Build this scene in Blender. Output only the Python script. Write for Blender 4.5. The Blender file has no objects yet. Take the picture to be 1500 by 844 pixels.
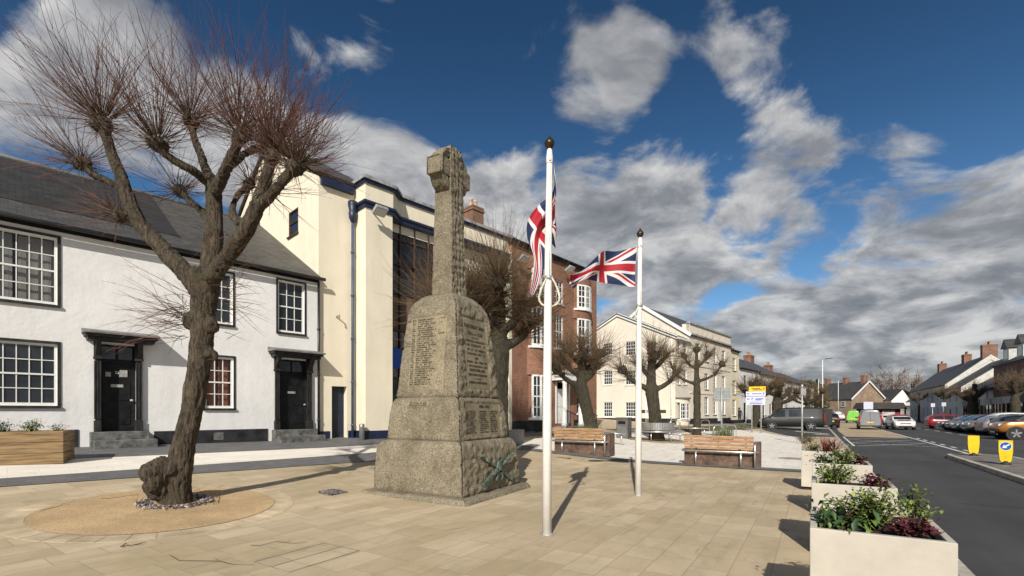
import bpy, bmesh, math, random
from mathutils import Vector, Matrix, noise
random.seed(7)
R = math.radians
sc = bpy.context.scene
col = sc.collection
EYE, F, CX, HY = 1.6, 708.0, 750.0, 604.0

# ------------------------------------------------------------------ terrain
TH = R(32)
RU = Vector((math.sin(TH), math.cos(TH), 0))      # along the road
RN = Vector((-math.cos(TH), math.sin(TH), 0))     # to the left of the road
def sd(x, y): return x*RU.x + y*RU.y, x*RN.x + y*RN.y
def xy(s, d): return s*RU.x + d*RN.x, s*RU.y + d*RN.y
def interp(x, pts):
    if x <= pts[0][0]: return pts[0][1]
    for (a, b), (c, e) in zip(pts, pts[1:]):
        if x <= c: return b + (e-b)*(x-a)/(c-a)
    return pts[-1][1]
D0 = [(6, 6.5), (10, 6.3), (16, 4.7), (24, 3.0), (45, 1.2), (90, 1.0)]
def gz(x, y):
    s, d = sd(x, y)
    t = min(d, 24) - interp(s, D0)
    return .03*(t + math.sqrt(t*t + .6)) - .012 if t > -6 else 0.0
def gp(px, py):
    z = 0
    for _ in range(60):
        Y = (EYE-z)*F/(py-HY); X = (px-CX)/F*Y
        z = .5*z + .5*gz(X, Y)
    return Vector((X, Y, gz(X, Y)))
def at(px, py, Y): return Vector(((px-CX)/F*Y, Y, EYE+(HY-py)*Y/F))

# ------------------------------------------------------------------ materials
def nodes_of(m):
    m.use_nodes = True
    nt = m.node_tree
    return nt, nt.nodes, nt.links, nt.nodes['Principled BSDF']
MATS = {}
def mat(name, c, rough=.7, var=.12, scale=3.0, bump=0, bscale=40, metal=0, spec=.5, c2=None, stretch=None, detail=6, emit=0):
    """solid colour broken by two noises, with optional bump"""
    if name in MATS: return MATS[name]
    m = bpy.data.materials.new(name); MATS[name] = m
    nt, N, L, b = nodes_of(m)
    b.inputs['Roughness'].default_value = rough
    b.inputs['Metallic'].default_value = metal
    b.inputs['Specular IOR Level'].default_value = spec
    tc = N.new('ShaderNodeTexCoord'); src = tc.outputs['Object']
    if stretch:
        mp = N.new('ShaderNodeMapping'); mp.inputs['Scale'].default_value = stretch
        L.new(src, mp.inputs[0]); src = mp.outputs[0]
    if var > 0 or c2:
        n = N.new('ShaderNodeTexNoise'); n.inputs['Scale'].default_value = scale; n.inputs['Detail'].default_value = detail
        n.inputs['Roughness'].default_value = .65
        L.new(src, n.inputs[0])
        r = N.new('ShaderNodeValToRGB'); L.new(n.outputs[0], r.inputs[0])
        a = c2 if c2 else tuple(x*(1-var*2.2) for x in c)
        bb = c if c2 else tuple(min(1, x*(1+var*1.6)) for x in c)
        r.color_ramp.elements[0].position = .34; r.color_ramp.elements[1].position = .66
        r.color_ramp.elements[0].color = (*a, 1); r.color_ramp.elements[1].color = (*bb, 1)
        L.new(r.outputs[0], b.inputs['Base Color'])
    else:
        b.inputs['Base Color'].default_value = (*c, 1)
    if bump:
        n2 = N.new('ShaderNodeTexNoise'); n2.inputs['Scale'].default_value = bscale; n2.inputs['Detail'].default_value = 5
        L.new(src, n2.inputs[0])
        bp = N.new('ShaderNodeBump'); bp.inputs['Strength'].default_value = bump; bp.inputs['Distance'].default_value = .02
        L.new(n2.outputs[0], bp.inputs['Height']); L.new(bp.outputs[0], b.inputs['Normal'])
    return m
def ramp(N, stops):
    r = N.new('ShaderNodeValToRGB'); e = r.color_ramp.elements
    while len(e) < len(stops): e.new(.5)
    for k, (p, c) in enumerate(stops):
        e[k].position = p; e[k].color = (*c, 1) if len(c) == 3 else c
    return r
def mth(nt, op, a, b=None, c=None, clamp=False):
    n = nt.nodes.new('ShaderNodeMath'); n.operation = op; n.use_clamp = clamp
    for k, v in enumerate((a, b, c)):
        if v is None: continue
        if isinstance(v, (int, float)): n.inputs[k].default_value = v
        else: nt.links.new(v, n.inputs[k])
    return n.outputs[0]
def mixc(nt, f, a, b, mode='MIX'):
    n = nt.nodes.new('ShaderNodeMix'); n.data_type = 'RGBA'; n.blend_type = mode
    for k, v in ((0, f), (6, a), (7, b)):
        if isinstance(v, (int, float)): n.inputs[k].default_value = v
        elif isinstance(v, tuple): n.inputs[k].default_value = (*v, 1)
        else: nt.links.new(v, n.inputs[k])
    return n.outputs[2]
def noise_tex(nt, vec, scale, detail=5, rough=.6, dist=0):
    n = nt.nodes.new('ShaderNodeTexNoise'); n.inputs['Scale'].default_value = scale
    n.inputs['Detail'].default_value = detail; n.inputs['Roughness'].default_value = rough; n.inputs['Distortion'].default_value = dist
    if vec is not None: nt.links.new(vec, n.inputs[0])
    return n.outputs[0]
def road_coords(nt):
    """world position turned into (along road, across road) metres"""
    N, L = nt.nodes, nt.links
    g = N.new('ShaderNodeNewGeometry')
    cmb = N.new('ShaderNodeCombineXYZ')
    for k, v in enumerate((RU, RN)):
        d = N.new('ShaderNodeVectorMath'); d.operation = 'DOT_PRODUCT'; d.inputs[1].default_value = v
        L.new(g.outputs['Position'], d.inputs[0]); L.new(d.outputs['Value'], cmb.inputs[k])
    return cmb.outputs[0]
def rot_coords(nt, ang):
    N, L = nt.nodes, nt.links
    g = N.new('ShaderNodeNewGeometry')
    u = Vector((math.sin(ang), math.cos(ang), 0)); v = Vector((-math.cos(ang), math.sin(ang), 0))
    cmb = N.new('ShaderNodeCombineXYZ')
    for k, w in enumerate((u, v)):
        d = N.new('ShaderNodeVectorMath'); d.operation = 'DOT_PRODUCT'; d.inputs[1].default_value = w
        L.new(g.outputs['Position'], d.inputs[0]); L.new(d.outputs['Value'], cmb.inputs[k])
    return cmb.outputs[0]
def paving(name, ca, cb, mortar, bw, rh, ang=TH, stain=None, stain_amt=.5, rough=.75, msize=.008, bumpd=.15):
    m = bpy.data.materials.new(name); MATS[name] = m
    nt, N, L, b = nodes_of(m)
    v = rot_coords(nt, ang)
    wob = N.new('ShaderNodeVectorMath'); wob.operation = 'MULTIPLY_ADD'; wob.inputs[1].default_value = (1, 1, 1)
    L.new(v, wob.inputs[0])
    nz = N.new('ShaderNodeTexNoise'); nz.inputs['Scale'].default_value = 2.0; L.new(v, nz.inputs[0])
    sc_ = N.new('ShaderNodeVectorMath'); sc_.operation = 'SCALE'; sc_.inputs['Scale'].default_value = .02
    L.new(nz.outputs['Color'], sc_.inputs[0]); L.new(sc_.outputs[0], wob.inputs[2])
    br = N.new('ShaderNodeTexBrick'); L.new(wob.outputs[0], br.inputs['Vector'])
    br.inputs['Scale'].default_value = 1; br.inputs['Brick Width'].default_value = bw; br.inputs['Row Height'].default_value = rh
    br.inputs['Mortar Size'].default_value = msize; br.inputs['Mortar Smooth'].default_value = .3
    br.inputs['Color1'].default_value = (0, 0, 0, 1); br.inputs['Color2'].default_value = (1, 1, 1, 1); br.inputs['Mortar'].default_value = (.5, .5, .5, 1)
    br.offset_frequency = 3; br.offset = .37; br.squash = .75; br.squash_frequency = 2
    base = mixc(nt, br.outputs['Color'], ca, cb)
    # grain streaks inside slabs + broad weather stains
    st = N.new('ShaderNodeMapping'); st.inputs['Scale'].default_value = (.7, 2.4, 1); L.new(v, st.inputs[0])
    n1 = noise_tex(nt, st.outputs[0], 1.6, 8, .7, .4)
    r1 = ramp(N, [(.3, (.78, .76, .72)), (.5, (1, 1, 1)), (.72, (1.1, 1.08, 1.05))]); L.new(n1, r1.inputs[0])
    base = mixc(nt, .8, base, r1.outputs[0], 'MULTIPLY')
    if stain:
        n2 = noise_tex(nt, v, .55, 7, .68, .6)
        r2 = ramp(N, [(.46, (0, 0, 0)), (.7, (1, 1, 1))]); L.new(n2, r2.inputs[0])
        base = mixc(nt, mth(nt, 'MULTIPLY', r2.outputs[0], stain_amt), base, stain)
        n4 = noise_tex(nt, st.outputs[0], 1.1, 6, .6, 1.2)
        r4 = ramp(N, [(.6, (0, 0, 0)), (.72, (1, 1, 1))]); L.new(n4, r4.inputs[0])
        base = mixc(nt, mth(nt, 'MULTIPLY', r4.outputs[0], .5*stain_amt+.1), base, tuple(x*.55 for x in stain))
    if stain:                                            # old gum and grime spots
        vo = N.new('ShaderNodeTexVoronoi'); vo.inputs['Scale'].default_value = 2.3; L.new(v, vo.inputs['Vector'])
        vs_ = N.new('ShaderNodeSeparateColor'); L.new(vo.outputs['Color'], vs_.inputs[0])
        spot = mth(nt, 'MULTIPLY', mth(nt, 'LESS_THAN', vo.outputs['Distance'], mth(nt, 'MULTIPLY', vs_.outputs[1], .075)), mth(nt, 'GREATER_THAN', vs_.outputs[0], .45))
        base = mixc(nt, mth(nt, 'MULTIPLY', spot, .42), base, tuple(x*.35 for x in stain))
    n3 = noise_tex(nt, v, 60, 3, .7)
    r3 = ramp(N, [(.3, (.86, .86, .86)), (.7, (1.1, 1.1, 1.1))]); L.new(n3, r3.inputs[0])
    base = mixc(nt, .7, base, r3.outputs[0], 'MULTIPLY')
    base = mixc(nt, mth(nt, 'MULTIPLY', br.outputs['Fac'], .6), base, mortar)
    L.new(base, b.inputs['Base Color'])
    b.inputs['Roughness'].default_value = rough
    bp = N.new('ShaderNodeBump'); bp.inputs['Strength'].default_value = bumpd; bp.inputs['Distance'].default_value = .01
    h = mth(nt, 'SUBTRACT', mth(nt, 'MULTIPLY', n1, .7), mth(nt, 'MULTIPLY', br.outputs['Fac'], 1.0))
    L.new(h, bp.inputs['Height']); L.new(bp.outputs[0], b.inputs['Normal'])
    return m
def brick_mat(name, c1, c2, mortar, ang):
    """brickwork laid on walls that run along direction ang (u) and up"""
    m = bpy.data.materials.new(name); MATS[name] = m
    nt, N, L, b = nodes_of(m)
    g = N.new('ShaderNodeNewGeometry')
    d = N.new('ShaderNodeVectorMath'); d.operation = 'DOT_PRODUCT'
    # use both horizontal axes so that return walls get bricks too
    d.inputs[1].default_value = (math.sin(ang)+math.cos(ang)*.9, math.cos(ang)-math.sin(ang)*.9, 0)
    L.new(g.outputs['Position'], d.inputs[0])
    sp = N.new('ShaderNodeSeparateXYZ'); L.new(g.outputs['Position'], sp.inputs[0])
    cmb = N.new('ShaderNodeCombineXYZ'); L.new(d.outputs['Value'], cmb.inputs[0]); L.new(sp.outputs['Z'], cmb.inputs[1])
    br = N.new('ShaderNodeTexBrick'); L.new(cmb.outputs[0], br.inputs['Vector'])
    br.inputs['Scale'].default_value = 1; br.inputs['Brick Width'].default_value = .23; br.inputs['Row Height'].default_value = .078
    br.inputs['Mortar Size'].default_value = .007
    br.inputs['Color1'].default_value = (*c1, 1); br.inputs['Color2'].default_value = (*c2, 1); br.inputs['Mortar'].default_value = (*mortar, 1)
    n1 = noise_tex(nt, g.outputs['Position'], .8, 7, .65)
    r1 = ramp(N, [(.3, (.6, .58, .57)), (.6, (1.1, 1.08, 1.05))]); L.new(n1, r1.inputs[0])
    base = mixc(nt, .85, br.outputs['Color'], r1.outputs[0], 'MULTIPLY')
    L.new(base, b.inputs['Base Color']); b.inputs['Roughness'].default_value = .85
    bp = N.new('ShaderNodeBump'); bp.inputs['Strength'].default_value = .3; bp.inputs['Distance'].default_value = .01
    L.new(mth(nt, 'SUBTRACT', 1.0, br.outputs['Fac']), bp.inputs['Height']); L.new(bp.outputs[0], b.inputs['Normal'])
    return m
def render_mat(name, c, stain, amt=.35, bump=.12):
    """painted render with rain streaks and patched unevenness"""
    m = bpy.data.materials.new(name); MATS[name] = m
    nt, N, L, b = nodes_of(m)
    g = N.new('ShaderNodeNewGeometry'); P = g.outputs['Position']
    mp = N.new('ShaderNodeMapping'); mp.inputs['Scale'].default_value = (1.5, 1.5, .18); L.new(P, mp.inputs[0])
    n1 = noise_tex(nt, mp.outputs[0], 1.6, 7, .7)
    r1 = ramp(N, [(.48, (0, 0, 0)), (.78, (1, 1, 1))]); L.new(n1, r1.inputs[0])
    n2 = noise_tex(nt, P, .7, 6, .6); r2 = ramp(N, [(.35, (.93, .93, .93)), (.65, (1.03, 1.03, 1.03))]); L.new(n2, r2.inputs[0])
    base = mixc(nt, mth(nt, 'MULTIPLY', r1.outputs[0], amt), c, stain)
    base = mixc(nt, 1.0, base, r2.outputs[0], 'MULTIPLY')
    L.new(base, b.inputs['Base Color']); b.inputs['Roughness'].default_value = .8
    n3 = noise_tex(nt, P, 5, 6, .6); n4 = noise_tex(nt, P, 70, 3, .6)
    bp = N.new('ShaderNodeBump'); bp.inputs['Strength'].default_value = bump; bp.inputs['Distance'].default_value = .06
    L.new(mth(nt, 'ADD', n3, mth(nt, 'MULTIPLY', n4, .12)), bp.inputs['Height']); L.new(bp.outputs[0], b.inputs['Normal'])
    return m
def slate_mat(name, c, ang, lich=(.2, .19, .14)):
    m = bpy.data.materials.new(name); MATS[name] = m
    nt, N, L, b = nodes_of(m)
    g = N.new('ShaderNodeNewGeometry')
    d = N.new('ShaderNodeVectorMath'); d.operation = 'DOT_PRODUCT'; d.inputs[1].default_value = (math.sin(ang), math.cos(ang), 0)
    L.new(g.outputs['Position'], d.inputs[0])
    sp = N.new('ShaderNodeSeparateXYZ'); L.new(g.outputs['Position'], sp.inputs[0])
    cmb = N.new('ShaderNodeCombineXYZ'); L.new(d.outputs['Value'], cmb.inputs[0]); L.new(sp.outputs['Z'], cmb.inputs[1])
    br = N.new('ShaderNodeTexBrick'); L.new(cmb.outputs[0], br.inputs['Vector'])
    br.inputs['Scale'].default_value = 1; br.inputs['Brick Width'].default_value = .3; br.inputs['Row Height'].default_value = .12
    br.inputs['Mortar Size'].default_value = .008
    br.inputs['Color1'].default_value = (*[x*.75 for x in c], 1); br.inputs['Color2'].default_value = (*[x*1.3 for x in c], 1); br.inputs['Mortar'].default_value = (*[x*.35 for x in c], 1)
    n1 = noise_tex(nt, g.outputs['Position'], 1.2, 8, .7)
    r1 = ramp(N, [(.5, (0, 0, 0)), (.72, (1, 1, 1))]); L.new(n1, r1.inputs[0])
    base = mixc(nt, mth(nt, 'MULTIPLY', r1.outputs[0], .55), br.outputs['Color'], lich)
    L.new(base, b.inputs['Base Color']); b.inputs['Roughness'].default_value = .6
    bp = N.new('ShaderNodeBump'); bp.inputs['Strength'].default_value = .4; bp.inputs['Distance'].default_value = .02
    L.new(br.outputs['Color'], bp.inputs['Height']); L.new(bp.outputs[0], b.inputs['Normal'])
    return m
def glass_mat(name, c=(.02, .025, .03), clear=0.0):
    m = bpy.data.materials.new(name); MATS[name] = m
    nt, N, L, b = nodes_of(m)
    b.inputs['Base Color'].default_value = (*c, 1); b.inputs['Roughness'].default_value = .04
    b.inputs['IOR'].default_value = 1.52; b.inputs['Specular IOR Level'].default_value = .6
    g = N.new('ShaderNodeNewGeometry')
    n = noise_tex(nt, g.outputs['Position'], 1.4, 2, .5)
    bp = N.new('ShaderNodeBump'); bp.inputs['Strength'].default_value = .06; bp.inputs['Distance'].default_value = .1
    L.new(n, bp.inputs['Height']); L.new(bp.outputs[0], b.inputs['Normal'])
    if clear:
        t = N.new('ShaderNodeBsdfTransparent'); mx = N.new('ShaderNodeMixShader'); mx.inputs[0].default_value = clear
        L.new(b.outputs[0], mx.inputs[1]); L.new(t.outputs[0], mx.inputs[2])
        L.new(mx.outputs[0], N['Material Output'].inputs[0])
    return m
# ------------------------------------------------------------------ object helpers
def tag(o, label=None, cat=None, group=None, kind=None):
    if label: o['label'] = label
    if cat: o['category'] = cat
    if group: o['group'] = group
    if kind: o['kind'] = kind
    return o
def thing(name, loc, label, cat, group=None, rz=0):
    o = bpy.data.objects.new(name, None); col.objects.link(o)
    o.location = loc; o.rotation_euler = (0, 0, rz); o.empty_display_size = .2
    return tag(o, label, cat, group)
def children(o): return [c for c in bpy.data.objects if c.parent == o]
def copy_tree(o, parent=None):
    c = o.copy(); col.objects.link(c); c.parent = parent
    for ch in children(o): copy_tree(ch, c)
    return c
class MB:
    def __init__(s, off=None):
        s.v = []; s.f = []; s.m = []; s.off = Vector(off) if off is not None else Vector((0, 0, 0)); s.cur = 0; s.smooth = set()
    def add(s, vs, fs, smooth=False):
        n = len(s.v); s.v += [tuple(Vector(p)-s.off) for p in vs]
        for f in fs:
            if smooth: s.smooth.add(len(s.f))
            s.f.append([i+n for i in f]); s.m.append(s.cur)
    def quad(s, *p): s.add(p, [list(range(len(p)))])
    def hexa(s, p): s.add(p, [(0, 3, 2, 1), (4, 5, 6, 7), (0, 1, 5, 4), (1, 2, 6, 5), (2, 3, 7, 6), (3, 0, 4, 7)])
    def box(s, x0, x1, y0, y1, z0, z1):
        s.hexa([(x0, y0, z0), (x1, y0, z0), (x1, y1, z0), (x0, y1, z0), (x0, y0, z1), (x1, y0, z1), (x1, y1, z1), (x0, y1, z1)])
    def obox(s, c, ax, ay, az):
        """oriented box: centre and three half-axis vectors"""
        c = Vector(c); ax, ay, az = Vector(ax), Vector(ay), Vector(az)
        s.hexa([c-ax-ay-az, c+ax-ay-az, c+ax+ay-az, c-ax+ay-az, c-ax-ay+az, c+ax-ay+az, c+ax+ay+az, c-ax+ay+az])
    def bar(s, a, b, w, h=None, up=(0, 0, 1)):
        a, b = Vector(a), Vector(b); d = b-a; L = d.length; d.normalize(); up = Vector(up)
        if abs(d.dot(up)) > .95: up = Vector((0, 1, 0)) if abs(d.y) < .9 else Vector((1, 0, 0))
        x = d.cross(up).normalized(); y = x.cross(d)
        s.obox((a+b)/2, d*L/2, x*w/2, y*(h or w)/2)
    def tube(s, path, rad, n=8, cap=True, wob=0, smooth=True):
        path = [Vector(p) for p in path]; K = len(path)
        if not isinstance(rad, (list, tuple)): rad = [rad]*K
        vs = []; t = (path[1]-path[0]).normalized()
        ref = Vector((0, 0, 1)) if abs(t.z) < .9 else Vector((1, 0, 0))
        x = t.cross(ref).normalized()
        for i, p in enumerate(path):
            t = (path[min(i+1, K-1)]-path[max(i-1, 0)])
            if t.length < 1e-9: t = Vector((0, 0, 1))
            t.normalize(); x = (x - t*x.dot(t))
            if x.length < 1e-6: x = t.orthogonal()
            x.normalize(); y = t.cross(x)
            for k in range(n):
                a = 2*math.pi*k/n; r = rad[i]
                if wob: r *= 1+wob*noise.noise(Vector((math.cos(a)*1.5, math.sin(a)*1.5, i*.7))+p*.5)
                vs.append(p + (x*math.cos(a)+y*math.sin(a))*r)
        fs = [(i*n+k, i*n+(k+1) % n, (i+1)*n+(k+1) % n, (i+1)*n+k) for i in range(K-1) for k in range(n)]
        s.add(vs, fs, smooth)
        if cap:
            b0 = len(s.v)-len(vs)
            s.f.append([b0+k for k in range(n)][::-1]); s.m.append(s.cur)
            s.f.append([b0+(K-1)*n+k for k in range(n)]); s.m.append(s.cur)
    def lathe(s, prof, c=(0, 0, 0), n=20):
        c = Vector(c); K = len(prof)
        vs = [c+Vector((r*math.cos(2*math.pi*k/n), r*math.sin(2*math.pi*k/n), z)) for r, z in prof for k in range(n)]
        fs = [(i*n+k, i*n+(k+1) % n, (i+1)*n+(k+1) % n, (i+1)*n+k) for i in range(K-1) for k in range(n)]
        fs.append(tuple(range(n))[::-1]); fs.append(tuple((K-1)*n+k for k in range(n)))
        s.add(vs, fs[:-2], True); n0 = len(s.v)-len(vs)
        for f in fs[-2:]: s.f.append([i+n0 for i in f]); s.m.append(s.cur)
    def prism(s, poly, axis):
        """poly: list of 3-D points (planar), extruded by the vector axis"""
        n = len(poly); ax = Vector(axis); vs = [Vector(p) for p in poly]+[Vector(p)+ax for p in poly]
        s.add(vs, [tuple(range(n))[::-1], tuple(range(n, 2*n))]+[(i, (i+1) % n, n+(i+1) % n, n+i) for i in range(n)])
    def build(s, name, mats, parent=None, bevel=0, smooth=False, fix=True, segs=2):
        me = bpy.data.meshes.new(name); me.from_pydata(s.v, [], s.f)
        for m in (mats if isinstance(mats, (list, tuple)) else [mats]): me.materials.append(m)
        me.polygons.foreach_set('material_index', s.m)
        if smooth: me.polygons.foreach_set('use_smooth', [True]*len(s.f))
        elif s.smooth: me.polygons.foreach_set('use_smooth', [i in s.smooth for i in range(len(s.f))])
        if fix and len(s.f) < 60000:
            bm = bmesh.new(); bm.from_mesh(me); bmesh.ops.recalc_face_normals(bm, faces=bm.faces); bm.to_mesh(me); bm.free()
        o = bpy.data.objects.new(name, me); col.objects.link(o)
        if parent: o.parent = parent
        if bevel:
            b = o.modifiers.new('bevel', 'BEVEL'); b.width = bevel; b.segments = segs; b.limit_method = 'ANGLE'; b.angle_limit = R(40)
        me.update(); return o
def bake(o):
    """apply the modifiers of o"""
    dg = bpy.context.evaluated_depsgraph_get(); dg.update()
    me = bpy.data.meshes.new_from_object(o.evaluated_get(dg))
    old = o.data; o.modifiers.clear(); o.data = me; me.name = old.name+'_mesh'
    bpy.data.meshes.remove(old); return o
def text_obj(name, body, size, mat_, M, parent, ext=.004, align='CENTER', bold=False):
    cu = bpy.data.curves.new(name, 'FONT'); cu.body = body; cu.size = size; cu.extrude = ext; cu.align_x = align; cu.align_y = 'CENTER'; cu.resolution_u = 2
    if bold: cu.offset = size*.02
    o = bpy.data.objects.new(name, cu); col.objects.link(o)
    dg = bpy.context.evaluated_depsgraph_get()
    me = bpy.data.meshes.new_from_object(o.evaluated_get(dg)); bpy.data.objects.remove(o)
    me.transform(M); me.materials.clear(); me.materials.append(mat_)
    o = bpy.data.objects.new(name, me); col.objects.link(o); o.parent = parent
    return o
# ------------------------------------------------------------------ camera, sun, sky
cam_d = bpy.data.cameras.new('camera'); cam = bpy.data.objects.new('camera', cam_d); col.objects.link(cam)
cam.location = (0, 0, EYE); cam.rotation_euler = (R(90), 0, 0)
cam_d.sensor_width = 36; cam_d.lens = 36*F/1500; cam_d.shift_y = (HY-422)/1500; cam_d.clip_end = 3000; cam_d.clip_start = .05
sc.camera = cam
SAZ, SEL = R(12.5), R(34)                  # the sun stands behind the viewer, a little to the left
sun_d = bpy.data.lights.new('sun', 'SUN'); sun = bpy.data.objects.new('sun', sun_d); col.objects.link(sun)
sun.location = (-5, -20, 30)
sun.rotation_euler = Vector((math.sin(SAZ)*math.cos(SEL), math.cos(SAZ)*math.cos(SEL), -math.sin(SEL))).to_track_quat('-Z', 'Y').to_euler()
sun_d.energy = 4.8; sun_d.angle = R(.53); sun_d.color = (1, .95, .86)
sc.view_settings.view_transform = 'Standard'; sc.view_settings.look = 'None'
sc.view_settings.exposure = 0.14; sc.view_settings.gamma = 1
sc.cycles.use_denoising = True
sc.cycles.max_bounces = 6; sc.cycles.transparent_max_bounces = 12

w = bpy.data.worlds.new('World'); sc.world = w; w.use_nodes = True
nt = w.node_tree; N, L = nt.nodes, nt.links
bg = N['Background']
sky = N.new('ShaderNodeTexSky'); sky.sky_type = 'NISHITA'; sky.sun_disc = False
sky.sun_elevation = SEL; sky.sun_rotation = R(180)+SAZ; sky.air_density = 1.0; sky.dust_density = .3; sky.ozone_density = 2.6; sky.altitude = 300
tc = N.new('ShaderNodeTexCoord'); D = tc.outputs['Generated']
nrm = N.new('ShaderNodeVectorMath'); nrm.operation = 'NORMALIZE'; L.new(D, nrm.inputs[0]); D = nrm.outputs[0]
sp = N.new('ShaderNodeSeparateXYZ'); L.new(D, sp.inputs[0])
# cloud coordinates: angles on the sky, flattened a little, with puffs that shrink towards the horizon
zz = mth(nt, 'ADD', mth(nt, 'MULTIPLY', mth(nt, 'MAXIMUM', sp.outputs['Z'], 0.0), 1.15), .42)
def cloud_noise(dz, sc_, det=9, rough=.58, seed=0.0, dist=.35):
    cp = N.new('ShaderNodeCombineXYZ')
    L.new(mth(nt, 'DIVIDE', sp.outputs['X'], zz), cp.inputs[0]); L.new(mth(nt, 'DIVIDE', sp.outputs['Y'], zz), cp.inputs[1])
    L.new(mth(nt, 'DIVIDE', mth(nt, 'MULTIPLY', mth(nt, 'ADD', sp.outputs['Z'], dz), 1.75), zz), cp.inputs[2])
    v2 = N.new('ShaderNodeVectorMath'); v2.operation = 'ADD'; v2.inputs[1].default_value = (seed, seed*.7, seed*.3); L.new(cp.outputs[0], v2.inputs[0])
    return noise_tex(nt, v2.outputs[0], sc_, det, rough, dist)
n0 = cloud_noise(0, 4.6, seed=5.3)
nlo = cloud_noise(-.018, 4.6, det=6, seed=5.3); nhi = cloud_noise(.018, 4.6, det=6, seed=5.3)
def dirv(px, py): return Vector(((px-CX)/F, 1, (HY-py)/F)).normalized()
def dotd(v):
    n = N.new('ShaderNodeVectorMath'); n.operation = 'DOT_PRODUCT'; n.inputs[1].default_value = v; L.new(D, n.inputs[0]); return n.outputs['Value']
def mapr(x, a, b, c, d):
    n = N.new('ShaderNodeMapRange'); n.interpolation_type = 'SMOOTHSTEP'
    n.inputs[1].default_value = a; n.inputs[2].default_value = b; n.inputs[3].default_value = c; n.inputs[4].default_value = d
    L.new(x, n.inputs[0]); return n.outputs[0]
# where the cumulus stand, as compass directions with an angular radius and a weight
BL = [(895, 140, 6.0, .24), (935, 90, 4, .16), (1090, 55, 5, .17), (1110, 110, 5, .15), (1140, 205, 5.5, .2), (985, 245, 5, .2), (780, 320, 7, .24), (870, 335, 7, .26), (970, 350, 7, .22),
      (1100, 355, 5.5, .22), (1110, 285, 3.5, .13), (930, 390, 8, .26), (1440, 170, 6, .12), (270, 165, 9, .24), (90, 40, 7, .15), (390, 240, 7, .2), (40, 225, 7, .2), (560, 265, 7, .24), (480, 240, 5, .14),
      (470, 8, 7, .17), (595, 12, 6, .15), (1250, 290, 6, .13), (700, 300, 6, .18), (880, 12, 4, .1), (630, 330, 8, .2)]
bias = None
for px, py, r, a in BL:
    m = mapr(dotd(dirv(px, py)), math.cos(R(r*1.25)), math.cos(R(r*.2)), 0, a)
    bias = m if bias is None else mth(nt, 'ADD', bias, m)
A_, B_ = dirv(1010, 465), dirv(1530, 215)
pl = A_.cross(B_).normalized()
if pl.z > 0: pl = -pl
bank = mapr(dotd(pl), -.05, .07, 0, .42)
low = mapr(sp.outputs['Z'], .05, .3, .34, 0)
east = mapr(sp.outputs['X'], -.1, .3, 0, 1)
bias = mth(nt, 'ADD', bias, mth(nt, 'MAXIMUM', mth(nt, 'MULTIPLY', bank, east), mth(nt, 'MULTIPLY', low, mth(nt, 'ADD', mth(nt, 'MULTIPLY', east, .55), .45))))
behind = mapr(sp.outputs['Y'], -.5, .1, .26, 0)  # extra unseen cloud behind the viewer, added as fill light for shaded fronts
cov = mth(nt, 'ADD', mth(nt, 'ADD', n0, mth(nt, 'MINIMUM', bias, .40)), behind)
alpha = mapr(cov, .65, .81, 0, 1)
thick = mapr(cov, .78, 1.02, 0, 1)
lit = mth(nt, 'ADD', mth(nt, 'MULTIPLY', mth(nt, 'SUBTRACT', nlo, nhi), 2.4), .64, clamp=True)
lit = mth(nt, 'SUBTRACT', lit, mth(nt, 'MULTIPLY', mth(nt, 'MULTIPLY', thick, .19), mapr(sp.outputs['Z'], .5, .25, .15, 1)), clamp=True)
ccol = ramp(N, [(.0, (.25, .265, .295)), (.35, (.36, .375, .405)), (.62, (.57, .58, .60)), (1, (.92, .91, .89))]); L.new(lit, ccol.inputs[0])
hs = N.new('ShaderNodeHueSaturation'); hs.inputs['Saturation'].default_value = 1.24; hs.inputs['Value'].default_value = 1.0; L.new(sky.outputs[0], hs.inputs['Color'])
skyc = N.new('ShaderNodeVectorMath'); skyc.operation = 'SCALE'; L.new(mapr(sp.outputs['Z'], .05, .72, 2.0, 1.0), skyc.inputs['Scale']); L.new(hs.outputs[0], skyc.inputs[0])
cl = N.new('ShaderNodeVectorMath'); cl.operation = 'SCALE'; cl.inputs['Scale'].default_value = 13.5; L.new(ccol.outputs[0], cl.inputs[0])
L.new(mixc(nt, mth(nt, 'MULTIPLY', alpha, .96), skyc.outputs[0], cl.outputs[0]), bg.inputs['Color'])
bg.inputs['Strength'].default_value = .05

# ------------------------------------------------------------------ shared materials
W_WHITE = render_mat('white_render', (.775, .765, .75), (.56, .53, .47), .36, .22)
W_CREAM = render_mat('cream_render', (.80, .725, .57), (.58, .50, .36), .35)
W_PALE = render_mat('pale_cream_render', (.73, .66, .55), (.58, .51, .40), .25, 0)
W_YELLOW = render_mat('yellow_cream_render', (.74, .66, .48), (.55, .48, .35), .3, 0)
W_TERR = render_mat('white_terrace_render', (.74, .73, .70), (.55, .53, .5), .3, 0)
W_GREY = render_mat('grey_render', (.60, .58, .54), (.4, .38, .35), .4, 0)
BR_RED = brick_mat('red_brick', (.235, .095, .052), (.30, .135, .08), (.27, .21, .16), R(41))
BR_DARK = brick_mat('brown_brick', (.16, .075, .05), (.22, .10, .065), (.2, .16, .13), R(-58+180))
BR_CHIM = brick_mat('chimney_brick', (.19, .085, .055), (.25, .12, .075), (.25, .2, .16), R(42))
STONE_R = brick_mat('rubble_stone', (.24, .16, .11), (.36, .25, .17), (.28, .23, .18), R(90))
SLATE_W = slate_mat('slate_weathered', (.072, .067, .06), R(43.8), (.12, .107, .084))
SLATE_K = slate_mat('slate_blackened', (.034, .031, .028), R(43.8), (.06, .052, .04))
SLATE = slate_mat('slate_grey', (.07, .07, .072), R(42), (.1, .095, .08))
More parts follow.
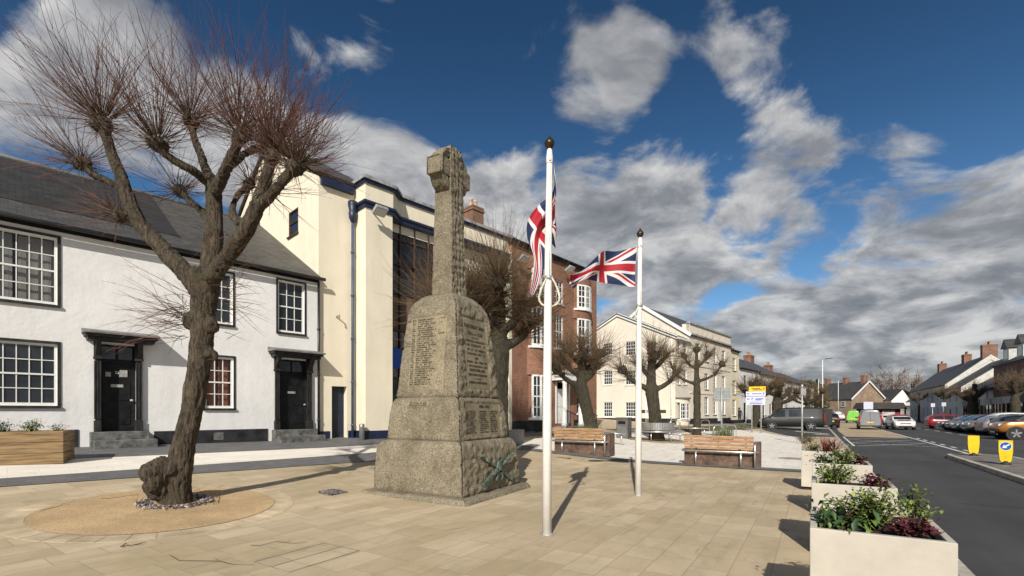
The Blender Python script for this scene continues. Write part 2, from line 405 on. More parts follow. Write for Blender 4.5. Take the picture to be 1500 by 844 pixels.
SLATE_D = slate_mat('slate_dark', (.055, .053, .052), R(32), (.09, .08, .06))
GLASS = glass_mat('window_glass')
GLASS_C = glass_mat('window_glass_clear', clear=.55)
PAINT_W = mat('white_gloss_paint', (.78, .77, .74), .35, .03, 6)
PAINT_OFF = mat('white_pole_paint', (.80, .78, .73), .4, .03, 8, .03, 30)
BLACK = mat('black_paint', (.010, .010, .011), .55, .3, 5, .1, 20, spec=.25)
BLACK_W = mat('weathered_black_wood', (.020, .019, .018), .6, .5, 6, .25, 30, stretch=(1, 1, .3))
BLACK_G = mat('black_gutter', (.015, .015, .016), .4, .2)
NAVY = mat('navy_paint', (.012, .021, .055), .45, .15, 4)
PLINTH = mat('black_plinth', (.018, .018, .02), .7, .4, 3, .2, 14)
LEAD = mat('lead_grey', (.17, .165, .155), .6, .2, 4)
STEP = mat('step_stone', (.13, .13, .12), .8, .3, 5, .2, 25)
COPING = mat('pale_coping', (.34, .33, .31), .75, .25, 4, .15, 20)
WOOD = mat('bench_wood', (.45, .27, .15), .55, .25, 3, .15, 30, stretch=(1, 1, 12))
WOOD_D = mat('dark_bench_wood', (.12, .072, .048), .65, .3, 4, .2, 20)
OAK = mat('sleeper_oak', (.25, .16, .075), .75, .3, 2.0, .3, 16, stretch=(.6, .6, 9))
STEEL = mat('stainless_steel', (.62, .61, .58), .32, .08, 8, metal=.85)
GALV = mat('galvanised_steel', (.42, .43, .42), .5, .12, 5, metal=.4)
PLANTER = mat('cream_planter', (.50, .455, .385), .65, .06, 2.2, .06, 30)
SOIL = mat('soil', (.035, .024, .016), .95, .4, 20, .6, 60)
GREYBIN = mat('grey_bin', (.11, .105, .10), .5, .15)
YEL = mat('yellow_plastic', (.85, .53, .01), .45, .05, 5)
TERRA = mat('terracotta', (.42, .2, .11), .8, .2, 5)
TYRE = mat('tyre_rubber', (.018, .018, .018), .8, .2)
RIM = mat('alloy_rim', (.42, .42, .42), .35, .1, metal=.7)
CARGLASS = glass_mat('car_glass', (.015, .02, .022))
TAIL = mat('red_lens', (.45, .012, .012), .2, .05)
HEAD = mat('clear_lens', (.6, .6, .58), .15, .05)
PLATE_Y = mat('yellow_plate', (.75, .52, .03), .5, .05)
PLATE_W = mat('white_plate', (.7, .7, .68), .5, .05)
TRIM = mat('black_trim', (.02, .02, .021), .6, .1)
CURTAIN = mat('net_curtain', (.5, .49, .47), .9, .03, 4)

# ------------------------------------------------------------------ ground
PAVE = paving('sandstone_paving', (.56, .455, .31), (.44, .345, .225), (.29, .23, .15), .64, .37, TH, stain=(.34, .27, .145), stain_amt=.72)
DARKP = paving('grey_granite_setts', (.15, .148, .15), (.11, .11, .113), (.06, .06, .06), .3, .2, R(43.8), msize=.006)
WHITEP = paving('pale_granite_paving', (.86, .80, .71), (.80, .74, .65), (.58, .53, .46), .6, .4, R(43.8), stain=(.60, .54, .46), stain_amt=.2, bumpd=.06)
WHITEP2 = paving('pale_granite_plaza', (.80, .75, .67), (.73, .68, .60), (.54, .50, .44), .6, .4, TH, stain=(.54, .49, .42), stain_amt=.3, bumpd=.06)
FLAG = paving('grey_footway', (.30, .28, .25), (.25, .23, .21), (.14, .13, .12), .6, .5, TH, stain=(.2, .18, .15), stain_amt=.4)
def asphalt(name, c, worn):
    m = bpy.data.materials.new(name); MATS[name] = m
    nt, N, L, b = nodes_of(m); v = road_coords(nt)
    mp = N.new('ShaderNodeMapping'); mp.inputs['Scale'].default_value = (.06, .9, 1); L.new(v, mp.inputs[0])
    n1 = noise_tex(nt, mp.outputs[0], 1.3, 5, .6); r1 = ramp(N, [(.38, (0, 0, 0)), (.66, (1, 1, 1))]); L.new(n1, r1.inputs[0])
    n2 = noise_tex(nt, v, .35, 7, .65); r2 = ramp(N, [(.35, (.8, .8, .8)), (.65, (1.2, 1.2, 1.2))]); L.new(n2, r2.inputs[0])
    n3 = noise_tex(nt, v, 90, 2, .8); r3 = ramp(N, [(.3, (.6, .6, .6)), (.7, (1.45, 1.45, 1.45))]); L.new(n3, r3.inputs[0])
    base = mixc(nt, mth(nt, 'MULTIPLY', r1.outputs[0], .7), c, worn)
    base = mixc(nt, 1.0, base, r2.outputs[0], 'MULTIPLY'); base = mixc(nt, .8, base, r3.outputs[0], 'MULTIPLY')
    L.new(base, b.inputs['Base Color']); b.inputs['Roughness'].default_value = .85
    bp = N.new('ShaderNodeBump'); bp.inputs['Strength'].default_value = .35; bp.inputs['Distance'].default_value = .006
    L.new(n3, bp.inputs['Height']); L.new(bp.outputs[0], b.inputs['Normal']); return m
ASPH = asphalt('asphalt', (.038, .037, .037), (.058, .056, .054))
ASPH_TAN = asphalt('buff_road_surface', (.40, .30, .19), (.34, .26, .17))
def gravel_mat(name, c1, c2, scale):
    m = bpy.data.materials.new(name); MATS[name] = m
    nt, N, L, b = nodes_of(m)
    g = N.new('ShaderNodeNewGeometry')
    vo = N.new('ShaderNodeTexVoronoi'); vo.inputs['Scale'].default_value = scale; L.new(g.outputs['Position'], vo.inputs['Vector'])
    hs = N.new('ShaderNodeSeparateColor'); L.new(vo.outputs['Color'], hs.inputs[0])
    base = mixc(nt, hs.outputs[0], c1, c2)
    n = noise_tex(nt, g.outputs['Position'], 1.1, 6, .65); r = ramp(N, [(.35, (.78, .78, .78)), (.65, (1.1, 1.1, 1.1))]); L.new(n, r.inputs[0])
    L.new(mixc(nt, 1.0, base, r.outputs[0], 'MULTIPLY'), b.inputs['Base Color']); b.inputs['Roughness'].default_value = .85
    bp = N.new('ShaderNodeBump'); bp.inputs['Strength'].default_value = .5; bp.inputs['Distance'].default_value = .006; bp.invert = True
    L.new(vo.outputs['Distance'], bp.inputs['Height']); L.new(bp.outputs[0], b.inputs['Normal']); return m
RESIN = gravel_mat('resin_bound_gravel', (.40, .27, .135), (.58, .41, .23), 70)
EARTH = mat('bare_earth', (.15, .10, .062), .95, .35, 1.2, .5, 20, c2=(.10, .085, .04))
LINE = mat('road_paint', (.68, .67, .62), .7, .18, 3)
KERB = mat('kerb_stone', (.44, .40, .34), .8, .15, 3, .15, 30)

def sheet(name, fn, nu, nv, m, lift=0.0, kind='structure', label=None):
    """grid sheet; fn(a, b) -> (x, y[, z]) for a, b in 0..1"""
    vs = []
    for i in range(nu+1):
        for j in range(nv+1):
            p = fn(i/nu, j/nv)
            z = (gz(p[0], p[1]) if len(p) < 3 else p[2]) + lift
            vs.append((p[0], p[1], z))
    fs = [(i*(nv+1)+j, (i+1)*(nv+1)+j, (i+1)*(nv+1)+j+1, i*(nv+1)+j+1) for i in range(nu) for j in range(nv)]
    me = bpy.data.meshes.new(name); me.from_pydata(vs, [], fs); me.materials.append(m)
    me.polygons.foreach_set('use_smooth', [True]*len(fs))
    bm = bmesh.new(); bm.from_mesh(me)
    bmesh.ops.recalc_face_normals(bm, faces=bm.faces)
    if bm.faces[0].normal.z < 0: bmesh.ops.reverse_faces(bm, faces=bm.faces)
    bm.to_mesh(me); bm.free()
    o = bpy.data.objects.new(name, me); col.objects.link(o)
    return tag(o, label=label, kind=kind)
KD = -1.2                                              # the kerb line
sheet('ground', lambda a, b: xy(-900+a*2800, -1200+b*2400) + (-.9 if True else 0,), 4, 4, mat('far_grass', (.07, .085, .03), .95, .3, .05), label='distant green ground around the town')
sheet('plaza', lambda a, b: xy(-14+a*62, KD-.001+b*36), 124, 72, PAVE, label='sandstone flag paving of the square')
sheet('verge', lambda a, b: xy(48+a*150, KD+b*36), 75, 36, FLAG, label='grey footway in front of the far terraces')
sheet('road', lambda a, b: xy(-30+a*330, -17+b*15.8) + (-.13,), 30, 8, ASPH, label='dark asphalt road beside the square')
sheet('pavement', lambda a, b: xy(-30+a*330, -46+b*29.85) + (-.01,), 30, 6, FLAG, label='grey pavement across the road')
# kerbs
for name, d, w_, lab in (('kerb', KD-.14, .14, 'pale stone kerb along the square'), ('kerb', -16.25, .14, 'stone kerb along the far pavement')):
    mb = MB()
    for k in range(150):
        s0 = -12+k*1.0
        zc = max(gz(*xy(s0, d+.14)), 0)
        P = [xy(s0+.006, d), xy(s0+.994, d), xy(s0+.994, d+w_), xy(s0+.006, d+w_)]
        mb.hexa([(*p, -.3) for p in P]+[(*p, zc+.006) for p in P])
    tag(mb.build(name, KERB, bevel=.012), lab, kind='structure')
# house-side bands; direction of the house line
TB = R(43.8)
HU = Vector((math.sin(TB), math.cos(TB), 0)); HN = Vector((-math.cos(TB), math.sin(TB), 0))
def hb(t, n, P0=Vector((-7.27, 18.2, 0))):           # t along the house line (0 at the party corner), n towards the houses
    p = P0 + HU*t + HN*n; return p.x, p.y
sheet('footpath', lambda a, b: hb(-16+a*27.5, -2.5+b*2.9), 110, 12, DARKP, .010, label='dark grey sett pavement along the house fronts')
sheet('path', lambda a, b: hb(-16+a*22.5, interp(a, [(0, -4.95), (.35, -4.85), (.7, -4.2), (1, -4.0)])*(1-b)-2.5*b), 90, 10, WHITEP, .016, label='pale granite band crossing the square')
sheet('path', lambda a, b: hb(-16+a*22.0, -5.75*(1-b) + interp(a, [(0, -4.95), (.35, -4.85), (.7, -4.2), (1, -4.0)])*b), 90, 6, DARKP, .013, label='dark granite band bordering the sandstone')
def wp(a, b):
    s = 15.65+a*31
    lo = interp(s, [(15.7, .3), (30, .55), (36.5, 1.1), (46.7, 5.6)])
    hi = interp(s, [(15.7, 9.8), (17, 10.6), (22, 10.9), (30, 9.6), (38, 7.9), (46.7, 6.0)])
    return xy(s, lo+(hi-lo)*b)
sheet('plaza_paving', wp, 62, 30, WHITEP2, .007, label='pale granite paving of the far half of the square')
sheet('path', lambda a, b: xy(15.05+a*.65, .2+b*9.6), 2, 24, DARKP, .018, label='dark granite strip under the wooden benches')
def earth(a, b):
    x, y = hb(18+a*36, -4.2+b*3.3); return x, y
sheet('ground', earth, 60, 6, EARTH, .02, label='bare brown planting bed in front of the cream building')
def side(a, b):
    s = 38+a*17+(-b*1.2); d = KD-.05+b*interp(s, [(36, 2.2), (44, 4.6), (55, 6.5)])
    return xy(s, d)
sheet('road', side, 30, 12, ASPH, .012, label='asphalt side road beside the bare bed')
def line_strip(s0, d0, s1, d1, w_, name='road_marking', z=-.124, m=LINE, onground=False, lab='white road line', seg=None):
    a = Vector(xy(s0, d0)); b = Vector(xy(s1, d1)); t = (b-a).normalized(); p = Vector((-t.y, t.x))*w_/2
    seg = seg or 1
    def f(i, j):
        q = a+(b-a)*i + p*(2*j-1)
        return (q.x, q.y) if onground else (q.x, q.y, z)
    return tag(sheet(name, f, seg, 1, m, .022 if onground else 0), lab, kind='structure')
E_ = -5.4
def tan(a, b):
    s = 41.5+a*75; d0 = interp(s, [(41.5, E_), (120, E_-.6)])
    d1 = interp(s, [(41, -1.9), (55, -1.9), (80, -2.6), (120, -2.8)])
    return xy(s, d0+(d1-d0)*b) + (-.126,)
sheet('road', tan, 20, 2, ASPH_TAN, label='buff coloured raised road table')
line_strip(26, E_-.05, 112, E_-.5, .12)
for k in range(7): line_strip(26.3+k*2.4, E_-.42, 27.4+k*2.4, E_-.42, .12, lab='short white dash along the centre line')
for a_, b_ in (((30.5, -1.9), (34.5, -5.2)), ((33.2, -1.7), (31.5, -5.2)), ((33.6, -1.8), (38.6, -5.2)), ((37.5, -1.7), (35.0, -5.2)), ((38.2, -1.7), (40.8, -5.2))):
    line_strip(*a_, *b_, .10, lab='thin white hatching line across the road')
line_strip(30.2, -1.75, 41.3, -1.75, .10)
for k in range(16): line_strip(16+k*4.6, -9.6, 18.2+k*4.6, -9.6, .10, lab='white dash marking the parking bays')
line_strip(36.5, 1.4, 46.5, 5.4, .16, onground=True, seg=20, m=KERB, lab='pale kerb line of the side road')
for k in range(2): line_strip(41.5+k*.9, -.9, 46+k*.9, 1.3, .22, onground=True, seg=10, lab='white give way line at the side road')
line_strip(40.0, -1.0, 41.0, .0, .35, onground=True, seg=4, lab='white give way line at the side road')

# ------------------------------------------------------------------ facade tools
class Fac:
    """a wall plane: point P at u = 0, running in compass direction th, facing right of that direction"""
    def __init__(s, P, th, z0):
        s.P = Vector((P[0], P[1], 0)); s.u = Vector((math.sin(th), math.cos(th), 0)); s.n = Vector((math.cos(th), -math.sin(th), 0)); s.z0 = z0; s.th = th
    def pt(s, u, n, z): return s.P + s.u*u + s.n*n + Vector((0, 0, z))
    def pu(s, px, n=0):
        r = (px-CX)/F; P = s.P+s.n*n
        return (r*P.y - P.x)/(s.u.x - r*s.u.y)
    def pz(s, px, py, n=0):
        p = s.P+s.n*n+s.u*s.pu(px, n); return EYE+(HY-py)*p.y/F
    def box(s, mb, u0, u1, n0, n1, z0, z1):
        mb.hexa([s.pt(u0, n1, z0), s.pt(u1, n1, z0), s.pt(u1, n0, z0), s.pt(u0, n0, z0), s.pt(u0, n1, z1), s.pt(u1, n1, z1), s.pt(u1, n0, z1), s.pt(u0, n0, z1)])
    def shift(s, n): return Fac(s.P+s.n*n, s.th, s.z0)
def wall(mb, f, u0, u1, z0, z1, holes, depth=.16, n=0, drop=0.0):
    """wall face with rectangular openings and their reveals; drop: metres the courses fall per metre of u"""
    us = sorted({u0, u1, *[h[0] for h in holes], *[h[1] for h in holes]}); zs = sorted({z0, z1, *[h[2] for h in holes], *[h[3] for h in holes]})
    us = [u for u in us if u0-1e-6 <= u <= u1+1e-6]; zs = [z for z in zs if z0-1e-6 <= z <= z1+1e-6]
    for a, b in zip(us, us[1:]):
        for c, d in zip(zs, zs[1:]):
            mu, mz = (a+b)/2, (c+d)/2
            if any(h[0] < mu < h[1] and h[2] < mz < h[3] for h in holes): continue
            mb.quad(f.pt(a, n, c), f.pt(b, n, c), f.pt(b, n, d), f.pt(a, n, d))
    for h in holes:
        a, b, c, d = h[:4]
        for p, q in (((a, c), (b, c)), ((b, c), (b, d)), ((b, d), (a, d)), ((a, d), (a, c))):
            mb.quad(f.pt(p[0], n, p[1]), f.pt(q[0], n, q[1]), f.pt(q[0], n-depth, q[1]), f.pt(p[0], n-depth, p[1]))
def window(f, parent, off, h, cols, rows, n=0, depth=.12, fr=.06, bar=.022, fm=None, gm=None, sill=None, curtain=False, sash=True, border=None):
    """sash window in opening h = (u0, u1, z0, z1): frame with glazing bars, pane, sill"""
    a, b, c, d = h[:4]; fm = fm or PAINT_W; N0 = n-depth
    mb = MB(off)
    f.box(mb, a, a+fr, N0-.02, N0+.05, c, d); f.box(mb, b-fr, b, N0-.02, N0+.05, c, d)
    f.box(mb, a+fr, b-fr, N0-.02, N0+.05, c, c+fr*1.3); f.box(mb, a+fr, b-fr, N0-.02, N0+.05, d-fr, d)
    ia, ib, ic, id_ = a+fr, b-fr, c+fr*1.3, d-fr
    for k in range(1, cols):
        u = ia+(ib-ia)*k/cols; f.box(mb, u-bar/2, u+bar/2, N0-.005, N0+.03, ic, id_)
    for k in range(1, rows):
        z = ic+(id_-ic)*k/rows; t = bar if not (sash and k*2 in (rows, rows+1)) else bar*2
        f.box(mb, ia, ib, N0-.006, N0+.034+(t > bar)*.01, z-t/2, z+t/2)
    wd = mb.build('window', fm, parent)
    if border:
        mb = MB(off); t = border[1]
        f.box(mb, a-t, a, n-.01, n+.022, c-.03, d+t); f.box(mb, b, b+t, n-.01, n+.022, c-.03, d+t); f.box(mb, a, b, n-.01, n+.022, d, d+t)
        mb.build('surround', border[0], wd)
    mb = MB(off); mb.quad(f.pt(ia, N0+.004, ic), f.pt(ib, N0+.004, ic), f.pt(ib, N0+.004, id_), f.pt(ia, N0+.004, id_))
    mb.build('pane', gm or GLASS, wd)
    if curtain:
        mb = MB(off); K = 160
        for (x0, x1) in ((ia+.02, ia+(ib-ia)*.45), (ia+(ib-ia)*.52, ib-.02)):
            vs = [f.pt(x0+(x1-x0)*k/K, N0-.12+.0012*math.sin(k*.55)+.003*math.sin(k*.15), z) for k in range(K+1) for z in (ic, id_)]
            mb.add(vs, [(2*k, 2*k+2, 2*k+3, 2*k+1) for k in range(K)], True)
        mb.build('curtain', curtain if not isinstance(curtain, bool) else CURTAIN, wd, fix=False)
        mb = MB(off); f.box(mb, a, b, N0-1.6, N0-1.55, c-.2, d+.2); f.box(mb, a-.3, b+.3, N0-1.6, N0-.3, c-.3, c-.2)
        mb.build('room_lining', BLACK, wd)
    if sill:
        mb = MB(off); f.box(mb, a-.06, b+.06, n-depth+.02, n+.07, c-.07, c-.002); mb.build('sill', sill, wd, bevel=.008)
    return wd
def roof_slab(mb, p, t=.09):
    """sloping slab from four corner points, given thickness below"""
    p = [Vector(q) for q in p]; nn = (p[1]-p[0]).cross(p[3]-p[0]).normalized()
    if nn.z < 0: nn = -nn
    mb.hexa([q-nn*t for q in p]+p)
def chimney(off, parent, c, ru, a, b, z0, z1, pots=2, m=None, potm=None):
    """brick stack centred at c with half sizes a (along ru) and b"""
    ru = Vector(ru); rv = Vector((-ru.y, ru.x, 0)); c = Vector((c[0], c[1], 0)); mb = MB(off)
    mb.obox(c+Vector((0, 0, (z0+z1)/2)), ru*a, rv*b, (0, 0, (z1-z0)/2))
    mb.obox(c+Vector((0, 0, z1-.12)), ru*(a+.05), rv*(b+.05), (0, 0, .06)); mb.obox(c+Vector((0, 0, z1+.04)), ru*(a+.02), rv*(b+.02), (0, 0, .04))
    ch = mb.build('chimney', m or BR_CHIM, parent)
    for k in range(pots):
        mb = MB(off); q = c+ru*(a*(2*(k+.5)/pots-1))*.85
        mb.lathe([(.10, z1+.08), (.13, z1+.1), (.105, z1+.16), (.10, z1+.5), (.13, z1+.53), (.12, z1+.58), (.07, z1+.58)], q, 10)
        mb.build('chimney_pot', potm or TERRA, ch)
    return ch
def pipe(off, parent, f, u, n, z0, z1, r=.04, m=None, name='downpipe'):
    mb = MB(off); mb.tube([f.pt(u, n, z0), f.pt(u, n, z1)], r, 8)
    z = z0+.6
    while z < z1-.3:
        mb.tube([f.pt(u, n, z-.04), f.pt(u, n, z+.04)], r*1.35, 8); z += 1.7
    return mb.build(name, m or BLACK_G, parent)

# ------------------------------------------------------------------ the white rendered house
f = Fac((-7.27, 18.2), TB, .55)
o = f.pt(-5, -4, .55); T = thing('white_house', o, 'white rendered two storey house with slate roof, black plinth and two black doorways', 'house')
PL = lambda u: -.014*u                                   # the old house follows the slope of the street
EV = 6.62
def hole(f, x0, y0, x1, y1, n=0):
    u0, u1 = f.pu(x0, n), f.pu(x1, n); xm = (x0+x1)/2
    return (u0, u1, f.pz(xm, y1, n), f.pz(xm, y0, n))
wz = [hole(f, -42, 337, 84, 440), hole(f, -42, 500, 84, 594), hole(f, 297, 398, 341, 474), hole(f, 300, 523, 342, 598), hole(f, 407, 413, 446, 488)]
dz = [hole(f, 144, 505, 200, 632), hole(f, 405, 527, 452, 629)]
wall_mb = MB(o); wall(wall_mb, f, -14, 0, -.6, EV, wz+dz, .2)
wall_mb.quad(f.pt(-14, 0, -.6), f.pt(-14, 0, EV), f.pt(-14, -12, EV), f.pt(-14, -12, -.6)); wall_mb.quad(f.pt(0, 0, -.6), f.pt(0, -.01, EV), f.pt(0, -12, EV), f.pt(0, -12, -.6))
wall_mb.quad(f.pt(-14, -12, -.6), f.pt(-14, -12, EV), f.pt(0, -12, EV), f.pt(0, -12, -.6))
wall_mb.add([f.pt(-14, 0, EV), f.pt(-14, -6.2, EV+3.6), f.pt(-14, -12, EV)], [(0, 1, 2)])
wall_mb.build('wall', W_WHITE, T)
window(f, T, o, wz[0], 6, 4, depth=.1, gm=GLASS_C, curtain=True, border=(BLACK_W, .07), sill=BLACK_W)
window(f, T, o, wz[1], 6, 4, depth=.1, border=(BLACK_W, .07), sill=BLACK_W)
window(f, T, o, wz[2], 3, 4, depth=.1, border=(BLACK_W, .06), sill=BLACK_W)
ORANGE = mat('orange_curtain', (.50, .17, .06), .9, .1, 5, stretch=(14, 14, .4))
window(f, T, o, wz[3], 3, 4, depth=.1, gm=GLASS_C, curtain=ORANGE, border=(BLACK_W, .06), sill=BLACK_W)
window(f, T, o, wz[4], 3, 4, depth=.1, border=(BLACK_W, .06), sill=BLACK_W)
segs = [(-14, dz[0][0]-.42), (dz[0][1]+.42, dz[1][0]-.3), (dz[1][1]+.3, 0)]
for a, b in segs:
    mb = MB(o); zc = .98+PL((a+b)/2); f.box(mb, a, b, -.05, .022, -.5, zc); mb.build('plinth', PLINTH, T)
mb = MB(o)
uv = f.pu(320); f.box(mb, uv-.14, uv+.14, .0, .026, .70, .94); mb.build('air_vent', LEAD, T)
mb = MB(o)
roof_slab(mb, [f.pt(-4.1, .22, EV+.02), f.pt(-.02, .22, EV+.02), f.pt(-.02, -6.2, EV+3.72), f.pt(-4.1, -6.2, EV+3.72)]); roof_slab(mb, [f.pt(-14.2, .22, EV+.02), f.pt(-4.1, .22, EV+.02), f.pt(-4.1, -1.5, EV+.88), f.pt(-14.2, -1.5, EV+.88)]); mb.cur = 1; roof_slab(mb, [f.pt(-14.2, -1.5, EV+.90), f.pt(-4.1, -1.5, EV+.90), f.pt(-4.1, -6.2, EV+3.74), f.pt(-14.2, -6.2, EV+3.74)])
roof_slab(mb, [f.pt(-14.2, -12.4, EV), f.pt(-.02, -12.4, EV), f.pt(-.02, -6.2, EV+3.72), f.pt(-14.2, -6.2, EV+3.72)])
rf = mb.build('roof', [SLATE_W, SLATE_K], T)
mb = MB(o); mb.tube([f.pt(-14.2, -6.2, EV+3.74), f.pt(-.02, -6.2, EV+3.74)], .09, 8); mb.build('ridge_tile', LEAD, rf)
mb = MB(o); mb.tube([f.pt(-14.2, .27, EV-.06), f.pt(.12, .27, EV-.06)], .065, 8); f.box(mb, -14.2, .0, .0, .03, EV-.16, EV-.02); mb.build('gutter', BLACK_G, T)
pipe(o, T, f, -.05, .09, .7, EV-.1, .045)
def doorway(f, dz, canopy, pil, steps, lab):
    a, b, c, d = dz
    mb = MB(o); N0 = -.16
    f.box(mb, a, b, N0-.06, N0, c, d); door_top = c+(d-c)*.80
    for k in range(2):                                   # raised panels
        x0 = a+.1+k*(b-a-.1)/2
        for z0, z1 in ((c+.2, c+.75), (c+.9, door_top-.5)): f.box(mb, x0, x0+(b-a)/2-.18, N0, N0+.018, z0, z1)
    f.box(mb, a, b, N0, N0+.05, door_top-.03, door_top+.05)
    dr = mb.build('door', BLACK, T)
    mb = MB(o); f.box(mb, (a+b)/2-.14, (a+b)/2+.14, N0+.0, N0+.022, door_top-.72, door_top-.64); mb.build('letter_plate', GALV, dr)
    mb = MB(o); mb.lathe([(.0, -.03), (.035, -.03), (.04, 0), (.03, .03), (.0, .03)], f.pt(b-.1, N0+.05, c+.9), 10); mb.build('handle', GALV, dr)
    mb = MB(o)
    for k in range(2):
        x0 = a+.06+k*(b-a-.06)/2; mb.quad(f.pt(x0, N0+.012, door_top+.08), f.pt(x0+(b-a)/2-.1, N0+.012, door_top+.08), f.pt(x0+(b-a)/2-.1, N0+.012, d-.06), f.pt(x0, N0+.012, d-.06))
    mb.build('fanlight', GLASS, dr)
    if lab:
        for k, (u, wd, ht) in enumerate(((a+.2, .12, .13), (b-.32, .19, .2))):
            mb = MB(o); f.box(mb, u-wd/2+.03, u+wd/2+.03, N0+.003, N0+.02, door_top-.42, door_top-.42+ht); mb.build('notice', COPING, dr)
        M = Matrix((( *f.u, 0), (0, 0, 1, 0), (*f.n, 0), (0, 0, 0, 1))).transposed()
        Mx = Matrix.Translation(f.pt((a+b)/2, N0+.02, door_top-.3)-o) @ M
        text_obj('house_number', '22', .11, PAINT_W, Mx, dr)
    for (x0, x1) in pil:                                 # pilasters with cap and base
        mb = MB(o)
        m_ = (x0+x1)/2; h_ = d+.05
        f.box(mb, x0, x1, .0, .10, c, c+.32); f.box(mb, x0+.03, x1-.03, .0, .07, c+.32, h_-.5)
        for q in (-.06, .0, .06): f.box(mb, m_+q-.018, m_+q+.018, .07, .095, c+.36, h_-.55)
        f.box(mb, x0-.01, x1+.01, .0, .12, h_-.5, h_-.43); f.box(mb, x0, x1, .0, .10, h_-.43, h_)
        mb.prism([f.pt(x0+.03, .1, h_), f.pt(x0+.03, .34, h_), f.pt(x0+.03, .30, h_-.12), f.pt(x0+.03, .1, h_-.4)], f.u*(x1-x0-.06))
        mb.build('pilaster', BLACK_W, T, bevel=.006)
    mb = MB(o); u0, u1 = canopy; zt = d+.05
    f.box(mb, u0+.1, u1-.1, .0, .40, zt, zt+.1); f.box(mb, u0+.04, u1-.04, .0, .50, zt+.1, zt+.17)
    mb.build('entablature', BLACK_W, T, bevel=.006)
    mb = MB(o); mb.hexa([f.pt(u0, .58, zt+.17), f.pt(u1, .58, zt+.17), f.pt(u1, 0, zt+.18), f.pt(u0, 0, zt+.18), f.pt(u0, .58, zt+.215), f.pt(u1, .58, zt+.215), f.pt(u1, 0, zt+.34), f.pt(u0, 0, zt+.34)])
    mb.build('canopy', LEAD, T)
    zg = gz(*f.pt((a+b)/2, .4, 0).xy)
    mb = MB(o); f.box(mb, steps[0], steps[1], -.2, .32, zg-.2, c); mb.cur = 0; f.box(mb, steps[0]+.05, steps[1]+.14, .32, .66, zg-.2, zg+(c-zg)*.5)
    mb.build('doorstep', STEP, T, bevel=.012)
P = lambda x: f.pu(x)
doorway(f, dz[0], (P(119), P(229)), [(P(137), P(148)), (P(197), P(209))], (P(131), P(216)), True)
doorway(f, dz[1], (P(392), -.0), [(P(401), P(409)), (P(448), P(457))], (P(398), P(460)), False)
mb = MB(o)                                               # overhead wire to the neighbouring building
g0, g1 = f.pt(-.02, .3, EV-.25), Vector((-4.7, 19.0, 5.6))
mb.tube([g0.lerp(g1, k/12)+Vector((0, 0, -.35*math.sin(math.pi*k/12))) for k in range(13)], .012, 5)
tag(mb.build('overhead_cable', BLACK_G), 'thin black wire sagging from the slate roofed house to the tall cream building', 'cable')

# ------------------------------------------------------------------ the tall cream building
z0 = .5; f = Fac((-7.27, 18.2), TB, z0); H = 10.5
o = f.pt(5, -4, z0); T = thing('cream_building', o, 'tall cream rendered building with navy blue cornice and navy downpipe', 'building')
PJ = .8; ub = f.pu(520.5); uc = f.pu(575, PJ); ue = f.pu(749)-.02
dr_ = hole(f, 486, 566, 508, 643); gl = (uc+.0, uc+3.0)
mb = MB(o); wall(mb, f, 0, ub, -.5, H, [dr_], .35)
mb.quad(f.pt(ub, 0, -.5), f.pt(ub, PJ, -.5), f.pt(ub, PJ, H-.95), f.pt(ub, 0, H-.95))
mb.quad(f.pt(ub, PJ, -.5), f.pt(uc, PJ, -.5), f.pt(uc, PJ, H-.95), f.pt(ub, PJ, H-.95))
mb.quad(f.pt(uc, PJ, -.5), f.pt(uc, -.2, -.5), f.pt(uc, -.2, H), f.pt(uc, PJ, H))
mb.quad(f.pt(uc, 0.15, H-1.3), f.pt(uc+3.6, .15, H-1.3), f.pt(uc+3.6, .15, H), f.pt(uc, .15, H))
rest = [hole(f, 690, 415, 706, 470), hole(f, 712, 398, 729, 470), hole(f, 712, 520, 730, 590)]
wall(mb, f, uc+3.0, ue, -.5, H, rest, .2)
mb.quad(f.pt(uc+3.0, 0, -.5), f.pt(uc+3.0, -.3, -.5), f.pt(uc+3.0, -.3, H), f.pt(uc+3.0, 0, H))
# gable side wall above the neighbouring roof
ap = 5.2; hz = H+3.1
fs = Fac(f.pt(0, -10.4, 0).xy, TB+R(90), z0)             # runs towards the street, faces the camera
wn = hole(fs, 423, 308, 437, 344)
sw = [(0, -.5), (10.4, -.5)]
wall(mb, fs, 0, 10.4, -.5, H, [wn] if wn[3] < H else [], .12, n=.004)
mb.add([fs.pt(0, .004, H), fs.pt(10.4, .004, H), fs.pt(ap, .004, hz)], [(0, 1, 2)])
mb.quad(f.pt(0, -10.4, -.5), f.pt(ue, -10.4, -.5), f.pt(ue, -10.4, H), f.pt(0, -10.4, H)); mb.quad(f.pt(ue, 0, -.5), f.pt(ue, -10.4, -.5), f.pt(ue, -10.4, H), f.pt(ue, 0, H))
mb.add([f.pt(ub+.85, 0, H), f.pt(ub+.85, -10.4, H), f.pt(ub+.85, -5.2, hz)], [(0, 1, 2)])
mb.build('wall', W_CREAM, T)
BROWNF = mat('brown_window_frame', (.07, .035, .025), .6, .2)
window(fs, T, o, wn, 1, 2, n=.004, depth=.06, fr=.05, fm=BROWNF, sill=BROWNF)
for h_ in rest: window(f, T, o, h_, 2, 3, depth=.15, sill=COPING)
mb = MB(o); ug = ub+.9; roof_slab(mb, [f.pt(-.12, .2, H+.1), f.pt(ug, .2, H+.1), f.pt(ug, -5.2, hz+.2), f.pt(-.12, -5.2, hz+.2)]); roof_slab(mb, [f.pt(-.12, -10.6, H+.1), f.pt(ug, -10.6, H+.1), f.pt(ug, -5.2, hz+.2), f.pt(-.12, -5.2, hz+.2)]); f.box(mb, ug, ue, -10.4, -.25, H-.12, H-.02)
mb.build('roof', SLATE_W, T)
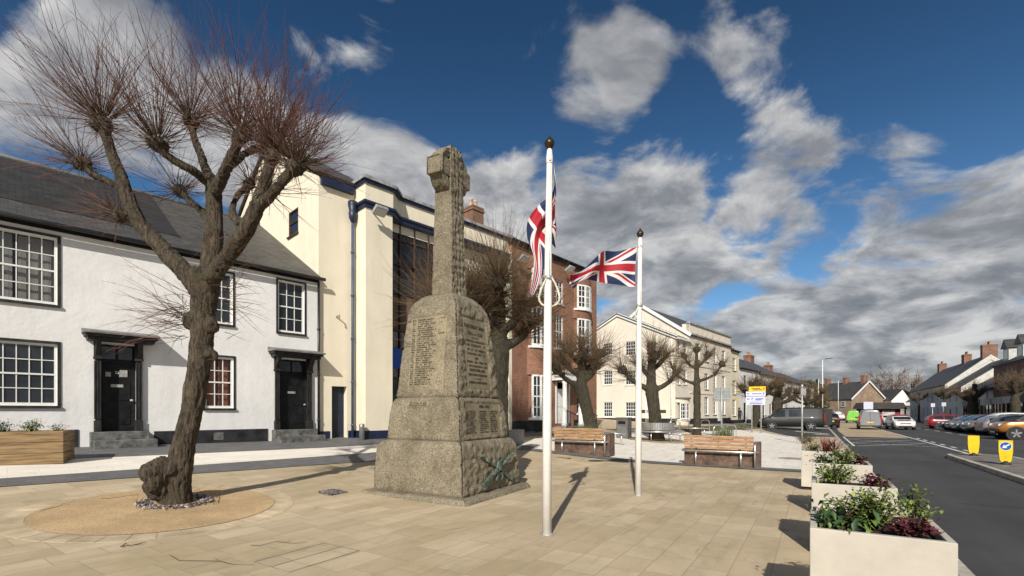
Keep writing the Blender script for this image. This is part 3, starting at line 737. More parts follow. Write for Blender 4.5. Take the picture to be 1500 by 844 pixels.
mb = MB(o); f.box(mb, .05, ub-.12, .0, .16, H-.30, H-.02); mb.build('fascia', NAVY, T)
# stepped parapet band over the projecting bay: pale coping, navy moulding, cream frieze, navy cornice
prof = [(0, 0, H-.95, H-.78, NAVY, .05), (0, 0, H-.78, H-.68, NAVY, .10), (0, 0, H-.68, H+.0, W_CREAM, .02), (0, 0, H+.0, H+.09, NAVY, .10), (0, 0, H+.09, H+.13, NAVY, .14), (0, 0, H+.13, H+.27, COPING, .12)]
outl = lambda e: [(ub-e, -.1), (ub-e, PJ+e), (uc+e, PJ+e), (uc+.55+e, .35+e), (uc+3.3, .35+e), (ue-.05, .35+e), (ue-.05, -.1)]
for k, (_, _, za, zb, m_, e) in enumerate(prof):
    mb = MB(o); mb.prism([f.pt(u, n, za) for u, n in outl(e)], (0, 0, zb-za)); mb.build('cornice' if m_ is NAVY else ('coping' if m_ is COPING else 'frieze'), m_, T)
# tall glazed strip
DGL = glass_mat('dark_strip_glass', (.012, .013, .016))
mb = MB(o); gz0, gz1 = .62, H-.95
mb.quad(f.pt(uc, .1, gz0), f.pt(uc+3.0, .1, gz0), f.pt(uc+3.0, .1, gz1), f.pt(uc, .1, gz1)); gls = mb.build('glazed_strip', DGL, T)
mb = MB(o)
for k in range(5): f.box(mb, uc+.01+k*.74, uc+.06+k*.74, .1, .18, gz0, gz1)
for z in (1.6, 3.0, 4.25, 5.05, 6.6, 7.85, 8.9): f.box(mb, uc+.06, uc+3.0, .105, .165, z, z+.06)
mb.build('mullion', BROWNF, gls)
mb = MB(o)
for k in range(4):
    for q in range(9): f.box(mb, uc+.1+k*.74+q*.068, uc+.142+k*.74+q*.068, .104, .112, 3.1, 5.0)
mb.build('blind', mat('vertical_blind', (.30, .29, .28), .8, .2, 8), gls)
mb = MB(o)
for k in range(4): f.box(mb, uc+.08+k*.74, uc+.72+k*.74, .103, .11, 5.15, 6.55)
mb.build('spandrel_panel', mat('brown_spandrel', (.13, .085, .055), .6, .2, 4), gls)
BLUE = mat('sign_blue', (.01, .08, .42), .4, .05)
mb = MB(o); zs = f.pz(580, 540, .2); f.box(mb, uc+.03, uc+.8, .182, .23, zs, zs+.85); sg = mb.build('sign_board', BLUE, T)
Mx = Matrix.Translation(f.pt(uc+.24, .235, zs+.3)-o) @ Matrix(((*f.u, 0), (0, 0, 1, 0), (*f.n, 0), (0, 0, 0, 1))).transposed()
mb = MB(); mb.quad((-.14, -.05, 0), (-.02, -.16, 0), (.1, -.12, 0), (.12, .02, 0), (.02, .14, 0), (-.04, .04, 0)); em = mb.build('emblem', PAINT_W, sg); em.data.transform(Mx)
# navy band at the foot, door, pipe with hopper, floodlight
zb = f.pz(545, 631, PJ)
for q in ((.0, dr_[0]-.08, .0, .02, 0, zb), (dr_[1]+.05, ub, .0, .02, 0, zb), (ub-.02, ub, 0, PJ+.02, 0, zb), (ub, uc+.02, PJ, PJ+.02, 0, zb), (uc+3.0, ue, 0, .02, 0, zb)):
    mb = MB(o); f.box(mb, *q); mb.build('plinth', NAVY, T)
mb = MB(o); f.box(mb, dr_[0], dr_[1], -.3, -.24, dr_[2], dr_[3]); f.box(mb, dr_[0]+.1, dr_[1]-.1, -.24, -.22, dr_[2]+.2, dr_[2]+.9); f.box(mb, dr_[0]+.1, dr_[1]-.1, -.24, -.22, dr_[2]+1.05, dr_[3]-.15); mb.build('door', mat('dark_navy_door', (.012, .02, .045), .5, .2), T)
pu_ = f.pu(518.5, .12); pp = pipe(o, T, f, pu_-.06, .12, .5, H-1.35, .055, mat('slate_blue_paint', (.055, .08, .15), .5, .15))
mb = MB(o); c = f.pt(pu_-.06, .14, 0); mb.lathe([(.07, H-1.42), (.15, H-1.25), (.17, H-1.05), (.14, H-1.02), (.19, H-.75), (.19, H-.62)], c, 12); mb.build('hopper', NAVY, pp)
def floodlight(parent, off, f, u, n, z, s=1.0):
    mb = MB(off); c = f.pt(u, n+.45*s, z-.05*s); dn = (f.n*.5+Vector((0, 0, -.85))).normalized(); ax = f.u; ay = dn.cross(ax)
    mb.obox(c, ax*.26*s, ay*.2*s, dn*.07*s); mb.bar(f.pt(u, n, z-.05), c, .05, .05); fl = mb.build('floodlight', GALV, parent, bevel=.01)
    mb = MB(off); mb.obox(c+dn*.072*s, ax*.22*s, ay*.16*s, dn*.006); mb.build('lamp_glass', HEAD, fl)
floodlight(T, o, f, f.pu(548, PJ), PJ, f.pz(548, 312, PJ))
mb = MB(o); mb.tube([f.pt(f.pu(493), 0, 5.28), f.pt(f.pu(493), .22, 5.34), f.pt(f.pu(493), .24, 5.2)], .03, 6); mb.build('bracket', COPING, T)
chimney(o, T, f.pt(f.pu(693, -3.2), -3.2, 0).xy, f.u, .42, .45, H, f.pz(693, 308, -3.2), 2, potm=mat('pale_chimney_pot', (.55, .38, .24), .8, .15))
# ------------------------------------------------------------------ the red brick building
z0 = .55; f = Fac((0, 25.0), R(41), z0); H = 10.35; W = f.pu(874)
o = f.pt(W/2, -4, z0); T = thing('brick_building', o, 'three storey red brick building with bowed bays, white sash windows and white porch', 'building')
def bow(mb, f, u0, u1, za, zb, dep=.45, K=10, n0=0.0):
    """bowed wall piece with top and bottom caps"""
    def q(k, z, e=0): a = k/K; return f.pt(u0+(u1-u0)*a, n0+dep*math.sin(math.pi*a)**.8+e, z)
    for k in range(K): mb.add([q(k, za), q(k+1, za), q(k+1, zb), q(k, zb)], [(0, 1, 2, 3)], False)
    mb.quad(*[q(k, zb) for k in range(K+1)]); mb.quad(*[q(k, za) for k in range(K+1)])
def bow_window(f, parent, off, u0, u1, za, zb, dep, cols, rows, K=12):
    def q(u, z, e): a = (u-u0)/(u1-u0); return f.pt(u, dep*max(0, math.sin(math.pi*a))**.8+e, z)
    def strip(mb, a, b, z0_, z1_, e0, e1, K=6):
        for k in range(K):
            x, y = a+(b-a)*k/K, a+(b-a)*(k+1)/K
            mb.hexa([q(x, z0_, e1), q(y, z0_, e1), q(y, z0_, e0), q(x, z0_, e0), q(x, z1_, e1), q(y, z1_, e1), q(y, z1_, e0), q(x, z1_, e0)])
    ia, ib = u0+(u1-u0)*.1, u1-(u1-u0)*.1
    mb = MB(off)
    strip(mb, ia, ib, za, za+.1, .0, .05); strip(mb, ia, ib, zb-.09, zb, .0, .05)
    for k in range(4): x = ia+(ib-ia)*k/3; strip(mb, max(ia, x-.06), min(ib, x+.06), za, zb, -.005, .055, 1)
    for k in range(1, cols): x = ia+(ib-ia)*k/cols; strip(mb, x-.015, x+.015, za, zb, .0, .03, 1)
    for k in range(1, rows): z = za+(zb-za)*k/rows; t = .035 if k*2 == rows else .015; strip(mb, ia, ib, z-t, z+t, .002, .035)
    wd = mb.build('bow_window', PAINT_W, parent)
    mb = MB(off)
    for k in range(K): x, y = ia+(ib-ia)*k/K, ia+(ib-ia)*(k+1)/K; mb.quad(q(x, za, .012), q(y, za, .012), q(y, zb, .012), q(x, zb, .012))
    mb.build('pane', GLASS, wd)
    mb = MB(off); strip(mb, u0+.05, u1-.05, za-.12, za-.002, -.3, .12); mb.build('sill', PAINT_W, wd)
b1 = (f.pu(772), f.pu(801)); b2 = (f.pu(839), f.pu(864))
zG0, zG1 = f.pz(785, 612), f.pz(785, 550); zF0, zF1 = f.pz(785, 508), f.pz(785, 452); zS0, zS1 = f.pz(852, 455), f.pz(852, 421)
fl = [(zG0, zG1), (zF0, zF1), (zS0, zS1)]
um = f.pu(819); ud = f.pu(824)
mid = [(um-.45, um+.45, zF0+.1, zF1), (um-.45, um+.45, zS0, zS1-.05)]
door = (ud-.6, ud+.6, .95, 3.35)
gw = [(f.pu(845), f.pu(858), zG0+.2, zG1)]
mb = MB(o); wall(mb, f, 0, W, -.4, H, mid+[door]+gw, .2)
for (u0, u1) in (b1, b2):
    lev = [.6, zG0, zG1, zF0, zF1, zS0, zS1, H-.35]
    if u0 == b2[0]: lev = [zF0-.9, zF0, zF1, zS0, zS1, H-.35]
    for a, b in zip(lev[::2], lev[1::2]): bow(mb, f, u0, u1, a, b)
    bow(mb, f, u0+.12, u1-.12, lev[0]+.02, H-.37, dep=.33)
mb.quad(f.pt(W, 0, -.4), f.pt(W, -9, -.4), f.pt(W, -9, H), f.pt(W, 0, H)); mb.quad(f.pt(0, -9, -.4), f.pt(W, -9, -.4), f.pt(W, -9, H), f.pt(0, -9, H))
mb.quad(f.pt(-.012, .0, 9.9), f.pt(-.012, -9, 9.9), f.pt(-.012, -9, H), f.pt(-.012, .0, H))
mb.build('wall', BR_RED, T)
mb = MB(o); mb.quad(f.pt(-.003, 0, -.4), f.pt(-.003, -9, -.4), f.pt(-.003, -9, H-.2), f.pt(-.003, 0, H-.2)); f.box(mb, -.22, -.003, -.5, .0, -.4, 8.6); mb.build('side_wall', W_CREAM, T)
bow_window(f, T, o, b1[0], b1[1], zG0, zG1, .45, 6, 4); bow_window(f, T, o, b1[0], b1[1], zF0, zF1, .45, 6, 4); bow_window(f, T, o, b1[0], b1[1], zS0, zS1, .45, 6, 4)
bow_window(f, T, o, b2[0], b2[1], zF0, zF1, .45, 6, 4); bow_window(f, T, o, b2[0], b2[1], zS0, zS1, .45, 6, 4)
for h_ in mid: window(f, T, o, h_, 3, 4, sill=PAINT_W, bar=.03)
window(f, T, o, gw[0], 3, 4, sill=PAINT_W, bar=.03)
for a, b in ((0, b1[0]-.02), (b1[1]+.02, door[0]-.6), (door[1]+.6, W)):
    mb = MB(o); f.box(mb, a, b, 0, .03, -.2, 1.15); mb.build('plinth', PLINTH, T)
mb = MB(o); bow(mb, f, b1[0]-.02, b1[1]+.02, -.2, 1.15, .49); mb.build('plinth', PLINTH, T)
mb = MB(o)
for (a, b) in ((-.15, W+.15),): f.box(mb, a, b, -.3, .14, H, H+.14); f.box(mb, a, b, -.3, .24, H+.14, H+.2)
mb.build('cornice', BLACK_W, T)
mb = MB(o); f.box(mb, 0, W, -8.9, -.3, H+.05, H+.15); mb.build('roof', SLATE, T)
# porch: two white columns, entablature, door, steps, railing
for u in (door[0]-.25, door[1]+.25):
    mb = MB(o); c = f.pt(u, .75, 0); mb.lathe([(.2, .78), (.2, .95), (.16, 1.0), (.15, 2.0), (.125, 3.2), (.17, 3.3), (.17, 3.42), (.13, 3.42)], c, 14)
    mb.build('porch_column', PAINT_W, T)
mb = MB(o); f.box(mb, door[0]-.5, door[1]+.5, 0, .98, 3.42, 3.8); f.box(mb, door[0]-.6, door[1]+.6, 0, 1.08, 3.8, 3.92); mb.build('porch_roof', PAINT_W, T)
mb = MB(o); f.box(mb, door[0], door[1], -.2, -.14, door[2], door[3]-.45); f.box(mb, door[0]+.12, door[1]-.12, -.14, -.12, door[2]+.2, door[2]+.8); f.box(mb, door[0]+.12, door[1]-.12, -.14, -.12, door[2]+1.0, door[3]-.6)
f.box(mb, door[0]-.12, door[0], .0, .04, door[2], door[3]); f.box(mb, door[1], door[1]+.12, .0, .04, door[2], door[3]); f.box(mb, door[0], door[1], -.2, -.1, door[3]-.45, door[3]-.38); mb.build('door', PAINT_W, T)
mb = MB(o); f.box(mb, door[0]-.5, door[1]+.5, .03, 1.0, .2, .78); f.box(mb, door[0]-.5, door[1]+.5, 1.0, 1.35, .2, .62); f.box(mb, door[0]-.5, door[1]+.5, 1.35, 1.7, .2, .46); mb.build('doorstep', COPING, T, bevel=.01)
mb = MB(o)
for u in (door[0]-.42, door[1]+.42):
    mb.tube([f.pt(u, 1.0, 1.7), f.pt(u, 1.75, 1.4)], .022, 6)
    for k in range(4): mb.tube([f.pt(u, 1.02+k*.23, .5), f.pt(u, 1.02+k*.23, 1.69-k*.09)], .014, 5)
mb.build('railing', BLACK, T)
floodlight(T, o, f, f.pu(826), .0, f.pz(826, 395), 1.0)
floodlight(T, o, f, f.pu(757), .0, f.pz(757, 380), 1.0)

# ------------------------------------------------------------------ the far cream gabled house and the parapet house next to it
TC = R(42); C0 = Vector((14.2, 42.0, 0))
fr = Fac(C0.xy, TC, .6)                                  # street front of the whole far row
gw_ = 11.3
fg = Fac((C0 + Vector((-math.cos(TC), math.sin(TC), 0))*gw_).xy, TC+R(90), .6)
o = fr.pt(1.5, -5, .6); T = thing('cream_gabled_house', o, 'cream rendered gabled house with sash windows and white verge boards', 'house')
t4 = fr.pu(1010); He = 8.2; Hp = 10.8
wg = []
for (x0, x1) in ((884, 897), (916, 931), (946, 961)):
    for (ya, yb) in ((500, 521), (552, 563), (589, 611)):
        if ya == 552: ya, yb = 543, 564
        wg.append(hole(fg, x0, ya, x1, yb))
wg = [h for k, h in enumerate(wg) if k != 8 and k != 7]
mb = MB(o); wall(mb, fg, 0, gw_, -.3, He, wg, .12)
mb.add([fg.pt(0, 0, He), fg.pt(gw_, 0, He), fg.pt(gw_/2, 0, Hp)], [(0, 1, 2)])
ws = [hole(fr, 992, 498, 996.5, 520), hole(fr, 1000, 500, 1006, 521), hole(fr, 992, 541, 996.5, 563), hole(fr, 1000, 542, 1006, 563)]
wall(mb, fr, 0, t4, -.3, He, ws, .12)
mb.quad(fg.pt(0, 0, -.3), fg.pt(0, -3, -.3), fg.pt(0, -3, He), fg.pt(0, 0, He))
mb.build('wall', W_PALE, T)
for h_ in wg: window(fg, T, o, h_, 4, 4, depth=.1, bar=.03, sill=PAINT_W)
for h_ in ws: window(fr, T, o, h_, 2, 4, depth=.1, bar=.03, sill=PAINT_W)
gb = hole(fr, 991, 590, 1008, 614)
mb = MB(o); bow(mb, fr, gb[0]-.1, gb[1]+.1, gb[2]-.75, gb[2]-.1, .5); mb.build('bay_apron', W_PALE, T)
mb = MB(o); bow(mb, fr, gb[0]-.1, gb[1]+.1, gb[3], gb[3]+.35, .5); mb.build('bay_head', W_PALE, T)
bow_window(fr, T, o, gb[0], gb[1], gb[2], gb[3], .48, 8, 4)
mb = MB(o); bow(mb, fr, gb[0]-.25, gb[1]+.25, gb[3]+.35, gb[3]+.45, .65); mb.build('bay_roof', LEAD, T)
for s in (0, 1):
    a = fg.pt(-.2 if s == 0 else gw_+.2, .12, He-.1); b = fg.pt(gw_/2, .12, Hp+.05)
    mb = MB(o); mb.bar(a, b, .06, .3); mb.build('verge_board', PAINT_W, T)
mb = MB(o)
for s in (0, 1):
    e = -.25 if s == 0 else gw_+.25
    roof_slab(mb, [fg.pt(e, .2, He-.05), fg.pt(gw_/2, .2, Hp+.16), fg.pt(gw_/2, -t4-.1, Hp+.16), fg.pt(e, -t4-.1, He-.05)])
mb.build('roof', SLATE, T)
mb = MB(o); fr.box(mb, -.1, t4, .1, .26, He-.22, He-.05); mb.build('gutter', PAINT_W, T)
mb = MB(o); fg.box(mb, 0, gw_, 0, .03, -.2, 1.05); fr.box(mb, .03, t4, 0, .03, -.2, 1.05); mb.build('plinth', PLINTH, T)
for x in (945, 967):
    mb = MB(o); u = fg.pu(x); fg.box(mb, u-.55, u+.55, 0, .03, fg.pz(x, 605), fg.pz(x, 600.5)); mb.build('wall_plaque', BROWNF, T)
mb = MB(o); u = fg.pu(952); fg.box(mb, u-.45, u+.45, 0, .03, .7, 3.0); mb.build('door', PAINT_W, T)
pipe(o, T, fg, gw_-.35, .07, .6, He-.2, .05, PAINT_W)

o = fr.pt(t4+5, -5, .6); t5 = fr.pu(1070); Hq = 9.75
T = thing('parapet_house', o, 'pale cream three storey house with flat moulded parapet', 'house')
rows_ = [(0, 499, 523), (1, 0, 0), (2, 0, 0)]
ws = []
def colz(px, tops): return tops
for x in (1022, 1035, 1047, 1060):
    u = fr.pu(x)
    for (za, zb) in ((6.55, 8.1), (3.85, 5.4), (1.35, 3.1)): ws.append((u-.5, u+.5, za, zb))
mb = MB(o); wall(mb, fr, t4, t5, -.3, Hq, ws, .16)
fp = Fac(fr.pt(t4, -9.2, 0).xy, TC+R(90), .6)
mb.quad(fp.pt(0, 0, 4), fp.pt(9.2, 0, 4), fp.pt(9.2, 0, 8.85), fp.pt(0, 0, 8.85)); mb.add([fp.pt(0, 0, 8.85), fp.pt(9.2, 0, 8.85), fp.pt(4.6, 0, 11.85)], [(0, 1, 2)])
fr.box(mb, t4+.0, t4+.02, -.7, .02, 8.85, Hq); fr.box(mb, t4, t5, -.3, -.02, 8.85, Hq)
mb.quad(fr.pt(t5, 0, -.3), fr.pt(t5, -9.2, -.3), fr.pt(t5, -9.2, Hq-1), fr.pt(t5, 0, Hq)); mb.quad(fr.pt(t4, -9.2, -.3), fr.pt(t5, -9.2, -.3), fr.pt(t5, -9.2, 8.85), fr.pt(t4, -9.2, 8.85))
mb.build('wall', W_PALE, T)
for h_ in ws: window(fr, T, o, h_, 2, 4, depth=.12, bar=.035, sill=LEAD)
mb = MB(o); fr.box(mb, t4-.05, t5+.05, .0, .16, Hq-1.0, Hq-.85); fr.box(mb, t4-.08, t5+.08, -.3, .12, Hq, Hq+.14); mb.build('cornice', COPING, T)
mb = MB(o); fr.box(mb, t4, t5, .0, .05, 5.95, 6.1); fr.box(mb, t4, t5, 0, .05, 3.35, 3.5); mb.build('string_course', W_PALE, T)
mb = MB(o); roof_slab(mb, [fp.pt(9.4, .1, 8.7), fp.pt(4.6, .1, 12.0), fp.pt(4.6, -11.2, 12.0), fp.pt(9.4, -11.2, 8.7)]); roof_slab(mb, [fp.pt(-.2, .1, 8.7), fp.pt(4.6, .1, 12.0), fp.pt(4.6, -11.2, 12.0), fp.pt(-.2, -11.2, 8.7)]); mb.build('roof', SLATE, T)
mb = MB(o); mb.bar(fp.pt(9.4, .14, 8.65), fp.pt(4.6, .14, 11.95), .06, .3); mb.bar(fp.pt(-.2, .14, 8.65), fp.pt(4.6, .14, 11.95), .06, .3); mb.build('verge_board', PAINT_W, T)
mb = MB(o); u = fr.pu(1053.5); fr.box(mb, u-.5, u+.5, .0, .04, .7, 3.2); mb.build('door', PAINT_W, T)
mb = MB(o); fr.box(mb, t4, t5, 0, .03, -.2, 1.0); mb.build('plinth', PLINTH, T)

def row_house(label, u0, u1, H, m, rm, wins, z0=.3, depth=9, rise=2.6, chims=(), doors=(), fmw=None, plinth=PLINTH, cat='house', name='terraced_house', sillm=None, f=None, pots=4, gable=True, chm=None):
    f = f or fr
    o = f.pt((u0+u1)/2, -depth/2, z0); T = thing(name, o, label, cat)
    mb = MB(o); hs_ = list(wins)+[(a, b, c, d) for a, b, c, d in doors]
    wall(mb, f, u0, u1, -.6, H, hs_, .14)
    for u in (u0, u1):
        mb.quad(f.pt(u, 0, -.6), f.pt(u, -depth, -.6), f.pt(u, -depth, H), f.pt(u, 0, H)); mb.add([f.pt(u, 0, H), f.pt(u, -depth, H), f.pt(u, -depth/2, H+rise)], [(0, 1, 2)])
    mb.quad(f.pt(u0, -depth, -.6), f.pt(u1, -depth, -.6), f.pt(u1, -depth, H), f.pt(u0, -depth, H))
    mb.build('wall', m, T)
    mb = MB(o)
    roof_slab(mb, [f.pt(u0-.02, .3, H-.05), f.pt(u1+.02, .3, H-.05), f.pt(u1+.02, -depth/2, H+rise+.12), f.pt(u0-.02, -depth/2, H+rise+.12)])
    roof_slab(mb, [f.pt(u0-.02, -depth-.3, H-.05), f.pt(u1+.02, -depth-.3, H-.05), f.pt(u1+.02, -depth/2, H+rise+.12), f.pt(u0-.02, -depth/2, H+rise+.12)])
    rf = mb.build('roof', rm, T)
    for (u, hw, hd, zt) in chims: chimney(o, rf, f.pt(u, -depth/2, 0).xy, f.u, hw, hd, H+rise-.8, zt, pots, m=chm)
    for h_ in wins: window(f, T, o, h_, 2, 4, depth=.12, bar=.035, fm=fmw or PAINT_W, sill=sillm or LEAD)
    for (a, b, c, d) in doors:
        mb = MB(o); f.box(mb, a, b, -.14, -.08, c, d); f.box(mb, a+.12, b-.12, -.08, -.06, c+.2, c+.9); f.box(mb, a+.12, b-.12, -.08, -.06, c+1.05, d-.2); mb.build('door', BLACK, T)
    mb = MB(o); f.box(mb, u0, u1, .02, .14, H-.2, H-.06); mb.build('gutter', BLACK_G, T)
    if plinth:
        xs = [u0]+[v for d in sorted(doors) for v in d[:2]]+[u1]
        for a, b in zip(xs[::2], xs[1::2]): mb = MB(o); f.box(mb, a, b, 0, .03, -.5, z0+.45); mb.build('plinth', plinth, T)
    return T, o
def grid_wins(us, rows, w_=.5): return [(u-w_, u+w_, a, b) for u in us for (a, b) in rows]
t6 = fr.pu(1082.5)
row_house('narrow yellow cream three storey house beside the parapet house', t5+.01, t6-.01, 8.5, W_YELLOW, SLATE, grid_wins([fr.pu(1075.5)], [(6.2, 7.6), (3.6, 5.1), (1.2, 3.0)], .55), rise=1.6)
ta, tb, tc_ = fr.pu(1112), fr.pu(1150), fr.pu(1192)
u = t6
row_house('white terraced house with black framed windows next to the yellow house', t6, ta, 6.75, W_TERR, SLATE, grid_wins([t6+2.2, t6+6.5, t6+10.8], [(4.2, 5.9)], .5)+grid_wins([t6+6.5, t6+10.8], [(1.2, 2.9)], .5), chims=[(t6+1.5, 1.0, .5, 10.6), (ta-1, 1.6, .5, 10.6)], doors=[(t6+1.7, t6+2.7, .45, 2.7)], rise=2.9, fmw=BROWNF)
n_ = int((tb-ta)/3.2)
row_house('white terraced house with a brick chimney in the middle of the row', ta+.01, tb, 6.5, W_TERR, SLATE, grid_wins([ta+2+k*3.2 for k in range(n_)], [(4.1, 5.6)], .5)+grid_wins([ta+2+k*3.2 for k in range(1, n_)], [(1.1, 2.7)], .5), chims=[(ta+2.5, .9, .5, 10.2), (tb-1.5, .9, .5, 10.0)], doors=[(ta+1.5, ta+2.5, .3, 2.5)], rise=2.6, fmw=BROWNF)
n_ = int((tc_-tb)/3.6)
row_house('white terraced house at the far end of the left hand row', tb+.01, tc_, 6.2, W_TERR, SLATE, grid_wins([tb+2+k*3.6 for k in range(n_)], [(4.0, 5.4)], .45)+grid_wins([tb+2+k*3.6 for k in range(1, n_)], [(1.0, 2.5)], .45), chims=[(tb+9, .8, .5, 9.3)], doors=[(tb+1.5, tb+2.5, .1, 2.3)], rise=2.2, fmw=BROWNF)

# ------------------------------------------------------------------ far end of the street
gl0 = at(1247, 600, 117); gr0 = at(1296, 600, 121)
f = Fac(gl0.xy, math.atan2(gr0.x-gl0.x, gr0.y-gl0.y), -.2); gw2 = (gr0-gl0).xy.length
fl_ = Fac((f.pt(0, -46, 0)).xy, f.th+R(90), 0)
o = f.pt(gw2/2, -8, -.2); T = thing('stone_cottage_row', o, 'brown rubble stone cottage row with a white edged gable and brick stacks', 'cottages')
mb = MB(o); He, Hp = 4.9, 9.1
f.box(mb, 0, gw2, -46, 0, -1, He); mb.prism([f.pt(0, 0, He), f.pt(gw2, 0, He), f.pt(gw2/2, 0, Hp)], -f.n*46); mb.build('wall', STONE_R, T)
mb = MB(o)
for s in (0, 1):
    e = -.3 if s == 0 else gw2+.3
    roof_slab(mb, [f.pt(e, .25, He-.15), f.pt(gw2/2, .25, Hp+.15), f.pt(gw2/2, -46.2, Hp+.15), f.pt(e, -46.2, He-.15)])
rf = mb.build('roof', SLATE_D, T)
mb = MB(o); mb.bar(f.pt(-.3, .3, He-.2), f.pt(gw2/2, .3, Hp+.1), .08, .35); mb.bar(f.pt(gw2+.3, .3, He-.2), f.pt(gw2/2, .3, Hp+.1), .08, .35); mb.build('verge_board', PAINT_W, T)
for k, dd in enumerate((1.0, 5.5, 10.5, 18, 23)): chimney(o, rf, f.pt(gw2/2, -dd, 0).xy, f.u, .72, .42, Hp-.6, Hp+1.6-(k > 0)*.3, 2)
mb = MB(o); pipe(o, T, f, gw2-.3, .12, 0, He, .1, PAINT_W)
for k in range(9):
    u = 44-k*4.6; window(fl_, T, o, (u-.5, u+.5, 3.0, 4.3), 2, 2, n=.1, depth=.06, sill=LEAD)
# low shelter in front of it
o = at(1288, 612, 100); o.z = -.12; T = thing('roadside_shelter', o, 'low dark roofed shelter with red front beside the stone gable', 'shelter')
mb = MB(); mb.prism([(-4.2, -2, 2.4), (-3.4, -2, 3.7), (3.4, -2, 3.7), (4.2, -2, 2.4)], (0, 4, 0)); mb.build('roof', SLATE_D, T)
mb = MB(); mb.box(-3.6, 3.6, -1, 1.6, 0, 2.4); mb.build('wall', mat('dark_red_panel', (.20, .03, .025), .6, .2), T)
mb = MB(); mb.box(-.2, 2.4, -1.06, -1.0, 1.0, 2.2); mb.build('poster', mat('pale_poster', (.6, .5, .42), .7, .2, 2), T)
mb = MB(); mb.box(-4, -3.8, -1.9, -1.7, 0, 2.5); mb.box(3.8, 4, -1.9, -1.7, 0, 2.5); mb.build('post', TRIM, T)

# ------------------------------------------------------------------ right hand side of the street
TRd = TH
def right_fac(d=-19.0):
    P = xy(0, d); return Fac(P, TRd+R(180), -.05)        # runs towards the viewer, faces the road
fR = right_fac(-17.6)
us = lambda px: fR.pu(px)
ua, ub_, uc_, ud_, ue_ = us(1333), us(1387), us(1411), us(1455), us(1530)
def verge(u, H, rise, dep):
    for n0 in (.25, -10.25):
        zs = H-.1; mb = MB(o); mb.prism([fR.pt(u, n0, zs), fR.pt(u, -5, H+rise+.02), fR.pt(u, -5, H+rise+.02-dep), fR.pt(u, n0, zs-dep)], fR.u*.07); mb.build('gable_band', mat('cream_gable_paint', (.56, .54, .49), .7, .08), T)
nw = [ua+2.5+k*4.2 for k in range(int((ub_-ua-2)/4.2))]
T, o = row_house('long grey rendered house with white gable verge beyond the parked cars', ua, ub_, 6.0, W_GREY, SLATE_D, grid_wins(nw, [(3.7, 5.2)], .5)+grid_wins(nw[1:], [(.9, 2.5)], .5), z0=-.05, depth=10, rise=4.3, chims=[(ua+1.5, .9, .6, 11.6), (ua+(ub_-ua)*.6, .9, .5, 11.6), (ub_-.9, .6, .85, 11.8)], f=fR, doors=[(nw[0]-.5, nw[0]+.5, -.05, 2.1)], plinth=None, name='grey_house')
verge(ub_+.04, 6.0, 4.3, .75)
nw = [ub_+2.2, ub_+6]
T, o = row_house('lower grey house with white gable edge between the long house and the shops', ub_+.12, uc_, 5.2, W_GREY, SLATE_D, grid_wins(nw, [(3.3, 4.6)], .5)+grid_wins(nw[1:], [(.9, 2.4)], .5), z0=-.05, depth=10, rise=3.8, f=fR, doors=[(nw[0]-.5, nw[0]+.5, -.05, 2.1)], plinth=None, name='grey_house')
verge(uc_+.05, 5.2, 3.8, 1.3)
def shop_front(T, o, f, u0, u1, n, H, fascias):
    k = 0; w_ = (u1-u0)/n
    for i in range(n):
        a, b = u0+i*w_+.15, u0+(i+1)*w_-.15
        mb = MB(o); f.box(mb, a, b, .04, .22, H-.75, H); mb.build('shop_fascia', fascias[i % len(fascias)], T, bevel=.01)
        mb = MB(o); f.box(mb, a, b, .0, .08, .0, .5)
        for q in range(4): u = a+(b-a-.08)*q/3; f.box(mb, u, u+.08, .0, .1, .5, H-.76)
        sh = mb.build('shopfront', TRIM, T)
        mb = MB(o); mb.quad(f.pt(a, .04, .5), f.pt(b, .04, .5), f.pt(b, .04, H-.76), f.pt(a, .04, H-.76)); mb.build('pane', GLASS, sh)
FA = mat('shop_fascia_cream', (.45, .44, .40), .6, .1); FB = mat('shop_fascia_grey', (.22, .21, .2), .6, .1); FD = mat('shop_fascia_dark', (.03, .03, .035), .6, .1)
T, o = row_house('low slate roofed shop range behind the parked cars', uc_+.15, ud_, 4.4, W_GREY, SLATE_D, grid_wins([uc_+3, uc_+7, uc_+11], [(3.3, 4.1)], .5), z0=-.05, depth=9, rise=2.8, f=fR, plinth=None, name='shop_building', cat='shop')
shop_front(T, o, fR, uc_+.3, ud_-.1, 3, 3.2, [FB, FD, FA])
nw = [ud_+1.6+k*2.5 for k in range(int((ue_-ud_-1)/2.5))]
T, o = row_house('brown brick shop building with attic dormers at the right edge', ud_+.1, ue_, 6.9, BR_DARK, SLATE_D, grid_wins(nw, [(4.2, 5.9)], .5), z0=-.05, depth=10, rise=3.0, f=fR, chims=[(ud_+8.5, .5, .5, 11.2)], plinth=None, name='shop_building', cat='shop')
shop_front(T, o, fR, ud_+.2, ue_-.1, 4, 3.3, [FA, FA, FD, FA])
for u in (ud_+2.3, ud_+6.6):
    mb = MB(o); fR.box(mb, u-.9, u+.9, -2.8, -.5, 7.1, 8.7); dm = mb.build('dormer', mat('dormer_white', (.5, .5, .48), .7, .1), T)
    mb = MB(o); mb.prism([fR.pt(u-1.1, -.3, 8.7), fR.pt(u+1.1, -.3, 8.7), fR.pt(u, -.3, 9.7)], -fR.n*3.4); mb.build('dormer_roof', SLATE_D, dm)
    mb = MB(o); mb.quad(fR.pt(u-.6, -.49, 7.5), fR.pt(u+.6, -.49, 7.5), fR.pt(u+.6, -.49, 8.5), fR.pt(u-.6, -.49, 8.5)); mb.build('pane', GLASS, dm)
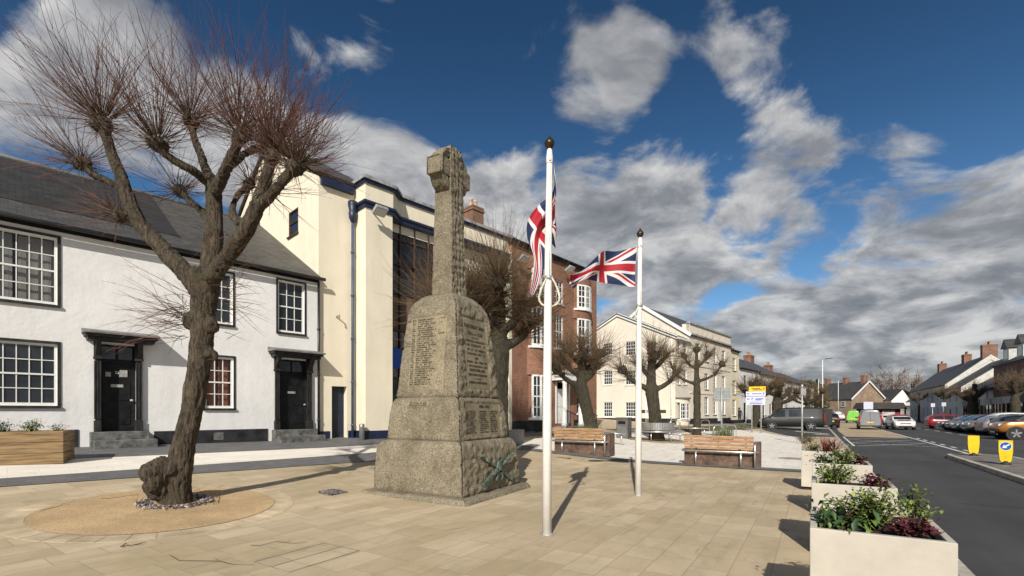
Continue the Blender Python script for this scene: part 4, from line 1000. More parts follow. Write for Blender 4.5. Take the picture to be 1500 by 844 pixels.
# far white cottages at the bend
P0 = at(1306, 600, 118)
f = Fac(P0.xy, R(96), -.1); o = f.pt(3, -4, -.1); T = thing('white_cottage', o, 'small white cottage with a steep gable at the end of the street', 'cottage')
mb = MB(o); f.box(mb, 0, 4.2, -9, 0, -1, 4.6); mb.prism([f.pt(0, 0, 4.6), f.pt(4.2, 0, 4.6), f.pt(2.4, 0, 7.2)], -f.n*9); f.box(mb, 1.9, 6.5, 0, 4, -1, 3.2); mb.prism([f.pt(1.9, 4, 3.2), f.pt(6.5, 4, 3.2), f.pt(5.2, 4, 5.6)], -f.n*4); mb.build('wall', W_TERR, T)
mb = MB(o); roof_slab(mb, [f.pt(-.2, .2, 4.5), f.pt(2.4, .2, 7.3), f.pt(2.4, -9, 7.3), f.pt(-.2, -9, 4.5)]); roof_slab(mb, [f.pt(7.5, .2, 4.9), f.pt(2.4, .2, 7.3), f.pt(2.4, -9, 7.3), f.pt(7.5, -9, 4.9)]); roof_slab(mb, [f.pt(1.7, 4.2, 3.0), f.pt(5.2, 4.2, 5.7), f.pt(5.2, -.5, 5.7), f.pt(1.7, -.5, 3.0)]); mb.build('roof', SLATE_D, T)
# ------------------------------------------------------------------ granite war memorial
def granite(name, c1, c2, moss, bumpd, bs):
    m = bpy.data.materials.new(name); MATS[name] = m
    nt, N, L, b = nodes_of(m)
    tc = N.new('ShaderNodeTexCoord'); P = tc.outputs['Object']
    n1 = noise_tex(nt, P, 38, 4, .8); r1 = ramp(N, [(.36, c2), (.5, c1), (.64, tuple(x*1.5 for x in c1))]); L.new(n1, r1.inputs[0])
    n2 = noise_tex(nt, P, 2.2, 8, .7, .3); r2 = ramp(N, [(.35, (.62, .6, .54)), (.55, (1, 1, 1)), (.72, (1.15, 1.1, 1.0))]); L.new(n2, r2.inputs[0])
    base = mixc(nt, 1.0, r1.outputs[0], r2.outputs[0], 'MULTIPLY')
    n3 = noise_tex(nt, P, 4.2, 6, .72); r3 = ramp(N, [(.56, (0, 0, 0)), (.70, (1, 1, 1))]); L.new(n3, r3.inputs[0])
    base = mixc(nt, mth(nt, 'MULTIPLY', r3.outputs[0], .55), base, moss)
    n5 = noise_tex(nt, P, 9.5, 5, .75); r5 = ramp(N, [(.64, (0, 0, 0)), (.70, (1, 1, 1))]); L.new(n5, r5.inputs[0])
    base = mixc(nt, mth(nt, 'MULTIPLY', r5.outputs[0], .45), base, (.40, .36, .27))
    L.new(base, b.inputs['Base Color']); b.inputs['Roughness'].default_value = .88
    n4 = noise_tex(nt, P, bs, 5, .75)
    bp = N.new('ShaderNodeBump'); bp.inputs['Strength'].default_value = bumpd; bp.inputs['Distance'].default_value = .03
    L.new(n4, bp.inputs['Height']); L.new(bp.outputs[0], b.inputs['Normal']); return m
GRAN = granite('weathered_granite', (.235, .20, .14), (.085, .073, .05), (.115, .10, .045), .7, 30)
GRAN_P = granite('dressed_granite', (.25, .21, .14), (.16, .135, .085), (.19, .155, .08), .15, 40)
INK = mat('cut_lettering', (.055, .047, .034), .9, .3, 20)
BRONZE = mat('green_bronze', (.12, .155, .125), .65, .35, 9, .3, 25, metal=.25)
MC = (-1.28, 9.86); MRZ = R(-29)
T = thing('war_memorial', (MC[0], MC[1], 0), 'tall weathered granite war memorial cross on a tapering rough stone base', 'memorial', rz=MRZ)
MEM = T
def stone(name, levels, rough, rc=.06, step=.035, recess=(), joints=(), seed=0, mat_=None, rect=1.0, caps=True, carve=0, vj=()):
    """tapering block; levels = [(z, half width)], rough = (amp front(-y), amp right(+x), amp others); recess = [(face, u0, u1, z0, z1, depth)]"""
    z0, z1 = levels[0][0], levels[-1][0]; nz = max(4, int((z1-z0)/step))
    hw = lambda z: interp(z, levels)
    hm = max(h for _, h in levels); ns = int(2*hm/step)
    # unit perimeter: list of (x, y, nx, ny, face, u)
    per = []
    for face in range(4):
        for k in range(ns):
            per.append((face, -1+2*(k+.5)/ns))
    vs = []; M = len(per)
    dirs = [((1, 0), (0, -1)), ((0, 1), (1, 0)), ((-1, 0), (0, 1)), ((0, -1), (-1, 0))]
    for i in range(nz+1):
        z = z0+(z1-z0)*i/nz; h = hw(z)
        for face, u in per:
            (ux, uy), (nx, ny) = dirs[face]
            hx = h*rect if face in (1, 3) else h; hu = h if face in (1, 3) else h*rect
            U = u*hu; e = max(0, abs(U)-(hu-rc))/rc; inset = rc*(1-math.sqrt(max(0, 1-min(1, e)**2)))
            ez = min(z-z0, z1-z); zi = max(0, 1-ez/.05); inset += .028*zi*zi
            p = Vector((ux*U+nx*(hx-inset), uy*U+ny*(hx-inset), z))
            amp = rough[0] if face == 0 else (rough[1] if face == 1 else rough[2])
            # even out the roughness over the arrises
            other = rough[1] if (face == 0 and u > 0) else (rough[0] if face == 1 and u < 0 else amp)
            amp = amp + (other-amp)*.5*max(0, (abs(u)-.8)/.2)
            q = p*1.0+Vector((seed*3.1, 0, 0))
            n = noise.fractal(q*8.5, .9, 2.1, 4)*.5 + abs(noise.fractal(q*5, 1.0, 2.1, 3))*.5-.15
            d = amp*n*1.5
            if carve and face == 1:                       # interlaced carving on the broad face
                wz_ = z+.09*noise.noise(Vector((U*4, z*3, 7))); wu_ = U+.05*noise.noise(Vector((z*5, U*5, 2)))
                d += carve*(math.sin(21*(wz_+1.4*wu_))*math.sin(21*(wz_-1.4*wu_))+.9*noise.noise(Vector((U*16, z*16, 1))))*max(0, 1-abs(u)**4)
            for (fc, a0, a1, b0, b1, dep) in recess:
                if fc == face:
                    m_ = min(U-a0, a1-U, z-b0, b1-z); m_ = max(0, min(1, m_/.03+.5))
                    d = d*(1-m_) - dep*m_
            for (fc, uu) in vj:
                if fc == face and abs(U-uu) < .02: d -= .012
            for jz in joints:
                if abs(z-jz) < .03: d -= .03*(1-abs(z-jz)/.03)
            p += Vector((nx, ny, 0))*d; vs.append(p)
    mb = MB(); fs = [(i*M+k, i*M+(k+1) % M, (i+1)*M+(k+1) % M, (i+1)*M+k) for i in range(nz) for k in range(M)]
    mb.add(vs, fs, True)
    if caps:
        c = len(mb.v); mb.v.append((0, 0, z1+.0)); b0 = nz*M
        for k in range(M): mb.f.append([b0+k, b0+(k+1) % M, c]); mb.m.append(0)
    return mb.build(name, mat_ or GRAN, T)
mb = MB(); K = 1.25
stone('base_slab', [(-.25, K), (.085, K), (.095, K-.03)], (.02, .03, .02), .04, .06, seed=1)
stone('plinth_block', [(.085, 1.065), (.4, 1.06), (.8, 1.035), (.97, 1.005), (1.03, .975), (1.07, .93)], (.012, .042, .04), .07, .03, seed=2, vj=[(0, -.12)])
stone('plinth_block', [(1.065, .885), (1.5, .855), (1.78, .81), (1.85, .785), (1.885, .755)], (.012, .038, .035), .06, .028, recess=[(1, -.62, .62, 1.14, 1.78, .035), (0, -.42, .12, 1.70, 1.82, .025)], seed=3)
stone('inscribed_block', [(1.88, .755), (2.6, .695), (3.2, .635), (3.5, .603), (3.64, .578), (3.76, .52), (3.86, .44), (3.93, .35), (3.97, .26)], (.010, .036, .035), .06, .026, recess=[(0, -.48, .40, 2.02, 3.46, .02), (1, -.43, .43, 2.05, 3.45, .035)], joints=(2.86,), seed=4)
stone('shaft', [(3.9, .262), (5.2, .228), (6.93, .195)], (.007, .018, .02), .03, .018, seed=5, carve=.013)
# panels
def face_pt(face, u, z, h):
    return Vector((u, -h, z)) if face == 0 else Vector((h, u, z))
def panel(face, u0, u1, z0, z1, ha, hb_, t=.02, name='inscription_panel'):
    """dressed panel from z0 (half width ha) to z1 (half width hb_)"""
    mb = MB(); n = Vector((0, -1, 0)) if face == 0 else Vector((1, 0, 0))
    P = [face_pt(face, u0, z0, ha), face_pt(face, u1, z0, ha), face_pt(face, u1, z1, hb_), face_pt(face, u0, z1, hb_)]
    mb.hexa([P[0], P[1], P[1]-n*t*3, P[0]-n*t*3, P[3], P[2], P[2]-n*t*3, P[3]-n*t*3])
    return mb.build(name, GRAN_P, T)
def marks(mb, face, u0, u1, z, zz0, zz1, h0, h1, hgt, rng, gap=.35, off=.003):
    """a row of small cut strokes the size of lettering"""
    u = u0; n = Vector((0, -1, 0)) if face == 0 else Vector((1, 0, 0))
    while u < u1:
        wd = hgt*rng.uniform(.5, .85)
        if rng.random() > .14:
            hh = h0+(h1-h0)*(z-zz0)/(zz1-zz0)+off
            st = rng.choice((0, 1, 2))
            c = face_pt(face, u+wd/2, z, hh); ax = (face_pt(face, 1, 0, 0)-face_pt(face, 0, 0, 0))
            for q in ((-.35, .35) if st < 2 else (0,)): mb.obox(c+ax*wd*q*.8, ax*wd*.14, n*.002, (0, 0, hgt/2))
            if st != 1: mb.obox(c+Vector((0, 0, hgt*rng.choice((-.38, 0, .38)))), ax*wd*.36, n*.002, (0, 0, hgt*.12))
        u += wd*1.3
rng = random.Random(3)
def hz_(z): return interp(z, [(1.88, .755), (2.6, .695), (3.2, .635), (3.5, .603)])
pn = panel(0, -.475, .395, 2.03, 3.45, hz_(2.03)-.012, hz_(3.45)-.012)
mb = MB()
for k in range(31):
    z = 3.40-k*.042
    a, b = hz_(2.03)-.012, hz_(3.45)-.012
    marks(mb, 0, -.43, -.36, z, 2.03, 3.45, a, b, .024, rng)
    marks(mb, 0, -.30, -.30+rng.uniform(.28, .46), z, 2.03, 3.45, a, b, .026, rng)
    if k in (0, 2, 7, 29): marks(mb, 0, .22, .34, z, 2.03, 3.45, a, b, .024, rng)
mb.build('cut_lettering', INK, pn, fix=False)
pn = panel(1, -.425, .425, 2.06, 3.44, hz_(2.06)-.022, hz_(3.44)-.022)
def face_text(body, size, face, u, z, h, par, tilt=0):
    if face == 1: M = Matrix(((0, 0, 1, h), (1, 0, -0, u), (0, 1, 0, z), (0, 0, 0, 1)))
    else: M = Matrix(((1, 0, 0, u), (0, 0, -1, -h), (0, 1, 0, z), (0, 0, 0, 1)))
    return text_obj('cut_lettering', body, size, INK, M @ Matrix.Rotation(tilt, 4, 'X'), par, ext=.003, bold=True)
a, b = hz_(2.06)-.022, hz_(3.44)-.022; tl = -math.atan2(a-b, 1.38)
hh = lambda z: a+(b-a)*(z-2.06)/1.38+.004
for body, size, z in (('THE GREAT WAR', .092, 3.28), ('1914 — 1918', .098, 3.14), ('AND', .055, 2.66), ('GAVE THEIR LIVES', .068, 2.42), ('THE CAUSE OF FREEDOM', .058, 2.33), ('FAITHFUL UNTO DEATH', .058, 2.18)):
    face_text(body, size, 1, 0, z, hh(z), pn, tl)
mb = MB()
for z, w_ in ((2.99, .34), (2.91, .34), (2.82, .34), (2.74, .33), (2.58, .36), (2.50, .36)): marks(mb, 1, -w_, w_, z, 2.06, 3.44, a, b, .042, rng)
for z in (3.06, 2.255): mb.obox((hh(z), 0, z), (.002, 0, 0), (0, .12, 0), (0, 0, .006))
mb.build('cut_lettering', INK, pn, fix=False)
h2 = lambda z: interp(z, [(1.065, .885), (1.5, .855), (1.78, .81)])
pn = panel(1, -.61, .61, 1.15, 1.77, h2(1.15)-.025, h2(1.77)-.015)
a, b = h2(1.15)-.025, h2(1.77)-.015; tl = -math.atan2(a-b, .62)
z = 1.71; face_text('1939 – 1945', .075, 1, .05, z, a+(b-a)*(z-1.15)/.62+.006, pn, tl)
mb = MB()
for k in range(12):
    z = 1.62-k*.037
    for u in (-.57, -.15, .24): marks(mb, 1, u, u+rng.uniform(.2, .33), z, 1.15, 1.77, a, b, .022, rng)
mb.build('cut_lettering', INK, pn, fix=False)
pn = panel(0, -.415, .115, 1.705, 1.815, .835-.012, .79-.012)
mb = MB()
for z in (1.79, 1.76, 1.73): marks(mb, 0, -.36, .06, z, 1.705, 1.815, .823, .778, .02, rng)
mb.build('cut_lettering', INK, pn, fix=False)
# cross head: arms, top limb, ring quadrants
def rough_prism(name, poly, x0, x1, seed, amp=.02, par=None, bev=.012):
    """outline in (y, z), extruded along x, remeshed and roughened"""
    mb = MB(); mb.prism([(x0, y, z) for y, z in poly], (x1-x0, 0, 0)); o = mb.build(name, GRAN, par or T)
    r = o.modifiers.new('r', 'REMESH'); r.mode = 'VOXEL'; r.voxel_size = .018; r.use_smooth_shade = True
    bake(o)
    nm = [v.normal.copy() for v in o.data.vertices]; ym = min(p[0] for p in poly)
    for v, n_ in zip(o.data.vertices, nm):
        q = v.co.copy(); fr_ = .35 if q.y < ym+.02 else 1
        n = noise.fractal(q*9+Vector((seed, 0, 0)), 1, 2.1, 4)
        v.co = q + n_*amp*n*fr_
    return o
zc = 6.44
rough_prism('cross_arm', [(-.50, zc-.165), (-.05, zc-.165), (-.05, zc+.165), (-.50, zc+.165)], -.18, .18, 1, .010)
rough_prism('cross_arm', [(.05, zc-.165), (.50, zc-.165), (.50, zc+.165), (.05, zc+.165)], -.18, .18, 2, .012)
for q, (a0, a1) in enumerate(((12, 78), (102, 168), (192, 258), (282, 348))):
    ri, ro = .325, .47
    poly = [(ro*math.cos(R(t)), zc+ro*math.sin(R(t))) for t in [a0+(a1-a0)*k/10 for k in range(11)]]+[(ri*math.cos(R(t)), zc+ri*math.sin(R(t))) for t in [a1-(a1-a0)*k/8 for k in range(9)]]
    rough_prism('cross_ring', poly, -.165, .165, 5+q, .012)
# a raised carved border on the broad face and on the arm end
mb = MB()
mb.tube([(.185, -.475, zc-.16), (.185, -.475, zc+.12)]+[(.185, -.475+.22*(1-math.cos(t)), zc+.12+.24*math.sin(t)) for t in [k*math.pi/16 for k in range(1, 9)]], .014, 6)
mb.tube([(-.16, -.505, zc-.165), (.16, -.505, zc-.165), (.16, -.505, zc+.165), (-.16, -.505, zc+.165), (-.16, -.505, zc-.165)], .014, 6)
mb.tube([(.245-.0, -.235, 3.95), (.185, -.18, 6.3)], .016, 6)
mb.build('carved_moulding', GRAN, T)
# crossed bronze rifles with a wreath boss
X0 = 1.075
em = None
def rifle(y0, z0_, y1, z1_, off):
    a = Vector((X0+off, y0, z0_)); b = Vector((X0+off, y1, z1_)); mb = MB(); d = (b-a).normalized(); n = Vector((1, 0, 0)); s = d.cross(n)
    mb.tube([a, a.lerp(b, .55)], [.017, .022], 8); mb.tube([a, a+d*.07], .028, 8); mb.tube([a+d*.2, a.lerp(b, .62)], [.034, .038], 8)
    p = a.lerp(b, .55); mb.obox(p+d*.06, d*.10, n*.03, s*.042); mb.tube([p+d*.1+s*.05, p+d*.16+s*.07, p+d*.2+s*.03], .010, 6)
    q = a.lerp(b, .70); mb.add([q+s*.028-n*.03, q-s*.028-n*.03, b-s*.085-n*.03, b+s*.04-n*.03, q+s*.028+n*.025, q-s*.028+n*.025, b-s*.085+n*.03, b+s*.04+n*.03], [(0, 1, 2, 3), (4, 5, 6, 7), (0, 1, 5, 4), (1, 2, 6, 5), (2, 3, 7, 6), (3, 0, 4, 7)])
    mb.tube([p+d*.1, q+d*.03], [.04, .032], 8)
    return mb.build('bronze_rifle', BRONZE, T, bevel=.005)
rifle(-.47, .80, .70, .22, .0); rifle(.70, .78, -.47, .24, .045)
mb = MB(); cy, cz_ = .12, .52
mb.tube([(X0+.05, cy+.085*math.cos(t), cz_+.125*math.sin(t)) for t in [k*2*math.pi/16 for k in range(17)]], [.028+.008*math.sin(k*2.4) for k in range(17)], 8)
mb.tube([(X0+.05, cy+.055*math.cos(t), cz_+.16+.055*math.sin(t)) for t in [k*2*math.pi/12 for k in range(13)]], .026, 8)
mb.obox((X0+.07, cy, cz_+.02), (.02, 0, 0), (0, .05, 0), (0, 0, .07))
mb.tube([(X0+.06, cy-.05, cz_-.1), (X0+.05, cy-.13, cz_-.2), (X0+.04, cy-.1, cz_-.27)], [.025, .03, .02], 6); mb.tube([(X0+.06, cy+.05, cz_-.1), (X0+.05, cy+.1, cz_-.19), (X0+.04, cy+.08, cz_-.25)], [.025, .03, .02], 6)
mb.build('bronze_wreath', BRONZE, T)

# ------------------------------------------------------------------ flag poles and flags
ROPE = mat('white_rope_sleeve', (.66, .62, .52), .7, .15, 12, .2, 50)
FIN = mat('dark_bronze_finial', (.085, .062, .035), .38, .25, 6, metal=.7)
def flagpole(px, py, ytop, label, loops):
    g = gp(px, py); H = EYE+(HY-ytop)*g.y/F-g.z
    t = thing('flagpole', g, label, 'flagpole', 'white flagpoles on the square')
    mb = MB(); mb.tube([(0, 0, 0), (.005, 0, H*.35), (.02, 0, H*.72), (.035, 0, H-.32)], [.062, .058, .047, .038], 20, cap=True); mb.build('pole', PAINT_OFF, t)
    mb = MB(); mb.lathe([(.085, 0), (.085, .012), (.064, .02)], (0, 0, 0), 20); mb.build('base_collar', GALV, t)
    c = (.036, 0, H-.32)
    mb = MB(); mb.lathe([(.040, 0), (.045, .01), (.045, .10), (.040, .115), (.036, .17), (.024, .20)], c, 16); mb.obox((.036, -.05, H-.24), (.012, 0, 0), (0, .012, 0), (0, 0, .05)); mb.build('truck', PAINT_OFF, t)
    mb = MB(); mb.lathe([(.02, .19), (.026, .20), (.05, .225), (.068, .26), (.066, .29), (.045, .32), (.018, .345), (.006, .385), (.001, .40)], c, 18); mb.build('finial', FIN, t)
    zr = EYE+(HY-(408 if loops == 2 else 448))*g.y/F-g.z
    mb = MB()
    for sgn in ((-1, 1) if loops == 2 else (-1,)):
        k_ = 1 if loops == 2 else .72
        cx_ = .03
        mb.tube([(cx_+sgn*.03, -.045, zr), (cx_+sgn*.07*k_, -.05, zr-.07*k_), (cx_+sgn*.11*k_, -.05, zr-.16*k_), (cx_+sgn*.135*k_, -.04, zr-.25*k_), (cx_+sgn*.13*k_, -.03, zr-.30*k_), (cx_+sgn*.10*k_, -.02, zr-.345*k_), (cx_+sgn*.04, .0, zr-.37*k_)], [.010, .011, .014, .015, .014, .014, .012], 8)
    mb.tube([(.026, -.056, zr-.03), (.03, -.05, zr+.35), (.038, -.046, H-.35)], .006, 5)
    mb.build('halyard', ROPE, t)
    mb = MB(); mb.lathe([(.060, -.02), (.066, -.01), (.066, .02), (.060, .03)], (.022, 0, zr), 14); mb.build('cleat_band', GALV, t)
    return g, H
g1, H1 = flagpole(801, 783, 205, 'taller looking white flagpole standing nearer the viewer with its flag hanging limp', 2)
g2, H2 = flagpole(935, 726, 339, 'white flagpole standing farther back with its flag blown out to the left', 1)
def union_mat():
    m = bpy.data.materials.new('union_flag_cloth'); nt, N, L, b = nodes_of(m)
    uv = N.new('ShaderNodeUVMap'); sp = N.new('ShaderNodeSeparateXYZ'); L.new(uv.outputs[0], sp.inputs[0])
    M = lambda *a, **k: mth(nt, *a, **k)
    x = M('MULTIPLY', M('SUBTRACT', sp.outputs['X'], .5), 60); y = M('MULTIPLY', M('SUBTRACT', sp.outputs['Y'], .5), 30)
    ax = M('ABSOLUTE', x); ay = M('ABSOLUTE', y); k5 = 1/math.sqrt(1.25)
    d1 = M('MULTIPLY', M('SUBTRACT', y, M('MULTIPLY', x, .5)), k5); d2 = M('MULTIPLY', M('ADD', y, M('MULTIPLY', x, .5)), k5)
    white = M('MAXIMUM', M('LESS_THAN', M('ABSOLUTE', d1), 3), M('LESS_THAN', M('ABSOLUTE', d2), 3))
    sx = M('SIGN', x)
    r1 = M('MULTIPLY', d1, sx); r2 = M('MULTIPLY', d2, sx)
    red1 = M('MULTIPLY', M('GREATER_THAN', r1, -2), M('LESS_THAN', r1, 0)); red2 = M('MULTIPLY', M('GREATER_THAN', r2, -2), M('LESS_THAN', r2, 0))
    redd = M('MAXIMUM', red1, red2)
    cw = M('MAXIMUM', M('LESS_THAN', ax, 5), M('LESS_THAN', ay, 5)); cr = M('MAXIMUM', M('LESS_THAN', ax, 3), M('LESS_THAN', ay, 3))
    c = mixc(nt, white, (.012, .022, .085), (.74, .73, .71)); c = mixc(nt, redd, c, (.42, .012, .028)); c = mixc(nt, cw, c, (.74, .73, .71)); c = mixc(nt, cr, c, (.42, .012, .028))
    L.new(c, b.inputs['Base Color']); b.inputs['Roughness'].default_value = .7
    tr = N.new('ShaderNodeBsdfTranslucent'); L.new(c, tr.inputs[0]); mx = N.new('ShaderNodeMixShader'); mx.inputs[0].default_value = .22
    L.new(b.outputs[0], mx.inputs[1]); L.new(tr.outputs[0], mx.inputs[2]); L.new(mx.outputs[0], N['Material Output'].inputs[0])
    return m
UNION = union_mat()
def flag(name, loc, fn, nu, nv, label):
    vs = [fn(i/nu, j/nv) for i in range(nu+1) for j in range(nv+1)]
    fs = [(i*(nv+1)+j, (i+1)*(nv+1)+j, (i+1)*(nv+1)+j+1, i*(nv+1)+j+1) for i in range(nu) for j in range(nv)]
    me = bpy.data.meshes.new(name); me.from_pydata(vs, [], fs); me.materials.append(UNION); me.polygons.foreach_set('use_smooth', [True]*len(fs))
    uvl = me.uv_layers.new(name='UVMap')
    for lp in me.loops:
        i, j = divmod(lp.vertex_index, nv+1); uvl.data[lp.index].uv = (i/nu, j/nv)
    o = bpy.data.objects.new(name, me); col.objects.link(o); o.location = loc
    return tag(o, label, 'flag', 'union flags on the flagpoles')
def catmull(pts, t):
    n = len(pts)-1; x = min(max(t, 0), .99999)*n; i = int(x); f = x-i
    p = [Vector(pts[max(0, min(n, i+k))]) for k in (-1, 0, 1, 2)]
    return .5*((2*p[1])+(p[2]-p[0])*f+(2*p[0]-5*p[1]+4*p[2]-p[3])*f*f+(3*p[1]-p[0]-3*p[2]+p[3])*f**3)
# limp flag: top edge and bottom edge curves in metres from the top of the hoist (x to the right, y away, z up)
zt = EYE+(HY-241)*g1.y/F-g1.z
top = [(.060, -.05, 0), (.082, .0, -.15), (.05, .10, -.32), (-.12, .14, -.46), (-.27, .05, -.70), (-.29, .0, -.95), (-.20, .03, -1.25), (-.255, .0, -1.72)]
bot = [(.085, -.05, -1.05), (.085, .03, -1.08), (.03, .09, -1.0), (-.01, .10, -1.0), (-.03, .07, -1.12), (-.05, .05, -1.3), (-.11, .04, -1.52), (-.20, .02, -1.70)]
def limp(u, v):
    a, b = catmull(top, u), catmull(bot, u); p = b.lerp(a, v)
    amp = .075*math.sin(math.pi*min(1, u*1.6))*(.35+.65*math.sin(math.pi*v))
    p.x += amp*.30*math.sin(v*9+u*3.0); p.y += amp*1.3*math.cos(v*11+u*4.0)
    return p
flag('union_flag', g1+Vector((.03, 0, zt)), limp, 110, 60, 'union flag hanging limp and folded on the nearer pole')
zt2 = EYE+(HY-363)*g2.y/F-g2.z; k2 = g2.y/F
def flying(u, v):
    # hoist at px 931, y 363..421; fly end near px 838, y 398..417
    top_ = [(0, 0, 0), (-22, 3, -2), (-46, -4, -7), (-60, -8, -18), (-78, 0, -30), (-96, 8, -35)]
    bot_ = [(-2, 0, -57), (-20, -4, -55), (-40, 6, -51), (-58, 10, -47), (-76, 5, -49), (-95, -2, -53)]
    a, b = catmull(top_, u), catmull(bot_, u); p = b.lerp(a, v)*k2
    p.y += .13*math.sin(u*7.0+v*1.2)*u**.5 + .05*math.sin(u*13+v*4); p.z += .016*math.sin(u*10+v*2)*u
    if u > .7: p.z += -.10*(u-.7)/.3*math.sin(math.pi*v)*math.cos(v*5); p.y += .16*(u-.7)/.3*math.sin(v*6)
    return p
flag('union_flag', g2+Vector((-.035, 0, zt2)), flying, 110, 60, 'union flag flying to the left from the farther pole')
# ------------------------------------------------------------------ pollarded trees
def bark_mat(name, c, moss, sc_=1.0):
    m = bpy.data.materials.new(name); MATS[name] = m
    nt, N, L, b = nodes_of(m)
    tc = N.new('ShaderNodeTexCoord'); mp = N.new('ShaderNodeMapping'); mp.inputs['Scale'].default_value = (sc_, sc_, sc_*.16); L.new(tc.outputs['Object'], mp.inputs[0])
    n1 = noise_tex(nt, mp.outputs[0], 19, 7, .72, 1.5)
    r1 = ramp(N, [(.38, tuple(x*.22 for x in c)), (.49, tuple(x*.8 for x in c)), (.56, tuple(x*1.25 for x in c)), (.66, tuple(min(1, x*1.9) for x in c))]); L.new(n1, r1.inputs[0])
    n2 = noise_tex(nt, tc.outputs['Object'], 1.6, 7, .7); r2 = ramp(N, [(.48, (0, 0, 0)), (.66, (1, 1, 1))]); L.new(n2, r2.inputs[0])
    base = mixc(nt, mth(nt, 'MULTIPLY', r2.outputs[0], .55), r1.outputs[0], moss)
    n5 = noise_tex(nt, tc.outputs['Object'], 3.2, 5, .6); r5 = ramp(N, [(.6, (0, 0, 0)), (.72, (1, 1, 1))]); L.new(n5, r5.inputs[0])
    base = mixc(nt, mth(nt, 'MULTIPLY', r5.outputs[0], .35), base, tuple(x*1.9 for x in c))
    L.new(base, b.inputs['Base Color']); b.inputs['Roughness'].default_value = .95
    n3 = noise_tex(nt, tc.outputs['Object'], 30*sc_, 4, .7)
    bp = N.new('ShaderNodeBump'); bp.inputs['Strength'].default_value = 1; bp.inputs['Distance'].default_value = .07
    L.new(mth(nt, 'ADD', n1, mth(nt, 'MULTIPLY', n3, .4)), bp.inputs['Height']); L.new(bp.outputs[0], b.inputs['Normal']); return m
BARK = bark_mat('lime_bark', (.095, .072, .048), (.075, .066, .03))
BARK2 = bark_mat('dark_bark', (.062, .05, .032), (.05, .055, .02))
def twig_mat(name, base, tip):
    m = bpy.data.materials.new(name); MATS[name] = m
    nt, N, L, b = nodes_of(m)
    at_ = N.new('ShaderNodeAttribute'); at_.attribute_name = 'age'; r = ramp(N, [(0, base), (.45, tuple((x+y)/2 for x, y in zip(base, tip))), (1, tip)]); L.new(at_.outputs['Fac'], r.inputs[0])
    L.new(r.outputs[0], b.inputs['Base Color']); b.inputs['Roughness'].default_value = .7; return m
TWIG = twig_mat('lime_twigs', (.08, .055, .03), (.165, .054, .042))
TWIG2 = twig_mat('far_twigs', (.085, .06, .03), (.17, .105, .052))
TWIG3 = twig_mat('grey_twigs', (.16, .12, .09), (.26, .19, .15))
def make_twigs(name, specs, m, parent, rng, sides=3, nseg=6):
    """specs: (origin, direction, length, radius, up-pull, wobble)"""
    V, Fc, A = [], [], []
    cs = [(math.cos(2*math.pi*k/sides), math.sin(2*math.pi*k/sides)) for k in range(sides)]
    def one(p, d, Ln, r, pull, wob, a0=0.0):
        p = Vector(p); d = Vector(d).normalized(); st = Ln/nseg; side = []
        base = len(V); w_ = Vector((rng.uniform(-1, 1), rng.uniform(-1, 1), rng.uniform(-1, 1)))*wob
        for i in range(nseg+1):
            x = d.orthogonal().normalized(); y = d.cross(x); rr = r*(1-.78*i/nseg)
            for c, s in cs: V.append(p+x*c*rr+y*s*rr); A.append(a0+(1-a0)*i/nseg)
            if i and i < nseg: side.append((p.copy(), d.copy(), i/nseg))
            d = (d+Vector((0, 0, pull))/nseg+w_/nseg+Vector((rng.gauss(0, 1), rng.gauss(0, 1), rng.gauss(0, 1)))*.085).normalized(); p = p+d*st
        for i in range(nseg):
            for k in range(sides): Fc.append((base+i*sides+k, base+i*sides+(k+1) % sides, base+(i+1)*sides+(k+1) % sides, base+(i+1)*sides+k))
        return side
    for (p, d, Ln, r, pull, wob) in specs:
        sd_ = one(p, d, Ln, r, pull, wob)
        if Ln > .7:
            for (q, dd, t) in rng.sample(sd_, min(len(sd_), rng.choice((1, 2, 2, 3)))):
                e = (dd+Vector((rng.gauss(0, .4), rng.gauss(0, .4), rng.gauss(.1, .35)))).normalized(); one(q, e, Ln*(1-t)*rng.uniform(.35, .8), r*(1-.75*t)*.8, pull*.6, wob, t)
    me = bpy.data.meshes.new(name); me.from_pydata([tuple(v) for v in V], [], Fc); me.materials.append(m); me.polygons.foreach_set('use_smooth', [True]*len(Fc))
    a = me.attributes.new('age', 'FLOAT', 'POINT'); a.data.foreach_set('value', A)
    o = bpy.data.objects.new(name, me); col.objects.link(o); o.parent = parent; return o
